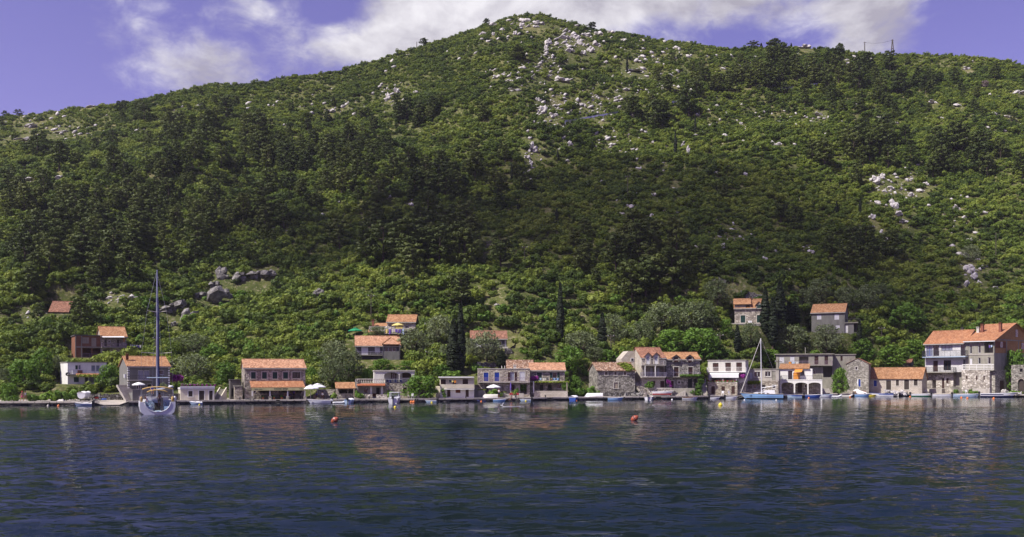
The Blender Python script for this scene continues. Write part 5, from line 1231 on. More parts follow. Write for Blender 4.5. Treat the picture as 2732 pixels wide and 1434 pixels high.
for px, base, w, hgt, lab in [(1230, 830, 88, 105, 'big solitary layered pine above the cypress pair'), (100, 880, 44, 68, 'small open pine with bare trunk on the left terrace'), (84, 800, 70, 90, 'dark pine behind the left terrace'), (215, 880, 64, 86, 'bushy pine left of the brick wing house'),
      (1131, 112, 26, 20, 'wind shaped pine on the left skyline'), (1298, 64, 24, 18, 'umbrella pine on the skyline just left of the summit'), (14, 306, 20, 16, 'small tree on the far left skyline'), (48, 300, 24, 17, 'second small tree on the far left skyline'),
      (1380, 165, 54, 42, 'round dark pine below the summit rocks'), (1576, 70, 30, 18, 'bushy pine on the skyline right of the summit'), (2010, 130, 34, 22, 'pine breaking the right skyline'), (2070, 125, 36, 26, 'wide pine breaking the right skyline'), (2240, 150, 28, 34, 'pine on the ridge left of the power poles')]:
    grow('pine', px, base, w, hgt, lab)
g0 = grow('broad', 2628, 238, 26, 22, 'leafless grey dead tree on the right slope')
for c_ in g0.children:
    if c_.name.startswith('crown'): c_.data = c_.data.copy(); c_.data.materials[0] = MATS['leaf_dead']

# ------------------------------------------------------------------ scrub
def shrub_at(me, X, Y, z, s, sz, name, label, group):
    o = bpy.data.objects.new(name, me); COL.objects.link(o); o.location = (X, Y, z); o.scale = (s, s, sz); o.rotation_euler = (0, 0, random.uniform(0, 6.28)); tag(o, label, 'shrub', group); return o
def free(X, Y, pad=1.0):
    for cx_, cy_, an, ha, hb, pz in PADS:
        dx, dy = X - cx_, Y - cy_
        b_ = -dx*math.sin(an)+dy*math.cos(an)
        if abs(dx*math.cos(an)+dy*math.sin(an)) < ha+pad and -hb-7.0 < b_ < hb+pad: return False
    return True
# named bushes
first_bush = []
for px, base, w, hgt, lab, bk in [(30, 1066, 34, 22, 'low feathery bush at the quay edge, far left', 2.5), (90, 1068, 46, 26, 'round green bush right of the walkers', 3.5), (130, 1066, 50, 32, 'bright bush left of the dinghy', 4), (170, 1066, 50, 36, 'bright bush behind the beached boat', 4.5), (200, 1062, 44, 34, 'green bush above the slipway', 6),
      (890, 1062, 22, 20, 'round bright bush left of the tile kiosk', 4), (958, 1056, 26, 26, 'potted bush with orange flowers left of the porch', 3.4), (1040, 1056, 26, 26, 'dark leafy bush beside the porch column', 4), (1548, 1046, 70, 40, 'wide bush in front of the old stone house gable', 5), (1578, 1050, 40, 32, 'small bush below the old stone house wall', 4),
      (1735, 1040, 26, 22, 'bush on the garden terrace', None), (1855, 1050, 40, 20, 'clipped green hedge below the dormer house', 3.2), (2550, 1062, 14, 14, 'tiny round bush by the quay stairs', 3), (2600, 1040, 46, 14, 'low green plants in the concrete planter', 2.6), (1318, 1042, 44, 26, 'umbrella shaped shrub in front of the blue shuttered house', 3.2), (1374, 1050, 22, 30, 'tall leafy plant by the flower bed', 3.0), (2706, 1048, 50, 12, 'grass tuft before the ruined boathouse', 3.2)]:
    X, Y = on_quay(px, bk if bk else 4.5); m = Y / F
    first_bush.append(shrub_at(random.choice(BSHRUB), X, Y, QZ - .05 if bk else ter2[3] - .2, w*m/2.9, hgt*m/1.95, 'bush', lab, None))
# thicket on the lower slope: single bushes that can be told apart
bg_ = random.Random(21); nb = 0; tries = 0
zones = [('between the left houses', 0, 330), ('above the grey house', 330, 640), ('above the stone tavern', 640, 900), ('around the gablet house', 900, 1180), ('around the brown roofed house', 1180, 1480), ('above the old stone house', 1480, 1760), ('around the upper stone house', 1760, 2120), ('around the upper grey house', 2120, 2360), ('above the low stone cottage', 2360, 2740)]
while nb < 290 and tries < 6000:
    tries += 1
    px = bg_.uniform(-10, 2742); py = bg_.uniform(800, 1015)
    X, Y, z = hit(px, py, True)
    if z < 1.2 or not free(X, Y, 1.4): continue
    w = bg_.uniform(24, 46); m = Y / F
    if any((X-a)**2 + (Y-b)**2 < (r_*.72)**2 for a, b, r_ in PLACED): continue
    PLACED.append((X, Y, w*m*.42)); nb += 1
    zn = next(z_[0] for z_ in zones if px < z_[2]); s = w*m/2.9
    br = bg_.random() < (.62 if px > 1200 else .45)
    shrub_at((BSHRUB if br else SHRUBS)[bg_.randrange(3)], X, Y, z - .15, s, s*bg_.uniform(.8, 1.25), 'thicket_bush', ('bright leafy' if br else 'dark') + ' thicket bush ' + zn, 'thicket bushes ' + zn + (' bright' if br else ' dark'))
# ------------------------------------------------------------------ limestone
def rock_mesh(seed, slab=False):
    """a knot of angular limestone blocks, each the hull of a few points, leaning the same way"""
    g = np.random.default_rng(seed); bm = bmesh.new(); lean = g.uniform(-.5, .5)
    for k in range(int(g.integers(5, 9))):
        c = np.array([g.uniform(-.62, .62), g.uniform(-.4, .4), g.uniform(-.25, .45) * (1.0 if k else .2)]); r = g.uniform(.32, .62) if k else .75
        pts = g.normal(size=(16, 3)); pts /= np.linalg.norm(pts, axis=1)[:, None]; pts *= g.uniform(.7, 1.05, (16, 1))
        pts = pts * np.array([r, r * .8, r * g.uniform(.6, 1.15)]); pts[:, 0] += pts[:, 2] * lean; pts += c
        vs = [bm.verts.new(p_) for p_ in pts]; res = bmesh.ops.convex_hull(bm, input=vs)
        bmesh.ops.delete(bm, geom=[e for e in res['geom_interior'] if isinstance(e, bmesh.types.BMVert)], context='VERTS')
    me = bpy.data.meshes.new('rock'); bm.to_mesh(me); bm.free(); return me
ROCKS = []
RK = [rock_mesh(s) for s in range(9)]; RKB = [m_.copy() for m_ in RK]
for m_ in RK: m_.materials.append(MATS['limestone'])
for m_ in RKB: m_.materials.append(MATS['boulder'])
def rock(px, py, w, hgt, label, name='limestone_outcrop', group=None, mesh=None, tilt=0, lift=.25):
    X, Y, z = hit(px, py + hgt * .45, True); m = Y / F
    o = bpy.data.objects.new(name, mesh or random.choice(RK)); COL.objects.link(o); o.location = (X, Y + w*m*.15, z + hgt*m*lift); o.scale = (w*m*.55, w*m*.45, hgt*m*.62); ROCKS.append((o.location.x, o.location.y, w*m*.6))
    o.rotation_euler = (R(random.uniform(-8, 8)), R(tilt), R(random.uniform(-25, 25))); tag(o, label, 'rock', group); return o
for px, py, w, hgt, lab in [(591, 732, 38, 38, 'tall grey boulder crowning the left outcrop'), (633, 741, 32, 34, 'grey boulder just right of the crowning boulder'), (690, 734, 50, 26, 'row of grey rock right of the boulders'), (722, 732, 30, 28, 'right end rock of the grey boulder row'), (531, 787, 30, 18, 'small grey boulder left of the large one'),
      (580, 790, 58, 46, 'largest rounded grey boulder above the boathouse'), (571, 758, 22, 18, 'small boulder between the two large ones'), (460, 822, 58, 30, 'tilted grey slab right of the yacht mast'), (503, 840, 34, 26, 'grey slab below the rounded boulder'), (463, 866, 26, 14, 'low pale slab under the tilted slab'), (850, 780, 30, 26, 'grey rock in bushes right of the boulders')]:
    rock(px, py, w * 1.25, hgt * 1.3, lab, 'boulder', None, random.choice(RKB), -18 if 'slab' in lab else 0, .4)
big = [(1505, 100, 34, 16), (1535, 96, 34, 18), (1465, 110, 20, 34), (1458, 128, 16, 26), (1568, 92, 30, 18), (1548, 112, 22, 26), (1520, 135, 26, 18), (1576, 130, 26, 30), (1556, 140, 18, 18), (1592, 118, 26, 14), (1596, 88, 26, 14), (1630, 85, 22, 10), (1400, 52, 30, 20), (1394, 66, 20, 16), (1440, 62, 26, 12), (1430, 70, 16, 10),
       (1316, 66, 24, 14), (1288, 90, 18, 14), (1318, 90, 14, 14), (1374, 88, 12, 16), (1448, 290, 26, 30), (1436, 265, 18, 14), (1476, 306, 22, 14), (1545, 278, 22, 12), (1422, 395, 20, 34), (1406, 420, 20, 14), (1395, 462, 16, 12), (1672, 240, 22, 12), (1500, 213, 46, 16), (1372, 240, 34, 10), (1356, 215, 26, 12), (1325, 205, 24, 14), (1690, 188, 60, 10), (1520, 385, 14, 22),
       (2336, 478, 30, 32), (2356, 470, 18, 22), (2378, 502, 22, 14), (2388, 466, 14, 14), (2386, 545, 24, 30), (2400, 570, 26, 22), (2412, 590, 26, 16), (2328, 578, 20, 22), (2352, 622, 16, 22), (2366, 640, 16, 18), (2432, 520, 18, 18), (2456, 508, 26, 16), (2472, 490, 20, 18), (2330, 606, 10, 10), (2552, 555, 22, 16), (2574, 580, 16, 18), (2542, 655, 20, 16), (2590, 640, 18, 14),
       (2575, 680, 34, 30), (2590, 715, 30, 40), (2600, 735, 26, 34), (2580, 757, 16, 24), (2614, 757, 18, 24), (2660, 770, 24, 12), (1930, 655, 14, 30), (1910, 640, 12, 16), (2040, 690, 16, 20), (2164, 672, 18, 20), (1912, 462, 10, 14), (1836, 400, 10, 34), (1822, 385, 8, 20), (1990, 465, 16, 14), (2080, 385, 16, 14), (1978, 330, 14, 10), (2190, 305, 34, 10), (2150, 312, 16, 8), (2490, 272, 26, 12), (2555, 280, 26, 14), (2720, 246, 26, 14), (2695, 312, 26, 10),
       (60, 478, 54, 16), (156, 474, 26, 16), (240, 283, 30, 9), (80, 336, 40, 10), (160, 352, 40, 8), (60, 372, 46, 12), (880, 296, 30, 12), (1035, 255, 14, 26), (1055, 240, 10, 18), (1060, 278, 40, 8), (2150, 124, 34, 14), (2260, 160, 14, 8), (2578, 183, 20, 10), (330, 800, 60, 12), (290, 797, 30, 12), (370, 803, 30, 10), (1324, 813, 16, 10), (1096, 545, 16, 12), (1745, 520, 18, 14), (1680, 550, 18, 12), (2140, 120, 26, 8), (2065, 385, 22, 20), (1660, 570, 14, 10), (1740, 575, 14, 14)]
zn_ = lambda px, py: 'near the summit' if 1250 < px < 1660 and py < 160 else 'on the far left slope' if px < 700 else 'on the centre slope' if px < 1640 and py < 450 else 'low on the centre slope' if px < 1780 else 'on the right slope' if px < 2310 else 'at the pale cliffs on the right' if py > 440 else 'high on the right slope'
for px, py, w, hgt in big:
    zz = zn_(px, py); rock(px, py, w * 1.05, hgt * .95, 'white limestone outcrop ' + zz, 'limestone_outcrop', 'limestone outcrops ' + zz, None, 22 if px > 1800 and py > 250 else -14 if px < 1100 else 0, .35)
# loose rubble of the same limestone, beyond counting
regs = [(1390, 62, 60, 22, 60), (1540, 108, 75, 30, 100), (1465, 160, 40, 55, 70), (1330, 95, 60, 25, 40), (1390, 205, 100, 30, 90), (1470, 290, 45, 45, 110), (1600, 275, 110, 38, 110), (1045, 250, 45, 40, 60), (140, 345, 170, 34, 110), (1740, 140, 90, 50, 70), (1730, 215, 120, 50, 80), (1640, 390, 140, 60, 120), (1415, 420, 25, 70, 40), (1790, 230, 90, 40, 40), (1920, 330, 160, 60, 50), (1930, 640, 70, 50, 50), (1720, 560, 80, 40, 50), (2150, 310, 120, 30, 60), (2330, 330, 140, 30, 50), (2400, 510, 80, 60, 120), (2560, 590, 60, 60, 40), (2590, 710, 30, 50, 30), (700, 620, 60, 40, 30), (900, 560, 60, 60, 25), (1100, 470, 80, 60, 30), (2080, 640, 130, 60, 50), (110, 850, 80, 30, 40), (330, 800, 50, 8, 50), (60, 480, 50, 10, 20), (900, 285, 100, 20, 40), (1180, 150, 150, 40, 30), (600, 300, 250, 60, 60), (2650, 320, 80, 80, 40), (2000, 180, 300, 60, 60)]
rv = []; rf_ = []; base_bm = bmesh.new(); bmesh.ops.create_icosphere(base_bm, subdivisions=1, radius=1.0); ico = np.array([v.co[:] for v in base_bm.verts]); icf = np.array([[v.index for v in f.verts] for f in base_bm.faces]); base_bm.free()
nv = 0
for cx_, cy_, sx_, sy_, n_ in regs:
    for k in range(n_):
        px_ = cx_ + rng.normal() * sx_ * .6; py_ = cy_ + rng.normal() * sy_ * .6
        if py_ < np.interp(px_, RX, RY) + 8: continue
        X, Y, z = hit(px_, py_, True); m = Y / F; s = (.9 + 4.4 * rng.random() ** 2.8) * m; ROCKS.append((X, Y, s * .9))
        q = ico * (1 + .32 * rng.normal(size=(len(ico), 1))) * np.array([s * rng.uniform(.8, 1.9), s, s * rng.uniform(.6, 1.2)]); a = rng.uniform(-.6, .6); ca, sa = math.cos(a), math.sin(a)
        q = np.stack([q[:, 0]*ca - q[:, 1]*sa, q[:, 0]*sa + q[:, 1]*ca, q[:, 2] + q[:, 0] * .3 * (1 if px_ < 1700 else -1)], 1)
        rv.append(q + (X, Y, z + s * .55)); rf_.append(icf + nv); nv += len(ico)
rub = link_mesh('limestone_rubble', np_mesh('limestone_rubble', np.concatenate(rv), np.concatenate(rf_)), 'limestone'); tag(rub, 'scattered white limestone rubble between the scrub', kind='stuff')

# the macchia beyond: too many to count, one mass
NPT = 80000
px = rng.uniform(-160, 2900, NPT * 3); t_ = rng.random(NPT * 3) ** 0.60
Ysv = shore(px) + 9.5; Yrv = ridgeY(px); Yv_ = Ysv + (Yrv - Ysv) * (t_ * 1.008); Xv_ = (px - CX) / F * Yv_
keep = np.ones(len(px), bool)
for cx_, cy_, an, ha, hb, pz in PADS:
    dx, dy = Xv_ - cx_, Yv_ - cy_
    b_ = -dx*math.sin(an)+dy*math.cos(an); keep &= ~((np.abs(dx*math.cos(an)+dy*math.sin(an)) < ha+1.4) & (b_ > -hb-4.5) & (b_ < hb+1.6))
Zv_ = ground(Xv_, Yv_); row = HOR - F * (Zv_ - EYE) / Yv_
keep &= Zv_ > 1.5
# open ground and rock shows where the cover thins
thin = fbm(Xv_ / 26, Yv_ / 26, 3, 40) + .5
open_spots = [(1420, 70, 110, 45, .8), (1540, 115, 90, 50, .75), (1480, 200, 90, 70, .55), (1470, 290, 60, 50, .7), (1600, 270, 130, 50, .4), (1050, 255, 50, 45, .5), (150, 345, 180, 40, .65), (1760, 160, 120, 60, .4), (1700, 390, 140, 60, .3), (1425, 400, 22, 50, .7), (2400, 520, 60, 60, .6), (2340, 480, 40, 30, .8), (2450, 510, 40, 30, .7), (2590, 705, 34, 60, .95), (2360, 628, 25, 30, .8), (110, 850, 90, 40, .5), (325, 800, 60, 14, .9), (580, 760, 45, 50, .85), (460, 820, 40, 26, .85), (1330, 800, 30, 40, .8), (2100, 620, 160, 120, .12), (1690, 190, 60, 20, .7), (560, 560, 130, 60, .15), (1980, 700, 60, 40, .3)]
op = np.zeros(len(px))
for a, b, c_, d_, w_ in open_spots: op = np.maximum(op, w_ * np.exp(-((px-a)/c_)**2 - ((row-b)/d_)**2))
keep &= rng.random(len(px)) > op
keep &= rng.random(len(px)) < np.clip(1.75 - 1.7 * thin, .22, 1)
for a, b, r_ in PLACED[:140]:
    if r_ > 1.2 and b < 330: keep &= ((Xv_-a)**2 + (Yv_-b)**2) > (r_*.5)**2
ROCKS += [(*hit(948, 897, True)[:2], 3.2), (*hit(1000, 885, True)[:2], 4.5)]
for a, b, r_ in ROCKS: keep &= ~((np.abs(Xv_ - a) < r_ * .8 + .4) & (Yv_ > b - r_ * 1.5 - 1.5) & (Yv_ < b + r_))
ii = np.nonzero(keep)[0][:NPT]
hgt_ = np.clip((Yv_[ii] - Ysv[ii]) / (Yrv[ii] - Ysv[ii]), 0, 1); sc_ = np.exp(rng.normal(-.26, .38, len(ii))).clip(.32, 2.1) * (1.0 - .34 * hgt_)
me = bpy.data.meshes.new('macchia'); me.vertices.add(len(ii)); me.vertices.foreach_set('co', np.stack([Xv_[ii], Yv_[ii], Zv_[ii] - .15], 1).astype(np.float32).ravel())
for nm, arr, ty in (('sc', sc_, 'FLOAT'), ('rz', rng.uniform(0, 6.28, len(ii)), 'FLOAT'), ('vi', rng.integers(0, 8, len(ii)), 'INT')):
    at_ = me.attributes.new(nm, ty, 'POINT'); at_.data.foreach_set('value', arr.astype(np.float32 if ty == 'FLOAT' else np.int32))
mac = link_mesh('macchia', me); tag(mac, 'dense green macchia scrub covering the hillside', kind='stuff')
protos = []
for k, sm in enumerate(SHRUBS):       # eight single shrubs standing on the slope lend their shape to the mass
    X, Y, z = hit(380 + 250 * k, 770 - 12 * (k % 3), True)
    protos.append(shrub_at(sm, X, Y, z - .1, 1.0, 1.0, 'hillside_shrub', 'single dark round shrub on the slope above the village', 'single shrubs on the lower slope'))
def scatter(target, sources):
    """instance the given objects' shapes on the target's points (attributes sc, rz, vi)"""
    ng = bpy.data.node_groups.new('scatter', 'GeometryNodeTree')
    ng.interface.new_socket('Geometry', in_out='INPUT', socket_type='NodeSocketGeometry'); ng.interface.new_socket('Geometry', in_out='OUTPUT', socket_type='NodeSocketGeometry')
    gi = ng.nodes.new('NodeGroupInput'); go = ng.nodes.new('NodeGroupOutput'); jo = ng.nodes.new('GeometryNodeJoinGeometry')
    for o in reversed(sources):
        oi = ng.nodes.new('GeometryNodeObjectInfo'); oi.transform_space = 'ORIGINAL'; oi.inputs['Object'].default_value = o
        gti = ng.nodes.new('GeometryNodeGeometryToInstance'); ng.links.new(oi.outputs['Geometry'], gti.inputs[0]); ng.links.new(gti.outputs[0], jo.inputs[0])
    ip = ng.nodes.new('GeometryNodeInstanceOnPoints'); ip.inputs['Pick Instance'].default_value = True
    def attr(nm, ty):
        a = ng.nodes.new('GeometryNodeInputNamedAttribute'); a.data_type = ty; a.inputs[0].default_value = nm; return a.outputs[0]
    ng.links.new(gi.outputs[0], ip.inputs['Points']); ng.links.new(jo.outputs[0], ip.inputs['Instance']); ng.links.new(attr('vi', 'INT'), ip.inputs['Instance Index'])
    cx3 = ng.nodes.new('ShaderNodeCombineXYZ'); ng.links.new(attr('rz', 'FLOAT'), cx3.inputs[2]); ng.links.new(cx3.outputs[0], ip.inputs['Rotation'])
    ng.links.new(attr('sc', 'FLOAT'), ip.inputs['Scale']); ng.links.new(ip.outputs[0], go.inputs[0])
    md = target.modifiers.new('scatter', 'NODES'); md.node_group = ng
scatter(mac, protos)
# the smaller pines between the stands: hundreds more that merge into one wood
cr = {}
for o in COL.objects:
    if o.name.startswith('crown') and o.parent and o.parent.name.startswith('pine_tree'): cr.setdefault(o.data.name, o)
cr = list(cr.values()); P_ = []
wood = [(350, 560, 400, 120, 190, 40), (620, 430, 330, 90, 110, 34), (950, 420, 300, 80, 90, 34), (250, 690, 240, 60, 40, 48), (1180, 520, 170, 60, 40, 36), (2080, 200, 240, 40, 60, 32), (2400, 300, 260, 110, 60, 34), (1650, 690, 160, 60, 20, 40), (700, 600, 250, 80, 40, 40), (500, 300, 330, 40, 40, 24)]
for cx_, cy_, sx_, sy_, n_, hp in wood:
    for k in range(n_):
        px_ = cx_ + rng.normal() * sx_ * .55; py_ = cy_ + rng.normal() * sy_ * .55
        if not (-40 < px_ < 2780) or py_ < np.interp(px_, RX, RY) + 20 or py_ > 800: continue
        if vnoise(np.array(px_ / 60), np.array(py_ / 34), 5) < .36: continue
        X, Y, z = hit(px_, py_, True); P_.append((X, Y, z - .3, hp * rng.uniform(.7, 1.25) * Y / F / 10.2))
P_ = np.array(P_); me = bpy.data.meshes.new('pine_wood'); me.vertices.add(len(P_)); me.vertices.foreach_set('co', P_[:, :3].astype(np.float32).ravel())
for nm, arr, ty in (('sc', P_[:, 3], 'FLOAT'), ('rz', rng.uniform(0, 6.28, len(P_)), 'FLOAT'), ('vi', rng.integers(0, len(cr), len(P_)), 'INT')):
    at_ = me.attributes.new(nm, ty, 'POINT'); at_.data.foreach_set('value', arr.astype(np.float32 if ty == 'FLOAT' else np.int32))
pw = link_mesh('pine_wood', me); tag(pw, 'smaller pines merging into a wood between the stands', kind='stuff'); scatter(pw, cr)

# ------------------------------------------------------------------ unseen clouds added out of view to cast shade on the slope
m, t, b = mat('cloud_vapour')
tcn = t.new('ShaderNodeTexCoord'); ln = t.new('ShaderNodeVectorMath', operation='LENGTH', ins={0: t.vmath('MULTIPLY', tcn.outputs['Object'], (1, 1, 0))})
nz = t.noise(tcn.outputs['Object'], 2.2, 5, 0.6, .3).outputs[0]
al = t.maprange(t.math('ADD', ln.outputs['Value'], t.math('MULTIPLY', t.math('SUBTRACT', nz, .5), 1.3)), .45, .95, .46, 0.0, True)
t.set(b, 'Base Color', (.9, .9, .92, 1)); t.set(b, 'Roughness', 1.0); t.set(b, 'Alpha', al)
def cloud(px, py, rx, ry, alt, label):
    X, Y, z = hit(px, py); k = alt / sund.z; o = bpy.data.objects.new('cloud', bpy.data.meshes.new('cloud')); bm = bmesh.new(); bmesh.ops.create_uvsphere(bm, u_segments=28, v_segments=12, radius=1.0)
    for v in bm.verts:
        a = math.atan2(v.co.y, v.co.x); v.co.x *= 1 + .15*math.sin(3*a); v.co.y *= 1 + .12*math.cos(4*a+1); v.co.z = v.co.z*(.8 if v.co.z > 0 else .35) + .1*math.sin(5*v.co.x)*math.cos(4*v.co.y)
    bm.to_mesh(o.data); bm.free(); o.data.materials.append(MATS['cloud_vapour']); COL.objects.link(o); o.data.polygons.foreach_set('use_smooth', np.ones(len(o.data.polygons), bool))
    o.location = (X + sund.x*k, Y + sund.y*k, z + alt); o.scale = (rx, ry, 26); o.rotation_euler = (0, 0, R(12)); tag(o, label, kind='structure')
cloud(1800, 560, 105, 95, 430, 'white cloud drifting above the bay'); cloud(1080, 640, 70, 45, 460, 'small white cloud drifting above the bay')
# ------------------------------------------------------------------ boats
def hull_mesh(L, B, H, bow=.9, sheer=.35, stern=.82, full=2.2, inner=True, floor=.3):
    """open boat: stern at x=0, bow at x=L, waterline z=0; returns (hull, rim)"""
    N = 14; mb = MB(); rim = MB(); secs = []
    for i in range(N + 1):
        t_ = i / N; b = B / 2 * (stern + (1 - stern) * min(1, t_ / .4)) * (1 - max(0, (t_ - .42) / .58) ** full); b = max(b, .015)
        zs = H * (1 + sheer * t_ ** 2.2 + .06 * (1 - t_) ** 2); x = L * t_
        rk = bow * H * max(0, t_ - .55) / .45
        prof = [(b, zs, rk), (b * .97, zs * .62, rk * .55), (b * .84, .12 * H, 0), (b * .5, -.22 * H, -rk * .4), (0, -.34 * H, -rk * .5)]
        secs.append((x, prof))
    ring = [[(x + q[2], q[0], q[1]) for q in pr_] + [(x + q[2], -q[0], q[1]) for q in pr_[-2::-1]] for x, pr_ in secs]
    m_ = len(ring[0]); vs = [p for r in ring for p in r]; fs = [(i*m_+k, (i+1)*m_+k, (i+1)*m_+k+1, i*m_+k+1) for i in range(N) for k in range(m_-1)] + [tuple(range(m_))]
    mb.add(vs, fs)
    if inner:
        ins = [[(x + .02 + q[2]*.9, q[0] * .90 - .01, z_) for q, z_ in zip(pr_[:3], (pr_[0][1] - .01, pr_[1][1], floor * H))] for x, pr_ in secs]
        r2 = [a + [(p[0], -p[1], p[2]) for p in a[::-1]] for a in ins]; k_ = len(r2[0]); vs = [p for r in r2 for p in r]
        mb.add(vs, [(i*k_+k, i*k_+k+1, (i+1)*k_+k+1, (i+1)*k_+k) for i in range(N) for k in range(k_-1)] + [tuple(range(k_))[::-1]])
    for sy in (1, -1):
        pts = [(x + pr_[0][2], sy * pr_[0][0], pr_[0][1] + .01) for x, pr_ in secs]; rim.tube(pts, max(.035, H * .06), 5)
    rim.tube([(0, B/2*stern, H*1.06), (0, -B/2*stern, H*1.06)], max(.035, H*.06), 5)
    return mb, rim
def boat(name, label, px, length, off, head, hullc, rimc, beam=.36, height=.15, thwarts=2, motor=None, cover=None, group='small boats moored along the quay', lz=0.0, Y=None, upturned=False, L=None, cat='boat', bottom=None, stripe=None):
    """head: bow direction relative to the quay line, degrees (0 = right, 180 = left, 90 = inland)"""
    Y = Y if Y is not None else float(shore(px)) - off; X = (px - CX) / F * Y; yaw = -math.atan2(X, Y) * .85 + R(head)
    L = L or length * Y / F / max(.35, abs(math.cos(R(head)))); B = L * beam; H = L * height
    root = empty(name, (X, Y, lz), yaw); tag(root, label, cat, group)
    mb, rim = hull_mesh(L, B, H)
    parts = []
    sh = Matrix.Translation((-L/2, 0, 0))
    def put(m_, nm, mt, par=root, fix=False, smooth=False):
        o = m_.build(nm, mt, None, smooth, fix); o.data.transform(sh); o.parent = par; return o
    hu = put(mb, 'hull', hullc); put(rim, 'gunwale', rimc, hu)
    if bottom: 
        b2, _ = hull_mesh(L * .998, B * 1.02, H * .42, inner=False); put(b2, 'bottom_paint', bottom)
    if stripe:
        st = MB()
        for sy in (1, -1):
            for i in range(10):
                t0, t1 = i/10*.8, (i+1)/10*.8
                bb = lambda t_: B/2*(.82+.18*min(1, t_/.4))*(1-max(0, (t_-.42)/.58)**2.2)
                st.add([(L*t0, sy*(bb(t0)+.012), H*.74), (L*t1, sy*(bb(t1)+.012), H*.74), (L*t1, sy*(bb(t1)+.02), H*.94), (L*t0, sy*(bb(t0)+.02), H*.94)], [(0, 1, 2, 3)])
        put(st, 'stripe', stripe, hu)
    if not cover and not upturned:
        for i in range(thwarts):
            x = L * (.25 + .32 * i); put(MB().box(x-.12, x+.12, -B*.42, B*.42, H*.62, H*.70), 'thwart', 'pale_wood', fix=True)
    if cover:
        mb = MB(); N = 10; vs = []
        for i in range(N + 1):
            t_ = i / N; b = B / 2 * (.84 + .16 * min(1, t_ / .4)) * (1 - max(0, (t_ - .42) / .58) ** 2.2) + .04; x = L * t_ + .6*H*max(0, t_-.55)/.45
            for k in range(7):
                a = math.pi * k / 6; vs.append((x, b * math.cos(a), H * (1.0 + .3 * t_ ** 2) + H * .62 * math.sin(a) * (.7 + .3 * math.sin(i * 1.3 + k)) * (1 - .6*t_**3)))
        mb.add(vs, [(i*7+k, i*7+k+1, (i+1)*7+k+1, (i+1)*7+k) for i in range(N) for k in range(6)] + [tuple(range(7))]); put(mb, 'cover', cover, smooth=True)
    if motor:
        m2 = MB(); x = -.12; m2.box(x-.30, x+.12, -.17, .17, H*1.15, H*1.15+.42); mo = put(m2, 'outboard_motor', motor, fix=True)
        bev = mo.modifiers.new('soft', 'BEVEL'); bev.width = .07; bev.segments = 2
        put(MB().box(x-.16, x+.02, -.05, .05, -.35, H*1.15), 'motor_leg', 'dark_metal', mo, True); put(MB().box(x+.05, x+.55, -.02, .02, H*1.3, H*1.3+.05), 'tiller', 'rubber', mo, True)
    if upturned:
        for o in root.children_recursive: pass
        root.rotation_euler = (R(180), 0, yaw); root.location.z = lz + H * 1.25
    return root
boat('dinghy', 'small pale blue dinghy with dark rim and outboard by the slipway', 224, 38, 1.0, 180, 'pale_blue', 'rubber', motor='rubber', cover='canvas_white')
boat('beached_boat', 'white boat under a crumpled sheet hauled out on the slipway', 227, 23, -4.5, 78, 'gel_white', 'gel_white', L=4.2, cover='canvas_white', lz=1.25, group=None)
tr = empty('boat_cradle', (0, 0, 0)); tag(tr, 'dark timber cradle under the hauled out boat on the slipway', 'cradle')
X, Y = on_quay(227, 4.5); tr.location = (X, Y, .3); tr.rotation_euler = (0, 0, .35)
for sx in (-1, 1):
    MB().box(-.7, .7, sx*.9-.06, sx*.9+.06, .45, .58).build('cross_beam', 'dark_wood', tr)
    for s2 in (-1, 1): MB().box(s2*.6-.07, s2*.6+.07, sx*.9-.07, sx*.9+.07, -.2, .45).build('leg', 'dark_wood', tr)
boat('covered_dinghy', 'pale blue dinghy under a white cover below the boathouse', 525, 28, 1.6, 175, 'pale_blue', 'pale_blue', cover='canvas_white', beam=.44, height=.2)
boat('rowing_boat', 'long white rowing boat moored below the tavern parasols', 855, 54, 1.5, 180, 'hull_grey', 'gel_white', motor='rubber', thwarts=3, beam=.3, height=.14)
boat('tender', 'light blue tender seen from its stern with black outboard', 933, 22, 1.8, 80, 'pale_blue', 'sky_blue', L=3.3, motor='rubber', cover='canvas_white', beam=.46, height=.17)
boat('fishing_dinghy', 'pale dinghy with black outboard below the fig tree', 1151, 26, 1.4, 178, 'pale_blue', 'gel_white', motor='rubber', height=.18)
boat('light_blue_boat', 'light blue open boat below the blue shuttered house', 1331, 31, 1.4, 2, 'sky_blue', 'gel_white', height=.17)
boat('pale_boat', 'pale green white boat with outboard left of the blue covered one', 1403, 26, 1.4, 180, 'pale_blue', 'gel_white', motor='rubber', height=.18)
boat('blue_covered_boat', 'small dark blue boat with white cover right of the pergola', 1531, 21, 1.5, 80, 'mid_blue', 'gel_white', L=3.6, cover='canvas_white', beam=.45, height=.18)
boat('upturned_boat', 'grey white boat turned over on the quay before the patio wall', 1309, 38, -1.4, 180, 'offwhite', 'gel_white', lz=QZ, upturned=True, group=None, height=.16)
boat('laid_up_boat', 'white boat lying on the quay below the old stone house', 1586, 44, -1.6, 180, 'gel_white', 'offwhite', lz=QZ, upturned=True, group=None, height=.14)
boat('skiff', 'light blue skiff with white bow below the old stone house', 1640, 36, 1.5, 3, 'sky_blue', 'gel_white', height=.17)
boat('stern_boat', 'small white boat seen from its stern below the garden terrace', 1732, 24, 1.5, 82, 'gel_white', 'pale_wood', L=3.8, motor='rubber', beam=.45, height=.16)
boat('red_bottom_boat', 'white boat with red bottom standing on the quay by the garden terrace', 1765, 49, -2.6, 4, 'gel_white', 'gel_white', lz=QZ+.25, bottom='red', group=None, height=.16)
boat('wooden_boat', 'varnished brown wooden boat below the dormer house', 1839, 37, 1.4, 4, 'gel_white', 'wood', stripe='wood', height=.16)
boat('white_boat', 'white boat with outboard at the left below the white terrace house', 1906, 22, 1.4, 6, 'gel_white', 'gel_white', motor='rubber', height=.18)
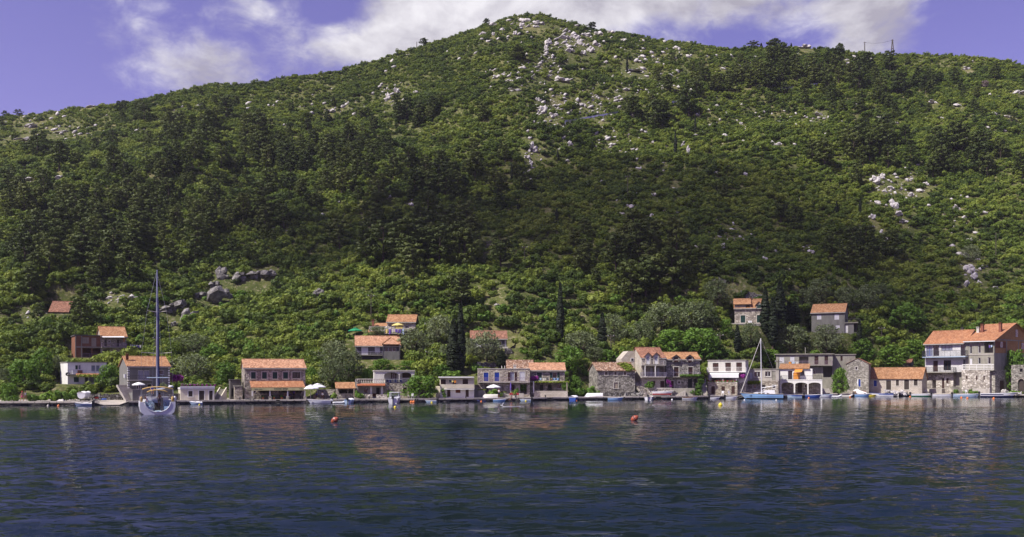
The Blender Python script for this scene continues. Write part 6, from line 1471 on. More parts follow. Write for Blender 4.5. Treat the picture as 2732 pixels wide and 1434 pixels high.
boat('white_boat', 'white boat with outboard just left of the moored sailboat', 1950, 26, 1.4, 4, 'gel_white', 'gel_white', motor='rubber', height=.18)
boat('blue_rim_boat', 'pale boat with blue rim right of the moored sailboat', 2120, 37, 1.4, 180, 'pale_blue', 'mid_blue', stripe='mid_blue', height=.17)
boat('blue_side_boat', 'white boat with deep blue side and motor before the arches', 2167, 36, 1.3, 3, 'mid_blue', 'gel_white', motor='rubber', height=.18)
boat('grey_side_boat', 'grey blue boat with tilted motor right of the arches', 2199, 34, 1.4, 3, 'hull_grey', 'pale_blue', motor='rubber', height=.18)
boat('gable_boat', 'blue boat with two motors before the white tarpaulin', 2298, 34, 1.3, 4, 'sky_blue', 'gel_white', motor='rubber', height=.18)
boat('yellow_boat', 'small yellow boat between two blue boats', 2322, 22, 1.2, 3, 'yellow', 'yellow', motor='rubber', height=.18)
boat('blue_white_boat', 'long white boat with blue rim before the low stone cottage', 2356, 50, 1.4, 180, 'gel_white', 'mid_blue', stripe='mid_blue', thwarts=3, beam=.3, height=.15)
boat('green_white_boat', 'white boat with green waterline below the white block house', 2458, 49, 1.4, 3, 'gel_white', 'gel_white', bottom='canvas_green', motor='rubber', thwarts=3, beam=.3, height=.13)
boat('open_white_boat', 'open white boat with motor second from the stairs, right side', 2516, 52, 1.4, 3, 'gel_white', 'pale_wood', motor='rubber', thwarts=3, beam=.3, height=.13)
boat('long_pale_boat', 'long pale open boat beside the quay stairs at right', 2575, 58, 1.4, 3, 'pale_blue', 'gel_white', motor='rubber', thwarts=4, beam=.28, height=.12)
boat('striped_boat', 'largest white boat with dark blue stripe at the far right', 2658, 76, 1.6, 4, 'gel_white', 'gel_white', stripe='navy', bottom='navy', motor='rubber', thwarts=4, beam=.28, height=.125)
boat('blue_dinghy', 'blue upturned dinghy lying by the dry stone wall above the slipway', 277, 13, -7.5, 180, 'mid_blue', 'mid_blue', lz=QZ+.02, upturned=True, group=None, height=.22)
def rib(name, label, px, length, off, head, tubec, floorc, motor='rubber', L=None):
    """inflatable: two fat tubes meeting in a raised bow"""
    Y = float(shore(px)) - off; X = (px - CX) / F * Y; L = L or length * Y / F; r = L * .065; B = L * .40
    root = empty(name, (X, Y, 0), -math.atan2(X, Y) * .85 + R(head)); tag(root, label, 'inflatable boat', 'inflatable boats moored along the quay')
    pts = []
    for k in range(23):
        f = k / 22
        if f < .36: p = (-L/2 + L*.72*f/.36, -B/2 + r, r*.9)
        elif f > .64: p = (-L/2 + L*.72*(1-f)/.36, B/2 - r, r*.9)
        else: a = (f-.36)/.28*math.pi; p = (-L/2+L*.72+math.sin(a)*L*.24, -(B/2-r)*math.cos(a), r*.9+math.sin(a)*r*1.6)
        pts.append(p)
    rad = [r*.5] + [r]*21 + [r*.5]; MB().tube(pts, rad, 10).build('tube', tubec, root, True)
    MB().box(-L/2+.1, L*.28, -B/2+r, B/2-r, r*.2, r*.5).build('floor', floorc, root); MB().box(-L/2+.05, -L/2+.13, -B/2+r, B/2-r, 0, r*2.2).build('transom', floorc, root)
    MB().box(-.15, .15, -B/2+r, B/2-r, r*1.2, r*1.45).build('seat', 'pale_wood', root)
    if motor:
        mo = MB().box(-L/2-.32, -L/2+.06, -.17, .17, r*2.3, r*2.3+.42).build('outboard_motor', motor, root); bv = mo.modifiers.new('soft', 'BEVEL'); bv.width = .07; bv.segments = 2
        MB().box(-L/2-.2, -L/2-.04, -.05, .05, -.35, r*2.3).build('motor_leg', 'dark_metal', mo)
    return root
rib('inflatable_boat', 'light grey inflatable with raised bow beside the tile kiosk', 906, 37, 1.6, 6, 'gel_white', 'offwhite', 'gel_white')
rib('inflatable_boat', 'dark blue inflatable left of the light blue boat', 1285, 25, 1.5, 178, 'navy', 'rubber', None)
rib('inflatable_boat', 'white inflatable with black motor right of the arches', 2229, 33, 1.4, 5, 'gel_white', 'mid_blue')
rib('inflatable_boat', 'grey white inflatable nearest the white tarpaulin', 2257, 34, 1.5, 6, 'offwhite', 'mid_blue')
# cabin motorboat seen from the stern
r_ = boat('cabin_motorboat', 'small white motorboat with glazed cabin, stern towards the bay', 1053, 27, 3.2, 84, 'gel_white', 'gel_white', L=5.0, beam=.40, height=.17, thwarts=0, group=None)
MB().box(-.6, 1.6, -.85, .85, .55, 1.05).build('cabin', 'gel_white', r_)
ca = MB()
for x_ in (-.55, 1.1):
    for y_ in (-.8, .8): ca.tube([(x_, y_, 1.05), (x_ + (.25 if x_ > 0 else 0) * -1, y_ * .93, 1.85)], .05, 5)
ca.build('cabin_pillars', 'gel_white', r_); MB().box(-.75, 1.0, -.88, .88, 1.85, 1.93).build('cabin_roof', 'gel_white', r_)
MB().box(.98, 1.0, -.72, .72, 1.1, 1.82).build('windscreen', 'clear_glass', r_); MB().box(-2.0, -.7, -.7, -.5, .4, .62).build('bench', 'pale_blue', r_)
mo = MB().box(-2.85, -2.45, -.2, .2, .9, 1.35).build('outboard_motor', 'rubber', r_); MB().box(-2.72, -2.55, -.05, .05, -.3, .9).build('motor_leg', 'dark_metal', mo)

# yacht at anchor, stern to the camera: origin at stern waterline, y runs to the bow
Yy = 111.0; Xy = (421 - CX) / F * Yy; th = math.atan2(Xy, Yy)
yr = empty('sailing_yacht', (Xy, Yy, 0), -th + R(1)); tag(yr, 'white sailing yacht with tan bimini and furled dark sail anchored at left', 'yacht')
LY, BY, HY = 13.5, 4.45, 1.55
mb = MB(); N = 18; ringv = []; deck = []
for i in range(N + 1):
    t_ = i / N; b = BY/2 * (.93 + .07*min(1, t_/.3)) * (1 - max(0, (t_-.38)/.62)**2.0); b = max(b, .03); zs = HY * (1 + .16*t_**2); y = LY*t_ + (0 if i else 0)
    pr_ = [(b, zs), (b*1.0, zs*.6), (b*.93, .18*HY), (b*.70, -.10*HY), (0, -.28*HY)]
    rk = .9*max(0, t_-.7)/.3
    ringv.append([(q[0], y + rk*q[1]/HY, q[1]) for q in pr_] + [(-q[0], y + rk*q[1]/HY, q[1]) for q in pr_[-2::-1]]); deck.append((b, y + rk*zs/HY, zs))
m_ = 9; mb.add([p for r in ringv for p in r], [(i*m_+k, (i+1)*m_+k, (i+1)*m_+k+1, i*m_+k+1) for i in range(N) for k in range(m_-1)])
# transom with the scooped opening
rim_ = ringv[0]; scoop = []
for k in range(13):
    a = math.pi*(1 - k/12); scoop.append((math.cos(a)*1.50, 0.0, 1.52 - math.sin(a)*1.22))
left = [rim_[0], rim_[1], rim_[2], rim_[3], rim_[4]]; rightp = [rim_[8], rim_[7], rim_[6], rim_[5], rim_[4]]
sr = [s for s in scoop if s[0] >= -1e-6][::-1]; slv = [s for s in scoop if s[0] <= 1e-6]
mb.add(left + sr[::-1], [tuple(range(5 + len(sr)))]); mb.add(rightp + slv[::-1], [tuple(range(5 + len(slv)))])
hull = mb.build('hull', 'hull_grey', yr, fix=False)
MB().tube(scoop, .06, 6).build('transom_rim', 'gel_white', hull)
dk = MB()
for i in range(N):
    a, b = deck[i], deck[i+1]
    if a[1] > 3.0: dk.add([(a[0], a[1], a[2]), (b[0], b[1], b[2]), (-b[0], b[1], b[2]), (-a[0], a[1], a[2])], [(0, 1, 2, 3)])
    else:
        for s in (1, -1): dk.add([(s*a[0], a[1], a[2]), (s*b[0], b[1], b[2]), (s*1.45, b[1], b[2]), (s*1.45, a[1], a[2])], [(0, 1, 2, 3)])
dk.build('deck', 'gel_white', yr, fix=False)
ck = MB(); ck.box(-1.44, 1.44, .05, 3.2, .34, .42); ck.box(-1.44, -.75, .8, 3.2, .42, 1.0); ck.box(.75, 1.44, .8, 3.2, .42, 1.0); ck.box(-1.44, 1.44, 3.2, 3.3, .42, 1.7); ck.box(-1.5, -1.44, 0.05, 3.2, .42, 1.55); ck.box(1.44, 1.5, .05, 3.2, .42, 1.55)
ck.build('cockpit', 'pale_blue', yr)
cbm = MB().prism([(3.3, HY), (8.6, HY+.1), (7.6, HY+.55), (3.3, HY+.65)], 'x', -1.35, 1.35).build('coachroof', 'gel_white', yr)
for s in (-1, 1):
    for y_ in (4.0, 5.4, 6.6): MB().box(s*1.352-.01, s*1.352+.01, y_, y_+.8, HY+.18, HY+.40).build('cabin_window', 'glass', cbm)
MB().box(-.35, .35, 2.9, 3.19, .42, 1.35).build('companionway', 'dark_wood', yr)
for s in (-.7, .55):
    w = MB().tube([(s, 1.5, .45), (s, 1.5, 1.1)], .16, 8).build('steering_pedestal', 'gel_white', yr); wh = MB()
    pts = [(s + .48*math.cos(a), 1.38, 1.15 + .48*math.sin(a)) for a in np.linspace(0, 2*math.pi, 17)]; wh.tube(pts, .025, 5)
    for a in (0, 1.05, 2.1): wh.tube([(s-.48*math.cos(a), 1.38, 1.15-.48*math.sin(a)), (s+.48*math.cos(a), 1.38, 1.15+.48*math.sin(a))], .015, 4)
    wh.build('steering_wheel', 'dark_metal', w)
# bimini and sprayhood: arched canvas on bows
def canopy(name, y0, y1, w, z, rise, m_):
    mb = MB(); nx = 10; ny = 4; vs = []
    for j in range(ny+1):
        for i in range(nx+1):
            f = i/nx*2-1; vs.append((f*w, y0+(y1-y0)*j/ny, z + rise*(1-abs(f)**2.4) + .06*math.sin(math.pi*j/ny)))
    n = len(vs); vs += [(x, y, z_-.07) for x, y, z_ in vs]; k = nx+1
    fs = [(j*k+i, j*k+i+1, (j+1)*k+i+1, (j+1)*k+i) for j in range(ny) for i in range(nx)]; fs += [tuple(q+n for q in f) for f in fs]; fs += [(i, i+1, i+1+n, i+n) for i in range(nx)]
    return mb.add(vs, fs).build(name, m_, yr, fix=False)
bi = canopy('bimini', .5, 3.1, 1.82, 3.15, .30, 'canvas_tan'); fr = MB()
for y_ in (.6, 1.8, 3.0):
    for s in (-1, 1): fr.tube([(s*1.80, y_, 3.1), (s*1.95, 1.8, 1.6)], .03, 5)
fr.build('bimini_frame', 'metal', bi)
canopy('sprayhood', 3.2, 4.4, 1.25, 2.75, .28, 'canvas_tan'); MB().add([(-1.2, 4.5, 2.2), (1.2, 4.5, 2.2), (1.1, 4.3, 2.95), (-1.1, 4.3, 2.95)], [(0, 1, 2, 3)]).build('hood_window', 'clear_glass', yr)
ztop = EYE + (HOR - 722) / F * (Yy + 7.5); my = 7.6
mast = MB().tube([(.05, my, HY+.5), (.05, my, ztop)], [.10, .075], 10).build('mast', 'mast_grey', yr)
MB().tube([(.24, my-.25, HY+1.6), (.20, my-.22, ztop*.72), (.12, my-.15, ztop*.80)], [.13, .09, .03], 8).build('furled_sail', 'navy', mast)
MB().tube([(.03, my, ztop), (.0, my, ztop+1.1)], .015, 4).build('aerial', 'dark_metal', mast)
for py_, hw in ((833, 24), (943, 37)):
    zz = EYE + (HOR - py_) / F * (Yy + my); ww = hw * (Yy + my) / F
    for s in (-1, 1): MB().tube([(0, my, zz-.05), (s*ww, my-.35, zz+.08)], [.06, .035], 5).build('spreader', 'trim', mast)
st = MB()
for s in (-1, 1):
    st.tube([(s*2.0, my-.2, HY+.1), (s*37*(Yy+my)/F, my-.35, EYE+(HOR-943)/F*(Yy+my)), (s*24*(Yy+my)/F, my-.35, EYE+(HOR-833)/F*(Yy+my)), (0, my, ztop-.2)], .012, 3); st.tube([(s*.7, .1, HY), (0, my, ztop)], .012, 3)
st.tube([(0, LY+.6, HY*1.2), (0, my, ztop-.5)], .03, 4); st.build('rigging', 'metal', mast)
MB().tube([(.15, my-.1, HY+1.5), (1.15, my-5.4, HY+1.75)], [.12, .10], 8).build('boom', 'mast_grey', yr)
ra = MB(); 
for s in (-1, 1):
    for i in range(0, N-1, 2): ra.tube([(s*(deck[i][0]-.08), deck[i][1], deck[i][2]), (s*(deck[i][0]-.08), deck[i][1], deck[i][2]+.62)], .016, 4)
    ra.tube([(s*(deck[i][0]-.08), deck[i][1], deck[i][2]+.62) for i in range(0, N-1)], .012, 3); ra.tube([(s*(deck[i][0]-.08), deck[i][1], deck[i][2]+.32) for i in range(0, N-1)], .010, 3)
ra.build('guard_rail', 'metal', yr)
arch = MB(); arch.tube([(-1.25, my-1.5, 4.6), (1.4, my-1.5, 4.6)], .05, 5); arch.build('boom_bar', 'pale_blue', yr)
MB().tube([(-.35, -.02, .35), (-.35, -.12, -.6)], .03, 5).tube([(.25, -.02, .35), (.25, -.12, -.6)], .03, 5).box(-.35, .25, -.06, -.02, .02, .06).box(-.35, .25, -.10, -.06, -.26, -.22).build('swim_ladder', 'metal', yr)
fl = MB().tube([(-1.45, .1, 1.5), (-1.55, -.45, 2.5)], .02, 4).build('flag_staff', 'pale_wood', yr)
for i, m_ in enumerate(('red', 'gel_white', 'blue')): MB().add([(-1.5+.10*i, -.3+.02*i, 2.35-.12*i), (-1.4+.10*i, -.3, 2.28-.12*i), (-1.18+.10*i, -.25, 1.55-.02*i), (-1.28+.10*i, -.25, 1.6-.02*i)], [(0, 1, 2, 3)]).build('flag', m_, fl)
for s, y_ in ((-1.9, .4), (2.0, .5), (1.75, .25), (2.05, 1.2)):
    fd = MB().lathe([(0, 0), (.16, .08), (.19, .35), (.16, .62), (0, .72)], 8, (s, y_, HY+.02)); fd.build('fender', 'gel_white' if s > 1.8 else 'canvas_tan', yr, smooth=True)
MB().lathe([(.0, 0), (.3, .02), (.34, .16), (.2, .28), (0, .3)], 12, (1.55, .3, 3.35)).build('radar_dome', 'gel_white', bi, True)
MB().box(.35, .62, 0.4, .5, .45, 2.1).build('gangway', 'dark_plaster', yr)

# moored sailboat at the right, broadside
Ys2 = float(shore(2040)) - 5.5; X2s = (2041 - CX) / F * Ys2
sb = empty('moored_sailboat', (X2s, Ys2, 0), -math.atan2(X2s, Ys2)); tag(sb, 'light blue sailboat with bare white mast moored before the low grey house', 'sailboat')
L_ = 99 * Ys2 / F; k0 = L_ / 7.5
hm, rm = hull_mesh(L_, L_*.30, .98, bow=1.0, sheer=.28, stern=.5, inner=False)
T = Matrix.Rotation(math.pi, 4, 'Z') @ Matrix.Translation((-L_*.47, 0, 0))
def puts(m_, nm, mt, par=sb, fix=False):
    o = m_.build(nm, mt, None, False, fix); o.data.transform(T); o.parent = par; return o
hu = puts(hm, 'hull', 'sky_blue'); puts(rm, 'rubbing_strake', 'pale_wood', hu)
b2, _ = hull_mesh(L_*.99, L_*.305, .22, bow=.3, sheer=0, stern=.5, inner=False); puts(b2, 'waterline_stripe', 'black', hu)
dk = MB(); pts = []
for i in range(13): t_ = i/12; b = L_*.15*(.5+.5*min(1, t_/.4))*(1-max(0, (t_-.42)/.58)**2.2); pts.append((L_*t_ + .95*max(0, t_-.55)/.45, max(b, .02), .98*(1+.28*t_**2.2)))
for a, b in zip(pts, pts[1:]): dk.add([(a[0], a[1], a[2]), (b[0], b[1], b[2]), (b[0], -b[1], b[2]), (a[0], -a[1], a[2])], [(0, 1, 2, 3)])
puts(dk, 'deck', 'gel_white')
cb = puts(MB().prism([(L_*.30, .98), (L_*.82, 1.1), (L_*.70, 1.38), (L_*.30, 1.5)], 'y', -.72, .72), 'cabin', 'gel_white', fix=True)
puts(MB().prism([(L_*.20, 1.0), (L_*.52, 1.45), (L_*.48, 1.80), (L_*.22, 1.85)], 'y', -.75, .75), 'sprayhood', 'canvas_white', fix=True)
for x_ in (.36, .48, .58): puts(MB().box(L_*x_, L_*x_+.5, .725, .74, 1.14, 1.30).box(L_*x_, L_*x_+.5, -.74, -.725, 1.14, 1.30), 'cabin_window', 'glass', cb, True)
mtop = EYE + (HOR - 903) / F * Ys2; mx = L_*.56
ms = puts(MB().tube([(mx, 0, 1.3), (mx+.15, 0, mtop)], [.10, .075], 8), 'mast', 'gel_white', fix=True)
puts(MB().tube([(mx-.1, 0, 2.3), (mx-2.9, .3, 2.75)], .07, 6), 'boom', 'gel_white', ms, True); puts(MB().tube([(mx-.05, 0, 1.5), (mx-.8, .1, 2.35)], .035, 5), 'boom_strut', 'gel_white', ms, True)
sg = MB(); sg.tube([(L_*1.10, 0, 1.25), (mx+.15, 0, mtop-.1)], [.09, .05], 5); puts(sg, 'furled_jib', 'offwhite', ms, True)
sg = MB(); sg.tube([(0, 0, 1.0), (mx+.15, 0, mtop)], .012, 3); sg.tube([(mx, 1.0, 1.0), (mx+.15, 0, mtop-.3)], .012, 3); sg.tube([(mx, -1.0, 1.0), (mx+.15, 0, mtop-.3)], .012, 3); puts(sg, 'rigging', 'metal', ms)
pp = MB()
for x_ in (.05, .12): pp.tube([(L_*x_, -.7, 1.0), (L_*x_, -.7, 1.6), (L_*x_, .7, 1.6), (L_*x_, .7, 1.0)], .02, 4)
pp.tube([(L_*.98, .15, 1.25), (L_*1.06, .12, 1.8), (L_*1.12, 0, 1.85), (L_*1.06, -.12, 1.8), (L_*.98, -.15, 1.25)], .02, 4); puts(pp, 'pulpit', 'metal')
q = MB(); 
for k, dx in enumerate((.0, .12, .30, .38, .46)): q.box(L_*.86-dx, L_*.86-dx+.07, L_*.3*.32, L_*.3*.325, .62, .80)
puts(q, 'registration_mark', 'navy', hu, True)
ml = MB().tube([(0, 0, 0), (2.2, .3, .55), (4.4, .8, 1.35)], .02, 4); lo = ml.build('mooring_line', 'offwhite', None); lo.location = at(1960, 1068, Ys2 - .6); lo.location.z = 0.02; tag(lo, 'pale rope running from the sailboat bow into the water', 'rope')

# ------------------------------------------------------------------ buoys
def ball(px, py, r, m_, label, group=None):
    Y = EYE * F / (py - HOR); X = (px - CX) / F * Y
    root = MB().lathe([(0, -r), (r*.7, -r*.7), (r, 0), (r*.7, r*.7), (r*.18, r*.98), (r*.16, r*1.25), (0, r*1.28)], 12).build('mooring_buoy', m_, None, True); root.location = (X, Y, r*.35); tag(root, label, 'buoy', group)
for px, py, r, m_, lab in [(1922, 1083.5, .36, 'yellow', 'yellow buoy in open water left of the moored sailboat'), (1054, 1089, .22, 'yellow', 'small pale yellow buoy in open water below the motorboat'), (1097, 1074.5, .27, 'orange', 'orange buoy by the quay, left of its pair'), (1103.5, 1074.5, .27, 'orange', 'orange buoy by the quay, right of its pair'), (1152, 1076, .2, 'yellow', 'yellow float at the dinghy below the fig tree'),
      (156, 1084.5, .2, 'orange', 'orange float by the quay far left'), (128, 1084, .17, 'offwhite', 'white float by the quay far left'), (532, 1081.5, .16, 'yellow', 'yellow float below the covered dinghy'), (1284, 1073, .18, 'orange', 'orange float below the blue inflatable'), (1403, 1072, .18, 'yellow', 'yellow float below the pale boat'), (1538, 1070.5, .16, 'orange', 'orange float below the blue covered boat'),
      (1793, 1068, .18, 'gel_white', 'white float by the quay below the garden terrace'), (1986, 1069, .16, 'gel_white', 'white float under the sailboat bow'), (2071, 1069.5, .16, 'gel_white', 'white float behind the sailboat stern'), (2158, 1063.5, .2, 'orange', 'orange float before the arches'), (2268, 1061.5, .2, 'orange', 'orange float before the white tarpaulin'), (2428, 1060.5, .22, 'orange', 'orange float left of the green and white boat'),
      (2565, 1063, .24, 'orange', 'orange float below the long pale boat, left one'), (2581, 1064, .24, 'orange', 'orange float below the long pale boat, right one'), (2651, 1065.5, .26, 'orange', 'orange float below the large striped boat')]:
    ball(px, py, r, m_, lab)
for px, py, lab in ((893, 1127, 'dark red tilted barrel buoy left of centre'), (1693, 1122.5, 'dark red tilted barrel buoy right of centre')):
    Y = EYE * F / (py - HOR); X = (px - CX) / F * Y
    root = empty('barrel_buoy', (X, Y, .12), 0); tag(root, lab, 'buoy', None); k = 21 * Y / F / 1.05
    d = MB().lathe([(0, -.55), (.14, -.52), (.36, -.20), (.40, 0), (.36, .20), (.14, .52), (0, .55)], 10).build('drum', 'drogue_red', root); d.scale = (k, k, k*1.02); d.rotation_euler = (R(8), R(58), 0); d.location = (0, 0, .12)
    e = MB().tube([(-.06, 0, 0), (-.06, 0, .22), (.06, 0, .22), (.06, 0, 0)], .025, 5).build('lifting_eye', 'dark_metal', root); e.location = (.42*k, 0, .36*k); e.rotation_euler = (0, R(58), 0)
    MB().lathe([(.41, -.05), (.43, 0), (.41, .05)], 12).build('band', 'dark_metal', d)

# ------------------------------------------------------------------ people
STAND = dict(pel=(0, 0, .52), ch=(0, 0, .72), nk=(0, 0, .83), hd=(0, -.01, .93), sh=.105, el=((.15, .02, .63), (-.15, .02, .63)), wr=((.16, -.05, .50), (-.16, -.05, .50)), kn=((.06, -.02, .28), (-.06, -.02, .28)), an=((.06, 0, .04), (-.06, 0, .04)))
def person(label, loc, yaw, hgt, pose, skinm='skin', top=None, bottom='navy', hairm='hair', hat=None, group=None):
    P = dict(STAND); P.update(pose); root = empty('person', loc, yaw); tag(root, label, 'person', group)
    V = []; E = []; Rd = []
    def v(p, r): V.append(Vector(p) * hgt); Rd.append(r * hgt); return len(V) - 1
    def ch(ids):
        for a, b in zip(ids, ids[1:]): E.append((a, b))
    pel = v(P['pel'], .075); ab = v(Vector(P['pel']).lerp(Vector(P['ch']), .5), .066); c_ = v(P['ch'], .078); nk = v(P['nk'], .032); hd0 = v(Vector(P['hd']) - Vector((0, 0, .03)), .050); hd1 = v(Vector(P['hd']) + Vector((0, 0, .02)), .056); hd2 = v(Vector(P['hd']) + Vector((0, 0, .055)), .036)
    nose = v(Vector(P['hd']) + Vector((0, -.066, -.005)), .010)
    ch([pel, ab, c_, nk, hd0, hd1, hd2]); E.append((hd1, nose))
    for i, s in enumerate((1, -1)):
        S = v(Vector(P['ch']) + Vector((s * P['sh'], 0, .075)), .036); e = v(P['el'][i], .025); w = v(P['wr'][i], .017)
        d = (Vector(P['wr'][i]) - Vector(P['el'][i])).normalized(); hnd = v(Vector(P['wr'][i]) + d * .035, .020); ch([c_, S, e, w, hnd])
        side = d.cross(Vector((0, 1, 0))); side = side.normalized() if side.length > .1 else Vector((1, 0, 0))
        for k in range(4):
            q = Vector(P['wr'][i]) + d * .052 + side * (k - 1.5) * .010; f1 = v(q, .0058); f2 = v(q + d * (.030 + .006 * (1.5 - abs(k - 1.5))) + Vector((0, -.008, 0)), .0045); E.append((hnd, f1)); E.append((f1, f2))
        t1 = v(Vector(P['wr'][i]) + d * .030 + side * .026, .0062); E.append((hnd, t1)); t2 = v(Vector(P['wr'][i]) + d * .055 + side * .036, .005); E.append((t1, t2))
        hp = v(Vector(P['pel']) + Vector((s * .052, 0, -.03)), .060); kn = v(P['kn'][i], .040); an = v(P['an'][i], .024); fd = P.get('toe', (0, -1, 0)); tt_ = v(Vector(P['an'][i]) + Vector(fd) * .09 + Vector((0, 0, -.018)), .018); ch([pel, hp, kn, an, tt_])
    me = bpy.data.meshes.new('body'); me.from_pydata(V, E, []); o = bpy.data.objects.new('body', me); COL.objects.link(o)
    sk = o.modifiers.new('skin', 'SKIN'); o.modifiers.new('sub', 'SUBSURF').levels = 1
    for i, r in enumerate(Rd): me.skin_vertices[0].data[i].radius = (r, r); me.skin_vertices[0].data[i].use_root = (i == 0)
    dg = bpy.context.evaluated_depsgraph_get(); me2 = bpy.data.meshes.new_from_object(o.evaluated_get(dg)); bpy.data.objects.remove(o); bpy.data.meshes.remove(me)
    link_mesh('body', me2, skinm, root, True)
    hd = Vector(P['hd']) * hgt; hr = .066 * hgt
    MB().lathe([(hr*1.02, -.1*hr), (hr, .45*hr), (hr*.72, .95*hr), (hr*.3, 1.2*hr), (0, 1.25*hr)], 10, (hd.x, hd.y + .014*hgt, hd.z + .012*hgt)).build('hat' if hat else 'hair', hat or hairm, root, True)
    if hat: MB().lathe([(hr*1.5, 0), (hr*1.0, .1*hr)], 12, (hd.x, hd.y, hd.z + .02*hgt)).build('hat_brim', hat, root)
    def tube(a, b, r0, r1, nm, mt): MB().tube([Vector(a)*hgt, Vector(b)*hgt], [r0*hgt, r1*hgt], 9).build(nm, mt, root, True)
    pl = Vector(P['pel'])
    if bottom:
        mbs = MB(); mbs.tube([(pl + Vector((0, 0, .05)))*hgt, (pl + Vector((0, 0, -.06)))*hgt], [.088*hgt, .098*hgt], 10)
        for i, s in enumerate((1, -1)): hp = pl + Vector((s*.052, 0, -.03)); mbs.tube([hp*hgt, hp.lerp(Vector(P['kn'][i]), .55)*hgt], [.075*hgt, .064*hgt], 9)
        mbs.build('shorts', bottom, root, True)
    if top:
        mbs = MB(); mbs.tube([(pl + Vector((0, 0, .03)))*hgt, Vector(P['ch'])*hgt, (Vector(P['nk']) - Vector((0, 0, .01)))*hgt], [.088*hgt, .098*hgt, .045*hgt], 10)
        for i, s in enumerate((1, -1)): S = Vector(P['ch']) + Vector((s*P['sh'], 0, .075)); mbs.tube([S.lerp(Vector(P['ch']), .3)*hgt, S.lerp(Vector(P['el'][i]), .55)*hgt], [.050*hgt, .040*hgt], 8)
        mbs.build('shirt', top, root, True)
    return root
WALK = dict(kn=((.06, -.10, .29), (-.06, .05, .27)), an=((.06, -.14, .05), (-.06, .17, .06)), wr=((.17, -.12, .52), (-.17, .08, .51)), el=((.15, -.02, .63), (-.15, .06, .63)))
SIT = dict(pel=(0, .05, .27), ch=(0, .02, .47), nk=(0, 0, .58), hd=(0, -.02, .68), kn=((.07, -.20, .28), (-.07, -.20, .28)), an=((.07, -.20, .04), (-.07, -.20, .04)), el=((.15, -.06, .40), (-.15, -.06, .40)), wr=((.09, -.18, .36), (-.09, -.18, .36)))
SUP = dict(el=((.17, -.10, .66), (-.12, -.14, .70)), wr=((.05, -.24, .60), (-.02, -.26, .74)), kn=((.06, -.04, .28), (-.06, -.03, .28)), an=((.07, 0, .04), (-.07, 0, .04)))
X, Y = on_quay(59, 1.6); person('walker with a red sun hat on the quay, far left', (X, Y, QZ+.05), R(70), 1.62, WALK, 'skin', None, 'pink', 'hair', 'red')
X, Y = on_quay(67, 1.8); person('dark haired walker in a light top beside the one in the red hat', (X, Y, QZ+.05), R(80), 1.68, WALK, 'skin_tan', 'offwhite', 'skin_tan')
X, Y = on_quay(1331, 2.0); person('person in white shirt and dark shorts standing by the patio wall', (X, Y, QZ+.02), R(30), 1.72, dict(el=((.15, -.03, .64), (-.15, -.02, .64)), wr=((.06, -.16, .62), (-.06, -.16, .62))), 'skin', 'canvas_white', 'navy')
tav = htav
def tv(lx, ly, lz=0): return tav.world(lx, ly, lz)
person('bare backed guest seated in the tavern porch', tv(tav.pt(800, 0, -1.6)[0], -1.6), tav.psi + R(60), 1.7, SIT, 'skin', None, 'blue')
person('guest in a blue shirt seated in the tavern porch', tv(tav.pt(882, 0, -1.6)[0], -1.6), tav.psi + R(-60), 1.7, SIT, 'skin_tan', 'blue', 'navy')
person('waiter in a lilac shirt standing in the tavern porch', tv(tav.pt(922, 0, -1.3)[0], -1.3), tav.psi + R(-30), 1.75, {}, 'skin', 'purple_cloth', 'black')
def stool(name, label, loc, yaw, m_='dark_wood', group=None, s=1.0, cat='chair'):
    root = empty(name, loc, yaw); tag(root, label, cat, group)
    MB().box(-.22*s, .22*s, -.22*s, .22*s, .42, .46).build('seat', m_, root); MB().box(-.22*s, .22*s, .19*s, .22*s, .5, .92).build('backrest', m_, root)
    for a in (-1, 1):
        for b in (-1, 1): MB().box(a*.19*s-.02, a*.19*s+.02, b*.19*s-.02, b*.19*s+.02, 0, .42).build('leg', m_, root)
    return root
def table(name, label, loc, yaw, m_='dark_wood', w=1.3, d=.8, group=None):
    root = empty(name, loc, yaw); tag(root, label, 'table', group); MB().box(-w/2, w/2, -d/2, d/2, .70, .74).build('tabletop', m_, root)
    for a in (-1, 1):
        for b in (-1, 1): MB().box(a*(w/2-.08)-.03, a*(w/2-.08)+.03, b*(d/2-.08)-.03, b*(d/2-.08)+.03, 0, .70).build('leg', m_, root)
for i, x_ in enumerate((450, 540, 690, 845, 960)):
    nth = ('first', 'second', 'third', 'fourth', 'last')[i]; lx = tav.pt(x_, 0, -1.6)[0]; table('tavern_table', nth + ' dark table from the left in the tavern porch', tv(lx, -1.5), tav.psi, group='tavern porch tables')
    for s in (-1, 1): stool('tavern_chair', 'dark chair ' + ('right' if s > 0 else 'left') + ' of the ' + nth + ' table from the left in the tavern porch', tv(lx + s*.85, -1.6), tav.psi + R(90*s*-1), group='tavern porch chairs')
for x_, m_ in ((510, 'terracotta'), (655, 'terracotta'), (760, 'terracotta')):
    lx = tav.pt(x_, 0, -2.9)[0]; r = empty('potted_plant', tv(lx, -2.9), 0); tag(r, 'potted green plant at the tavern porch edge, ' + {510: 'leftmost', 655: 'middle', 760: 'rightmost'}[x_] + ' of three', 'potted plant', 'tavern porch pots')
    MB().lathe([(.0, 0), (.16, 0), (.22, .38), (.19, .38), (.18, .30), (0, .30)], 10).build('pot', m_, r)
    v_, f_ = leaf_cards([(0, 0, .55)], [(.28, .28, .25)], 40, .14, int(x_)); o = bpy.data.objects.new('foliage', leaf_mesh('foliage', v_, f_, 'leaf_broad')); COL.objects.link(o); o.parent = r
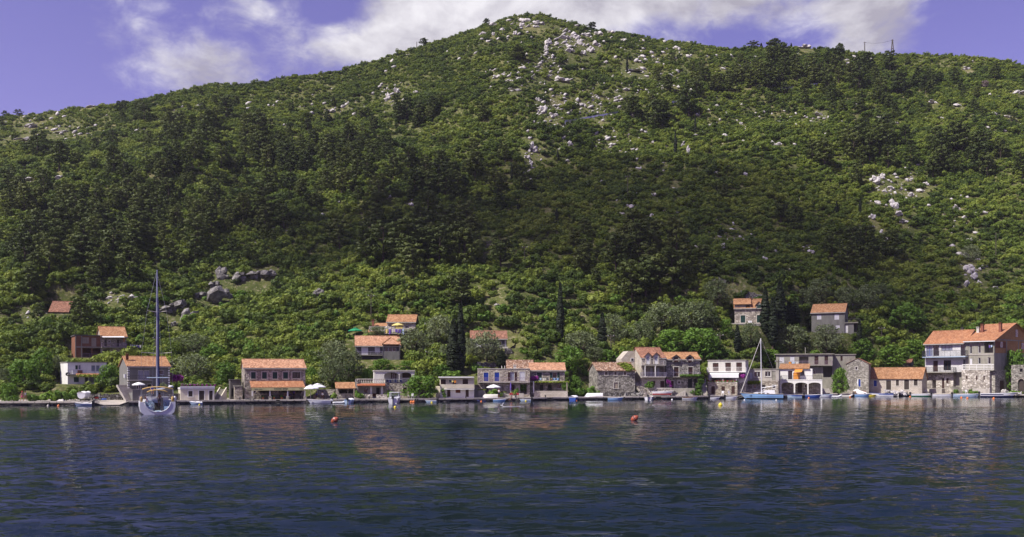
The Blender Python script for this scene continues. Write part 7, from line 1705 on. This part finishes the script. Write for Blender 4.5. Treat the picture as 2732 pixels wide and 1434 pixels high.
# paddle boarder
Y = EYE * F / 86.0; X = (1362 - CX) / F * Y
pb = empty('paddleboard', (X, Y, .02), 0.0); tag(pb, 'white paddleboard with raised nose gliding in front of the quay', 'paddleboard')
Lp = 54 * Y / F; mb = MB(); vs = []
for i in range(15):
    f = i/14; x_ = -Lp/2 + Lp*f; w = .36*math.sin(math.pi*min(.97, max(.03, f)))**.5; z_ = .34*max(0, .22-f)**1.6*9 + .1*max(0, f-.8)*2
    vs += [(x_, -w, z_+.05), (x_, w, z_+.05), (x_, w*.9, z_-.06), (x_, -w*.9, z_-.06)]
mb.add(vs, [(4*i+k, 4*i+(k+1) % 4, 4*i+4+(k+1) % 4, 4*i+4+k) for i in range(14) for k in range(4)] + [(0, 1, 2, 3), (56, 57, 58, 59)]).build('board', 'gel_white', pb)
MB().prism([(-Lp*.46, .18), (-Lp*.40, .14), (-Lp*.33, .62), (-Lp*.35, .64)], 'y', -.05, .05).build('nose_fin', 'gel_white', pb)
person('person in dark shorts paddling upright on the white board', (X + .15, Y, .09), R(-80), 1.66, SUP, 'skin_tan', 'dark_metal', 'black')
pd = empty('paddle', (X - .55, Y - .15, .05), 0); tag(pd, 'thin dark paddle held by the paddle boarder', 'paddle')
MB().tube([(.30, 0, 1.25), (-1.0, -.1, -.05)], .02, 5).build('shaft', 'rubber', pd); MB().tube([(-1.0, -.1, -.05), (-1.2, -.12, -.32)], [.03, .09], 6).build('blade', 'rubber', pd)
# crew on the yacht
cw = Matrix.Rotation(yr.rotation_euler.z, 3, 'Z')
def ypos(x, y, z): p = cw @ Vector((x, y, 0)); return (Xy + p.x, Yy + p.y, z)
person('tanned crew member standing in the yacht cockpit', ypos(.25, 2.3, .95), yr.rotation_euler.z + R(160), 1.7, {}, 'skin_tan', None, 'dark_plaster')
person('crew member with white shirt sitting forward on the yacht deck', ypos(-.55, 6.4, HY+.9), yr.rotation_euler.z, 1.6, SIT, 'skin', 'blue', 'navy')

# ------------------------------------------------------------------ parasols
def parasol(label, loc, w, hgt, m_, folded=False, vent=False, name='parasol'):
    root = empty(name, loc, random.uniform(0, .6)); tag(root, label, 'parasol')
    MB().tube([(0, 0, 0), (0, 0, hgt-.1)], .035, 6).build('pole', 'white_paint', root); MB().lathe([(.0, 0), (.28, 0), (.26, .09), (0, .1)], 10).build('base', 'concrete', root)
    if folded: MB().lathe([(.03, hgt), (.10, hgt-.35), (.17, hgt-1.1), (.12, hgt-1.55), (.03, hgt-1.5)], 9).build('canopy', m_, root)
    else:
        r = w/2; rise = max(.35, r*.38); pr_ = [(r, hgt-rise-.14), (r, hgt-rise), (r*.62, hgt-rise*.52), (r*.30, hgt-rise*.20)]
        c_ = MB().lathe(pr_ + ([(.02, hgt)] if not vent else [(r*.28, hgt-rise*.22)]), 8).build('canopy', m_, root)
        if vent: MB().lathe([(r*.42, hgt-rise*.18), (.02, hgt+.08)], 8).build('vent', m_, c_)
        rb = MB()
        for k in range(8): a = 2*math.pi*k/8; rb.tube([(0, 0, hgt-.35), (r*math.cos(a)*.97, r*math.sin(a)*.97, hgt-rise-.03)], .015, 4)
        rb.build('ribs', 'pale_wood', root)
    return root
def para_at(label, px, top, w, Y, zb, m_, **k):
    X = (px - CX) / F * Y; zt_ = EYE + (HOR - top) / F * Y; parasol(label, (X, Y, zb), w * Y / F, zt_ - zb, m_, **k)
Yp = float(shore(829)); para_at('front white parasol beside the tavern porch', 829, 1028, 44, Yp+2.2, QZ, 'canvas_white', vent=True); para_at('rear white parasol beside the tavern porch', 847, 1024, 44, Yp+4.6, QZ, 'canvas_white', vent=True)
Yh = hup.c[1]; para_at('yellow parasol on the upper cottage terrace', 1061.6, 862, 33, Yh-1.6, hup.zb, 'canvas_yellow')
Xg, Yg, zg_ = hit(948, 897, True); para_at('green parasol on the slope left of the upper cottage', 948, 875.5, 38, Yg, zg_, 'canvas_green', vent=True)
Y3 = float(shore(370)); para_at('small white parasol on the grey house terrace', 370, 1020, 33, Y3+4.3, terr_z, 'canvas_white')
para_at('white parasol behind the umbrella shaped shrub', 1317, 1026, 38, float(shore(1317))+3.6, QZ, 'canvas_white')
para_at('folded lilac parasol by the blue shuttered house', 1362.6, 1020, 10, float(shore(1363))+3.2, QZ, 'purple_cloth', folded=True)
para_at('folded white parasol right of the upper cottage', 1134, 862, 6, Yh, hup.zb+.3, 'canvas_white', folded=True)
para_at('folded white parasol by the blue door of the gable house', 2288.5, 1010, 8, float(shore(2288))+4.0, QZ, 'canvas_white', folded=True)
# tables and seats outside
X, Y = on_quay(850, 2.6); table('quay_table', 'wooden table under the white parasols by the tavern', (X, Y, QZ+.01), .1, 'wood', 1.8, .9)
for i, (dx, dy) in enumerate(((-.5, .8), (.5, .8), (-1.2, 0), (1.2, .1))): stool('quay_chair', ('back left', 'back right', 'left end', 'right end')[i] + ' chair at the wooden table under the white parasols', (X+dx, Y+dy, QZ+.01), R((0, 0, 90, -90)[i]), 'dark_wood', 'chairs under the white parasols')
person('guest in a blue top seated under the white parasols', (X-.5, Y+.75, QZ+.02), 0, 1.7, SIT, 'skin', 'blue', 'navy'); person('guest in a white top seated under the white parasols', (X+.5, Y+.75, QZ+.02), R(10), 1.65, SIT, 'skin', 'canvas_white', 'navy')
for px, bk, lab in ((1101, 1.6, 'white plastic chair on the quay below the fig tree'), (1928, 2.6, 'white plastic chair left before the white terrace house'), (1946, 2.6, 'white plastic chair right before the white terrace house'), (2578, 1.9, 'white plastic chair by the concrete planter at right')):
    X, Y = on_quay(px, bk); stool('plastic_chair', lab, (X, Y, QZ+.01), random.uniform(-.8, .8), 'gel_white')

# ------------------------------------------------------------------ creepers, flowers, palm
def creeper(name, label, pts, rad, m_, n=40, leaf=.2, cat='creeper', group=None):
    """pts: world points; a mound of leaves along them"""
    o0 = Vector(pts[0]); v_, f_ = leaf_cards([tuple(Vector(p) - o0) for p in pts], [rad] * len(pts), n, leaf, len(PLACED) + int(abs(o0.x) * 7) % 999, out=.6, shell=.35)
    o = bpy.data.objects.new(name, leaf_mesh(name, v_, f_, m_)); COL.objects.link(o); o.location = o0; tag(o, label, cat, group); return o
def along(hs, x0, x1, y, ly, n): return [hs.world(hs.pt(x0 + (x1-x0)*i/(n-1), y, ly)[0], ly, hs.pt(x0 + (x1-x0)*i/(n-1), y, ly)[1]) for i in range(n)]
creeper('pergola_vine', 'bright vine covering the pergola of the green shuttered cottage', along(hgc, 1390, 1815, 900, -1.6, 14), (.5, 1.1, .16), 'leaf_vine', 90, .2)
creeper('hanging_vine', 'vine hanging between the two white pergola posts', along(hgc, 1180, 1290, 930, -2.2, 5) + along(hgc, 1170, 1300, 980, -2.2, 4), (.45, .3, .7), 'leaf_broad', 90, .2)
creeper('hanging_vine', 'vine at the right end of the cottage pergola', along(hgc, 1770, 1820, 950, -2.2, 3), (.45, .3, .9), 'leaf_broad', 90, .2)
creeper('roof_creeper', 'green creeper spilling over the old stone house roof', [hold.world(hold.pt(x, y, ly)[0], ly, hold.pt(x, y, ly)[1]+.1) for x, y, ly in ((770, 670, 2.5), (830, 665, 2.4), (880, 680, 1.5), (900, 700, .8), (860, 720, .3), (930, 735, .1), (820, 700, 1.0), (880, 745, -.1))], (.75, .6, .4), 'leaf_vine', 110, .2)
creeper('porch_vine', 'bright vine over the dark porch of the low grey house', along(hlow, 555, 800, 985, -1.7, 9), (.7, .6, .4), 'leaf_vine', 120, .2)
creeper('wall_vine', 'vine trained along the dormer house balcony', along(hdor, 1600, 1860, 815, -1.2, 9), (.55, .5, .3), 'leaf_broad', 90, .22); creeper('wall_vine', 'vine climbing at the right corner of the dormer house', along(hdor, 1850, 1860, 880, -1.2, 2) + along(hdor, 1820, 1830, 960, -1.2, 2), (.7, .5, .9), 'leaf_broad', 160, .22)
creeper('canopy_vine', 'vine along the tiled canopy of the white flat house', [at(C1.x(x), C1.y(815), 157.0) for x in (1060, 1120, 1180, 1250)], (.6, .4, .3), 'leaf_vine', 60, .2)
creeper('bougainvillea', 'magenta bougainvillea between grey house and olive', [at(C2.x(x), C2.y(y), float(shore(465)) + 9.5) for x, y in ((790, 820), (830, 850), (870, 830), (800, 860), (850, 870), (900, 850))], (.8, .7, .6), 'petals_magenta', 110, .2, 'flowers')
creeper('bougainvillea', 'pink bougainvillea on the green shuttered cottage balcony', along(hgc, 1345, 1410, 850, -1.0, 4), (.45, .4, .5), 'petals_magenta', 110, .16, 'flowers')
creeper('bougainvillea', 'pink bougainvillea on the garden terrace', [ter2[0].world(ter2[0].pt(x, y, 1)[0], 1, ter2[0].pt(x, y, 1)[1]) for x, y in ((1410, 895), (1440, 910), (1450, 950))], (.3, .3, .45), 'petals_magenta', 80, .16, 'flowers')
creeper('bougainvillea', 'magenta bougainvillea at the white terrace house corner', [hwt.world(hwt.pt(x, 915, -.5)[0], -.5, hwt.pt(x, 915, -.5)[1]) for x in (600, 630)], (.5, .5, .6), 'petals_magenta', 90, .18, 'flowers')
creeper('flower_row', 'green and magenta flowers along the boathouse roof', along(hboat, 910, 1370, 935, .35, 12), (.55, .3, .28), 'leaf_broad', 60, .2, 'flowers'); creeper('flower_row', 'magenta blossoms over the boathouse roof planter', along(hboat, 930, 1360, 938, .2, 9), (.35, .25, .22), 'petals_magenta', 26, .14, 'flowers')
creeper('flower_box', 'red and green flowers on the white terrace house planter', along(hwt, 250, 545, 972, -1.9, 8), (.35, .2, .2), 'petals_red', 24, .14, 'flowers'); creeper('flower_box', 'green leaves of the white terrace house planter', along(hwt, 240, 550, 975, -1.9, 9), (.4, .2, .16), 'leaf_broad', 40, .16, 'flowers')
creeper('flower_bed', 'red and yellow flowers in the stone bed by the blue shuttered house', along(hbl, 1070, 1160, 1062, -2.5, 4), (.35, .25, .3), 'petals_red', 40, .15, 'flowers'); creeper('hedge_strip', 'bright green strip on the patio wall', along(hbl, 785, 985, 1036, -2.45, 8), (.4, .2, .12), 'leaf_vine', 50, .14, 'hedge'); creeper('hedge_strip', 'short bright green strip on the left patio wall', along(hbl, 640, 710, 1005, -2.45, 4), (.35, .2, .14), 'leaf_vine', 50, .14, 'hedge')
creeper('wall_creeper', 'dark creeper on the cream house ground floor', [at(C4.x(x), C4.y(y), float(shore(1185)) + 2.7) for x, y in ((1410, 1110), (1420, 1150), (1435, 1185))], (.35, .2, .45), 'leaf_broad', 60, .18)
# palm by the arcade house
X, Y = on_quay(1065, 3.0); pm = empty('palm_plant', (X, Y, QZ), 0); tag(pm, 'small palm on the quay right of the porch', 'palm')
MB().tube([(0, 0, 0), (.05, 0, .6)], [.16, .12], 8).build('trunk', 'bark', pm)
for k in range(14):
    a = k*2.4; el = .5 + .9*random.random(); mb = MB(); vs = []
    for i in range(6):
        f = i/5; r = 1.35*f; z_ = .6 + 1.2*math.sin(el)*f - .9*f*f; w = .17*math.sin(math.pi*(.12+.8*f)); c_, s_ = math.cos(a), math.sin(a)
        vs += [(c_*r - s_*w, s_*r + c_*w, z_-.06), (c_*r, s_*r, z_+.04), (c_*r + s_*w, s_*r - c_*w, z_-.06)]
    mb.add(vs, [(3*i+j, 3*i+j+1, 3*i+j+4, 3*i+j+3) for i in range(5) for j in range(2)]).build('frond', 'leaf_palm', pm, fix=False)

# ------------------------------------------------------------------ stairs, walls
def flight(label, px, back, dxy, n, rise, run, width, m_='light_concrete', cheek=None, z0=QZ):
    X, Y = on_quay(px, back); add_steps('stairs', label, (X, Y, z0), dxy, n, rise, run, width, m_, cheek=cheek)
flight('pale steps climbing left of the grey house terrace', 352, 2.6, (-.62, .78), 13, .20, .42, 1.9)
flight('stone steps between the old stone house and the tall stone house', 1728, 3.4, (-.32, .95), 15, .20, .36, 1.7, 'stone_pale')
flight('straight steps right of the fig tree', 1141, 4.0, (0, 1), 9, .18, .32, 1.2)
flight('wide stone steps behind the tavern parasols', 859, 5.4, (.05, 1), 9, .18, .36, 3.4, 'stone_grey')
flight('narrow steps left of the white terrace house', 1878, 3.4, (.15, .98), 16, .2, .33, 1.1, 'light_concrete', 'concrete')
flight('short pale steps right of the arches', 2205, 4.2, (.1, 1), 7, .17, .35, 2.2)
flight('dark steps between the two tall houses at right', 2565, 3.4, (-.1, 1), 8, .2, .33, 1.9, 'concrete')
flight('dark steps right of the cream house', 1269, 4.5, (0, 1), 12, .2, .33, 1.0, 'concrete')
flight('steps right of the boathouse', 578, 2.4, (.05, 1), 9, .2, .33, 1.0, 'concrete', 'cream')
def dry_wall(label, px0, px1, y0, y1, hgt_px, back=None, m_='dry_wall'):
    """stacked stone wall following the ground from px0 to px1; top rows y0..y1"""
    n = max(3, int((px1 - px0) / 9)); P = []
    for i in range(n + 1):
        px = px0 + (px1-px0)*i/n
        if back is not None: X, Y = on_quay(px, back); z = QZ
        else: X, Y, z = hit(px, y0 + (y1-y0)*i/n + hgt_px, True)
        P.append((X, Y, z))
    root = empty('dry_stone_wall', P[0]); tag(root, label, 'wall'); o = Vector(P[0]); mb = MB()
    for i in range(n):
        a, b = Vector(P[i]) - o, Vector(P[i+1]) - o; h_ = hgt_px * P[i][1] / F; j = .12*math.sin(i*2.7)
        vs = [(a.x, a.y-.3, a.z-.8), (b.x, b.y-.3, b.z-.8), (b.x, b.y+.3, b.z-.8), (a.x, a.y+.3, a.z-.8), (a.x, a.y-.25, a.z+h_+j), (b.x, b.y-.25, b.z+h_+j), (b.x, b.y+.25, b.z+h_+j), (a.x, a.y+.25, a.z+h_+j)]
        mb.add(vs, [(0,3,2,1),(4,5,6,7),(0,1,5,4),(1,2,6,5),(2,3,7,6),(3,0,4,7)])
    mb.build('courses', m_, root)
dry_wall('dry stone wall above the slipway', 229, 327, 1045, 1045, 15, back=9.2)
dry_wall('dry stone wall curving behind the upper stone house', 1976, 2036, 786, 790, 10)
dry_wall('dry stone terrace wall above the olives left of the upper stone house', 1886, 1936, 742, 748, 5)
dry_wall('dry stone terrace wall left of the cypress pair', 1140, 1200, 944, 945, 6)
dry_wall('dry stone wall under the brown roofed house olive', 1262, 1330, 968, 970, 9)
dry_wall('low rough wall below the old stone house', 1610, 1715, 1040, 1040, 11, back=5.0)
dry_wall('low wall at the foot of the upper grey house', 2240, 2330, 812, 815, 6)
# rock heaps on the quay
def heap(name, label, px, back, w, hgt, m_, n=9, cat='rocks'):
    X, Y = on_quay(px, back); root = empty(name, (X, Y, QZ)); tag(root, label, cat); g = random.Random(int(px)); W = w * Y / F; Hh = hgt * Y / F
    for i in range(n):
        o = bpy.data.objects.new('stone', RK[i % 6] if m_ == 'limestone' else RKB[i % 6]); COL.objects.link(o); o.parent = root; s = W * g.uniform(.09, .17)
        o.location = (g.uniform(-.45, .45) * W, g.uniform(-.6, .6), Hh * g.uniform(.05, .6)); o.scale = (s, s*.8, s*.7); o.rotation_euler = (g.random()*3, g.random()*3, g.random()*3)
heap('rock_heap', 'heap of pale fallen stones left of the white block house', 2465, 3.0, 24, 20, 'limestone', 16); heap('rock_heap', 'heap of stones before the ruined boathouse', 2690, 3.6, 46, 14, 'limestone', 16); heap('rock_heap', 'rocks at the foot of the tavern quay', 668, -.2, 24, 4, 'boulder', 8); heap('rock_heap', 'grey stones below the old stone house', 1690, 4.2, 50, 7, 'boulder', 12); heap('rock_heap', 'stones and junk above the slipway', 248, 8.0, 20, 6, 'limestone', 8)
heap('rock_heap', 'pale stones along the water below the low cottage', 2395, -.4, 70, 4, 'limestone', 18); heap('rock_heap', 'pale stones along the water at the far right', 2715, -.4, 40, 4, 'limestone', 10)
def sheet_heap(label, px, back, w, hgt, m_, seed):
    X, Y = on_quay(px, back); W, Hh = w*Y/F, hgt*Y/F; g = np.random.default_rng(seed); n = 14; vs = []
    for j in range(n+1):
        for i in range(n+1):
            x_, y_ = i/n*2-1, j/n*2-1; r = max(abs(x_), abs(y_)); z_ = Hh*(1-r**2.2)*(.65+.35*math.sin(3*x_+seed)*math.cos(2.5*y_)) + .05*g.random(); vs.append((x_*W/2, y_*W*.3, max(z_, -.05)))
    o = MB().add(vs, [(j*(n+1)+i, j*(n+1)+i+1, (j+1)*(n+1)+i+1, (j+1)*(n+1)+i) for j in range(n) for i in range(n)]).build('tarpaulin', m_, None, True, False); o.location = (X, Y, QZ+.02); tag(o, label, 'tarpaulin')
sheet_heap('big white tarpaulin over gear before the gable end house', 2288, 2.4, 44, 12, 'canvas_white', 2); sheet_heap('grey sheet heap on the quay left of the dinghy', 163, 1.6, 17, 10, 'offwhite', 5)
for px, lab, m_ in ((2270, 'wooden crate left of the white tarpaulin', 'pale_wood'), (2279, 'wooden crate leaning on the white tarpaulin', 'wood'), (2304, 'orange crate right of the white tarpaulin', 'terracotta')):
    X, Y = on_quay(px, 1.6); r = empty('crate', (X, Y, QZ+.01), random.uniform(-.4, .4)); tag(r, lab, 'crate')
    for z_ in (.05, .25, .45): MB().box(-.4, .4, -.3, -.26, z_, z_+.15).box(-.4, .4, .26, .3, z_, z_+.15).box(-.4, -.36, -.26, .26, z_, z_+.15).box(.36, .4, -.26, .26, z_, z_+.15).build('slat', m_, r)
    MB().box(-.36, .36, -.26, .26, 0, .05).build('bottom', m_, r)
for i, px in enumerate((640, 772, 900, 985, 1110, 1243, 1376, 1455, 1655, 1795, 1890, 2195, 2420)):
    X, Y = on_quay(px, .55); nb_ = ['below the tavern left end', 'below the tavern middle', 'right of the parasols', 'before the porch wall', 'below the fig tree', 'before the cream house', 'before the flower bed', 'before the pergola wall', 'right of the skiff', 'by the garden terrace', 'left of the white terrace house', 'right of the arches', 'before the low stone cottage'][i]
    o = MB().lathe([(.13, 0), (.11, .28), (.17, .34), (.16, .42), (0, .45)], 10).build('bollard', 'dark_metal', None, True); o.location = (X, Y, QZ+.04); tag(o, 'small dark iron bollard on the quay edge ' + nb_, 'bollard', 'quay bollards')
# moped by the slipway
X, Y = on_quay(259, 6.5); mp_ = empty('moped', (X, Y, .62), R(60)); tag(mp_, 'small dark moped parked above the slipway', 'moped')
for s in (-.55, .55):
    w_ = MB().tube([(s + .26*math.cos(a), 0, .28 + .26*math.sin(a)) for a in np.linspace(0, 2*math.pi, 15)], .05, 6).build('wheel', 'rubber', mp_)
    MB().tube([(s, -.05, .28), (s, .05, .28)], .08, 8).build('hub', 'metal', w_)
MB().box(-.45, .2, -.12, .12, .32, .62).build('body', 'red', mp_); MB().box(-.55, .1, -.13, .13, .63, .74).build('saddle', 'black', mp_); MB().tube([(.55, 0, .28), (.36, 0, .95)], .035, 6).build('fork', 'metal', mp_); MB().tube([(.36, -.3, 1.0), (.36, .3, 1.0)], .025, 6).build('handlebar', 'dark_metal', mp_); MB().box(.36, .46, -.07, .07, .80, .93).build('headlight', 'gel_white', mp_)

# ------------------------------------------------------------------ poles, wires, guard rails
PT = {}
def pole(key, label, px, top, base, r=.11, arm=True, back=None, twin=False):
    if back is not None: X, Y = on_quay(px, back); z = QZ
    else: X, Y, z = hit(px, base, True)
    H_ = EYE + (HOR - top) / F * Y - z; root = empty('utility_pole', (X, Y, z), -math.atan2(X, Y)); tag(root, label, 'pole')
    if twin:
        for s in (-1, 1): MB().tube([(s*H_*.09, 0, -1), (s*.08, 0, H_)], [r*1.2, r*.8], 7).build('shaft', 'pole_wood', root)
        MB().box(-H_*.06, H_*.06, -.05, .05, H_*.42, H_*.46).build('cross_brace', 'pole_wood', root)
    else: MB().tube([(0, 0, -1), (0, 0, H_)], [r*1.2, r*.8], 7).build('shaft', 'pole_wood', root)
    if arm:
        MB().box(-.75, .75, -.06, .06, H_-.55, H_-.40).build('cross_arm', 'pole_wood', root)
        for s in (-.65, 0, .65): MB().lathe([(.05, 0), (.07, .08), (.03, .2), (0, .2)], 6, (s, 0, H_-.40)).build('insulator', 'gel_white', root)
    PT[key] = Vector((X, Y, z + H_ - .25))
pole('a', 'wooden power pole behind the arcade roof', 1144.6, 934, 986); pole('b', 'wooden power pole left above the tall stone house', 1630, 892, 952); pole('c', 'thin pole above the white terrace house', 1921.5, 890, 956); pole('d', 'twin wooden pole behind the yacht mast', 417, 898, 941, twin=True)
pole('e', 'pole above the cottage chimney', 990, 785, 852, .09); pole('f', 'slim pole in the scrub right of centre', 1400, 656, 708, .10); pole('g', 'slim tall pole on the shaded slope', 1675, 468, 545, .12); pole('h', 'single pole on the right skyline', 2307, 112, 146, .22); pole('i', 'double legged pole on the right skyline', 2381, 106, 146, .24, twin=True)
pole('j', 'thin pole in the thicket left of the white block house', 2352, 872, 918, .09); pole('k', 'pole at the left end of the arches', 2077, 960, 1046, .10, back=4.4); pole('l', 'bare pole on the right slope beside the cliff', 2657, 621, 695, .10, False); pole('m', 'tiny pole on the left skyline near the lone pine', 1112, 112, 126, .2, False)
def wire(label, a, b, sag=1.2, r=.018):
    p, q = PT[a], PT[b]; pts = [p.lerp(q, i/12) - Vector((0, 0, sag*4*(i/12)*(1-i/12))) for i in range(13)]
    o = MB().tube([v - p for v in pts], r, 4).build('power_line', 'rubber', None); o.location = p; tag(o, label, 'wire')
wire('thin power line between the two skyline poles', 'h', 'i', 1.0, .04); wire('power line running right from the pole behind the arcade', 'a', 'b', 2.5); wire('power line above the dormer house', 'b', 'c', 2.0); wire('power line over the olives to the thicket pole', 'c', 'j', 3.0); wire('power line from the cottage pole up the slope', 'e', 'f', 4.0); wire('power line crossing the shaded slope', 'f', 'g', 4.0)
def guard(label, pts):
    P = [];
    for (xa, ya), (xb, yb) in zip(pts, pts[1:]):
        for i in range(8): P.append(hit(xa + (xb-xa)*i/8, ya + (yb-ya)*i/8, True))
    o = Vector(P[0]); root = empty('guard_rail', o); tag(root, label, 'guard rail'); Q = [Vector(p) - o for p in P]; mb = MB()
    for a, b in zip(Q, Q[1:]): mb.add([(a.x, a.y, a.z+.9), (b.x, b.y, b.z+.9), (b.x, b.y, b.z+1.6), (a.x, a.y, a.z+1.6), (a.x, a.y+.1, a.z+.9), (b.x, b.y+.1, b.z+.9), (b.x, b.y+.1, b.z+1.6), (a.x, a.y+.1, a.z+1.6)], [(0,1,2,3),(7,6,5,4),(3,2,6,7),(0,4,5,1)])
    mb.build('beam', 'metal', root)
    for a in Q[::2]: MB().box(a.x-.1, a.x+.1, a.y+.1, a.y+.3, a.z-.5, a.z+1.5).build('post', 'metal', root)
guard('road guard rail crossing the slope below the summit', [(1508, 333), (1560, 324), (1610, 315), (1655, 307)]); guard('short road guard rail right of the shaded pines', [(1785, 282), (1835, 275)]); guard('road guard rail below the ridge wood', [(2072, 247), (2125, 238)]); guard('short guard rail at the ridge wood edge', [(2163, 234), (2186, 232)])

# ------------------------------------------------------------------ summer haze over the bay
m, t, b = mat('haze_air'); t.n.remove(b)
pv = t.new('ShaderNodeVolumePrincipled', ins={'Color': (.80, .84, 1.0, 1), 'Density': 0.00008, 'Anisotropy': 0.2}); t.l.new(pv.outputs[0], t.n['Material Output'].inputs['Volume'])
hz = MB().box(-900, 900, -60, 900, -3.0, 275).build('haze', 'haze_air', None); tag(hz, 'thin pale blue summer haze', kind='stuff')

# ------------------------------------------------------------------ tell look-alikes apart by size and place within their stand
bpy.context.view_layer.update()
def single_out(objs):
    inf = []
    for o in objs: inf.append((o, CX + F*o.location.x/o.location.y, HOR - F*(o.location.z-EYE)/o.location.y, max(o.scale)))
    xs = sorted(i[1] for i in inf); ys = sorted(i[2] for i in inf); ss = sorted(i[3] for i in inf); n = len(inf)
    cut = lambda v, arr, k: sum(v > arr[min(n-1, int(n*q/k))] for q in range(1, k))
    C5_ = ['far left', 'left', 'middle', 'right', 'far right']; R3 = ['upper', 'central', 'lower']; S3 = ['small', 'medium', 'large']; seen = {}
    for o, x, y, sz in inf:
        key = (cut(sz, ss, 3), cut(y, ys, 3), cut(x, xs, 5)); seen.setdefault(key, []).append((x, o))
    for (a, b_, c_), lst in seen.items():
        lst.sort(key=lambda q: q[0])
        for k, (x, o) in enumerate(lst):
            extra = '' if len(lst) == 1 else ', left one' if k == 0 else ', right one' if k == len(lst)-1 else ', ' + ('second', 'third', 'fourth', 'fifth', 'sixth')[min(k-1, 4)] + ' one'
            o['label'] = S3[a] + ' ' + o['label'] + ', ' + R3[b_] + ' ' + C5_[c_] + extra
by = {}
for o in COL.objects:
    if o.parent is None and 'group' in o and 'label' in o: by.setdefault((o['group'], o['label']), []).append(o)
for (g_, l_), lst in by.items():
    if len(lst) > 1 and lst[0].name.split('.')[0] in ('pine_tree', 'thicket_bush', 'cypress_tree', 'limestone_outcrop', 'hillside_shrub'): single_out(lst)
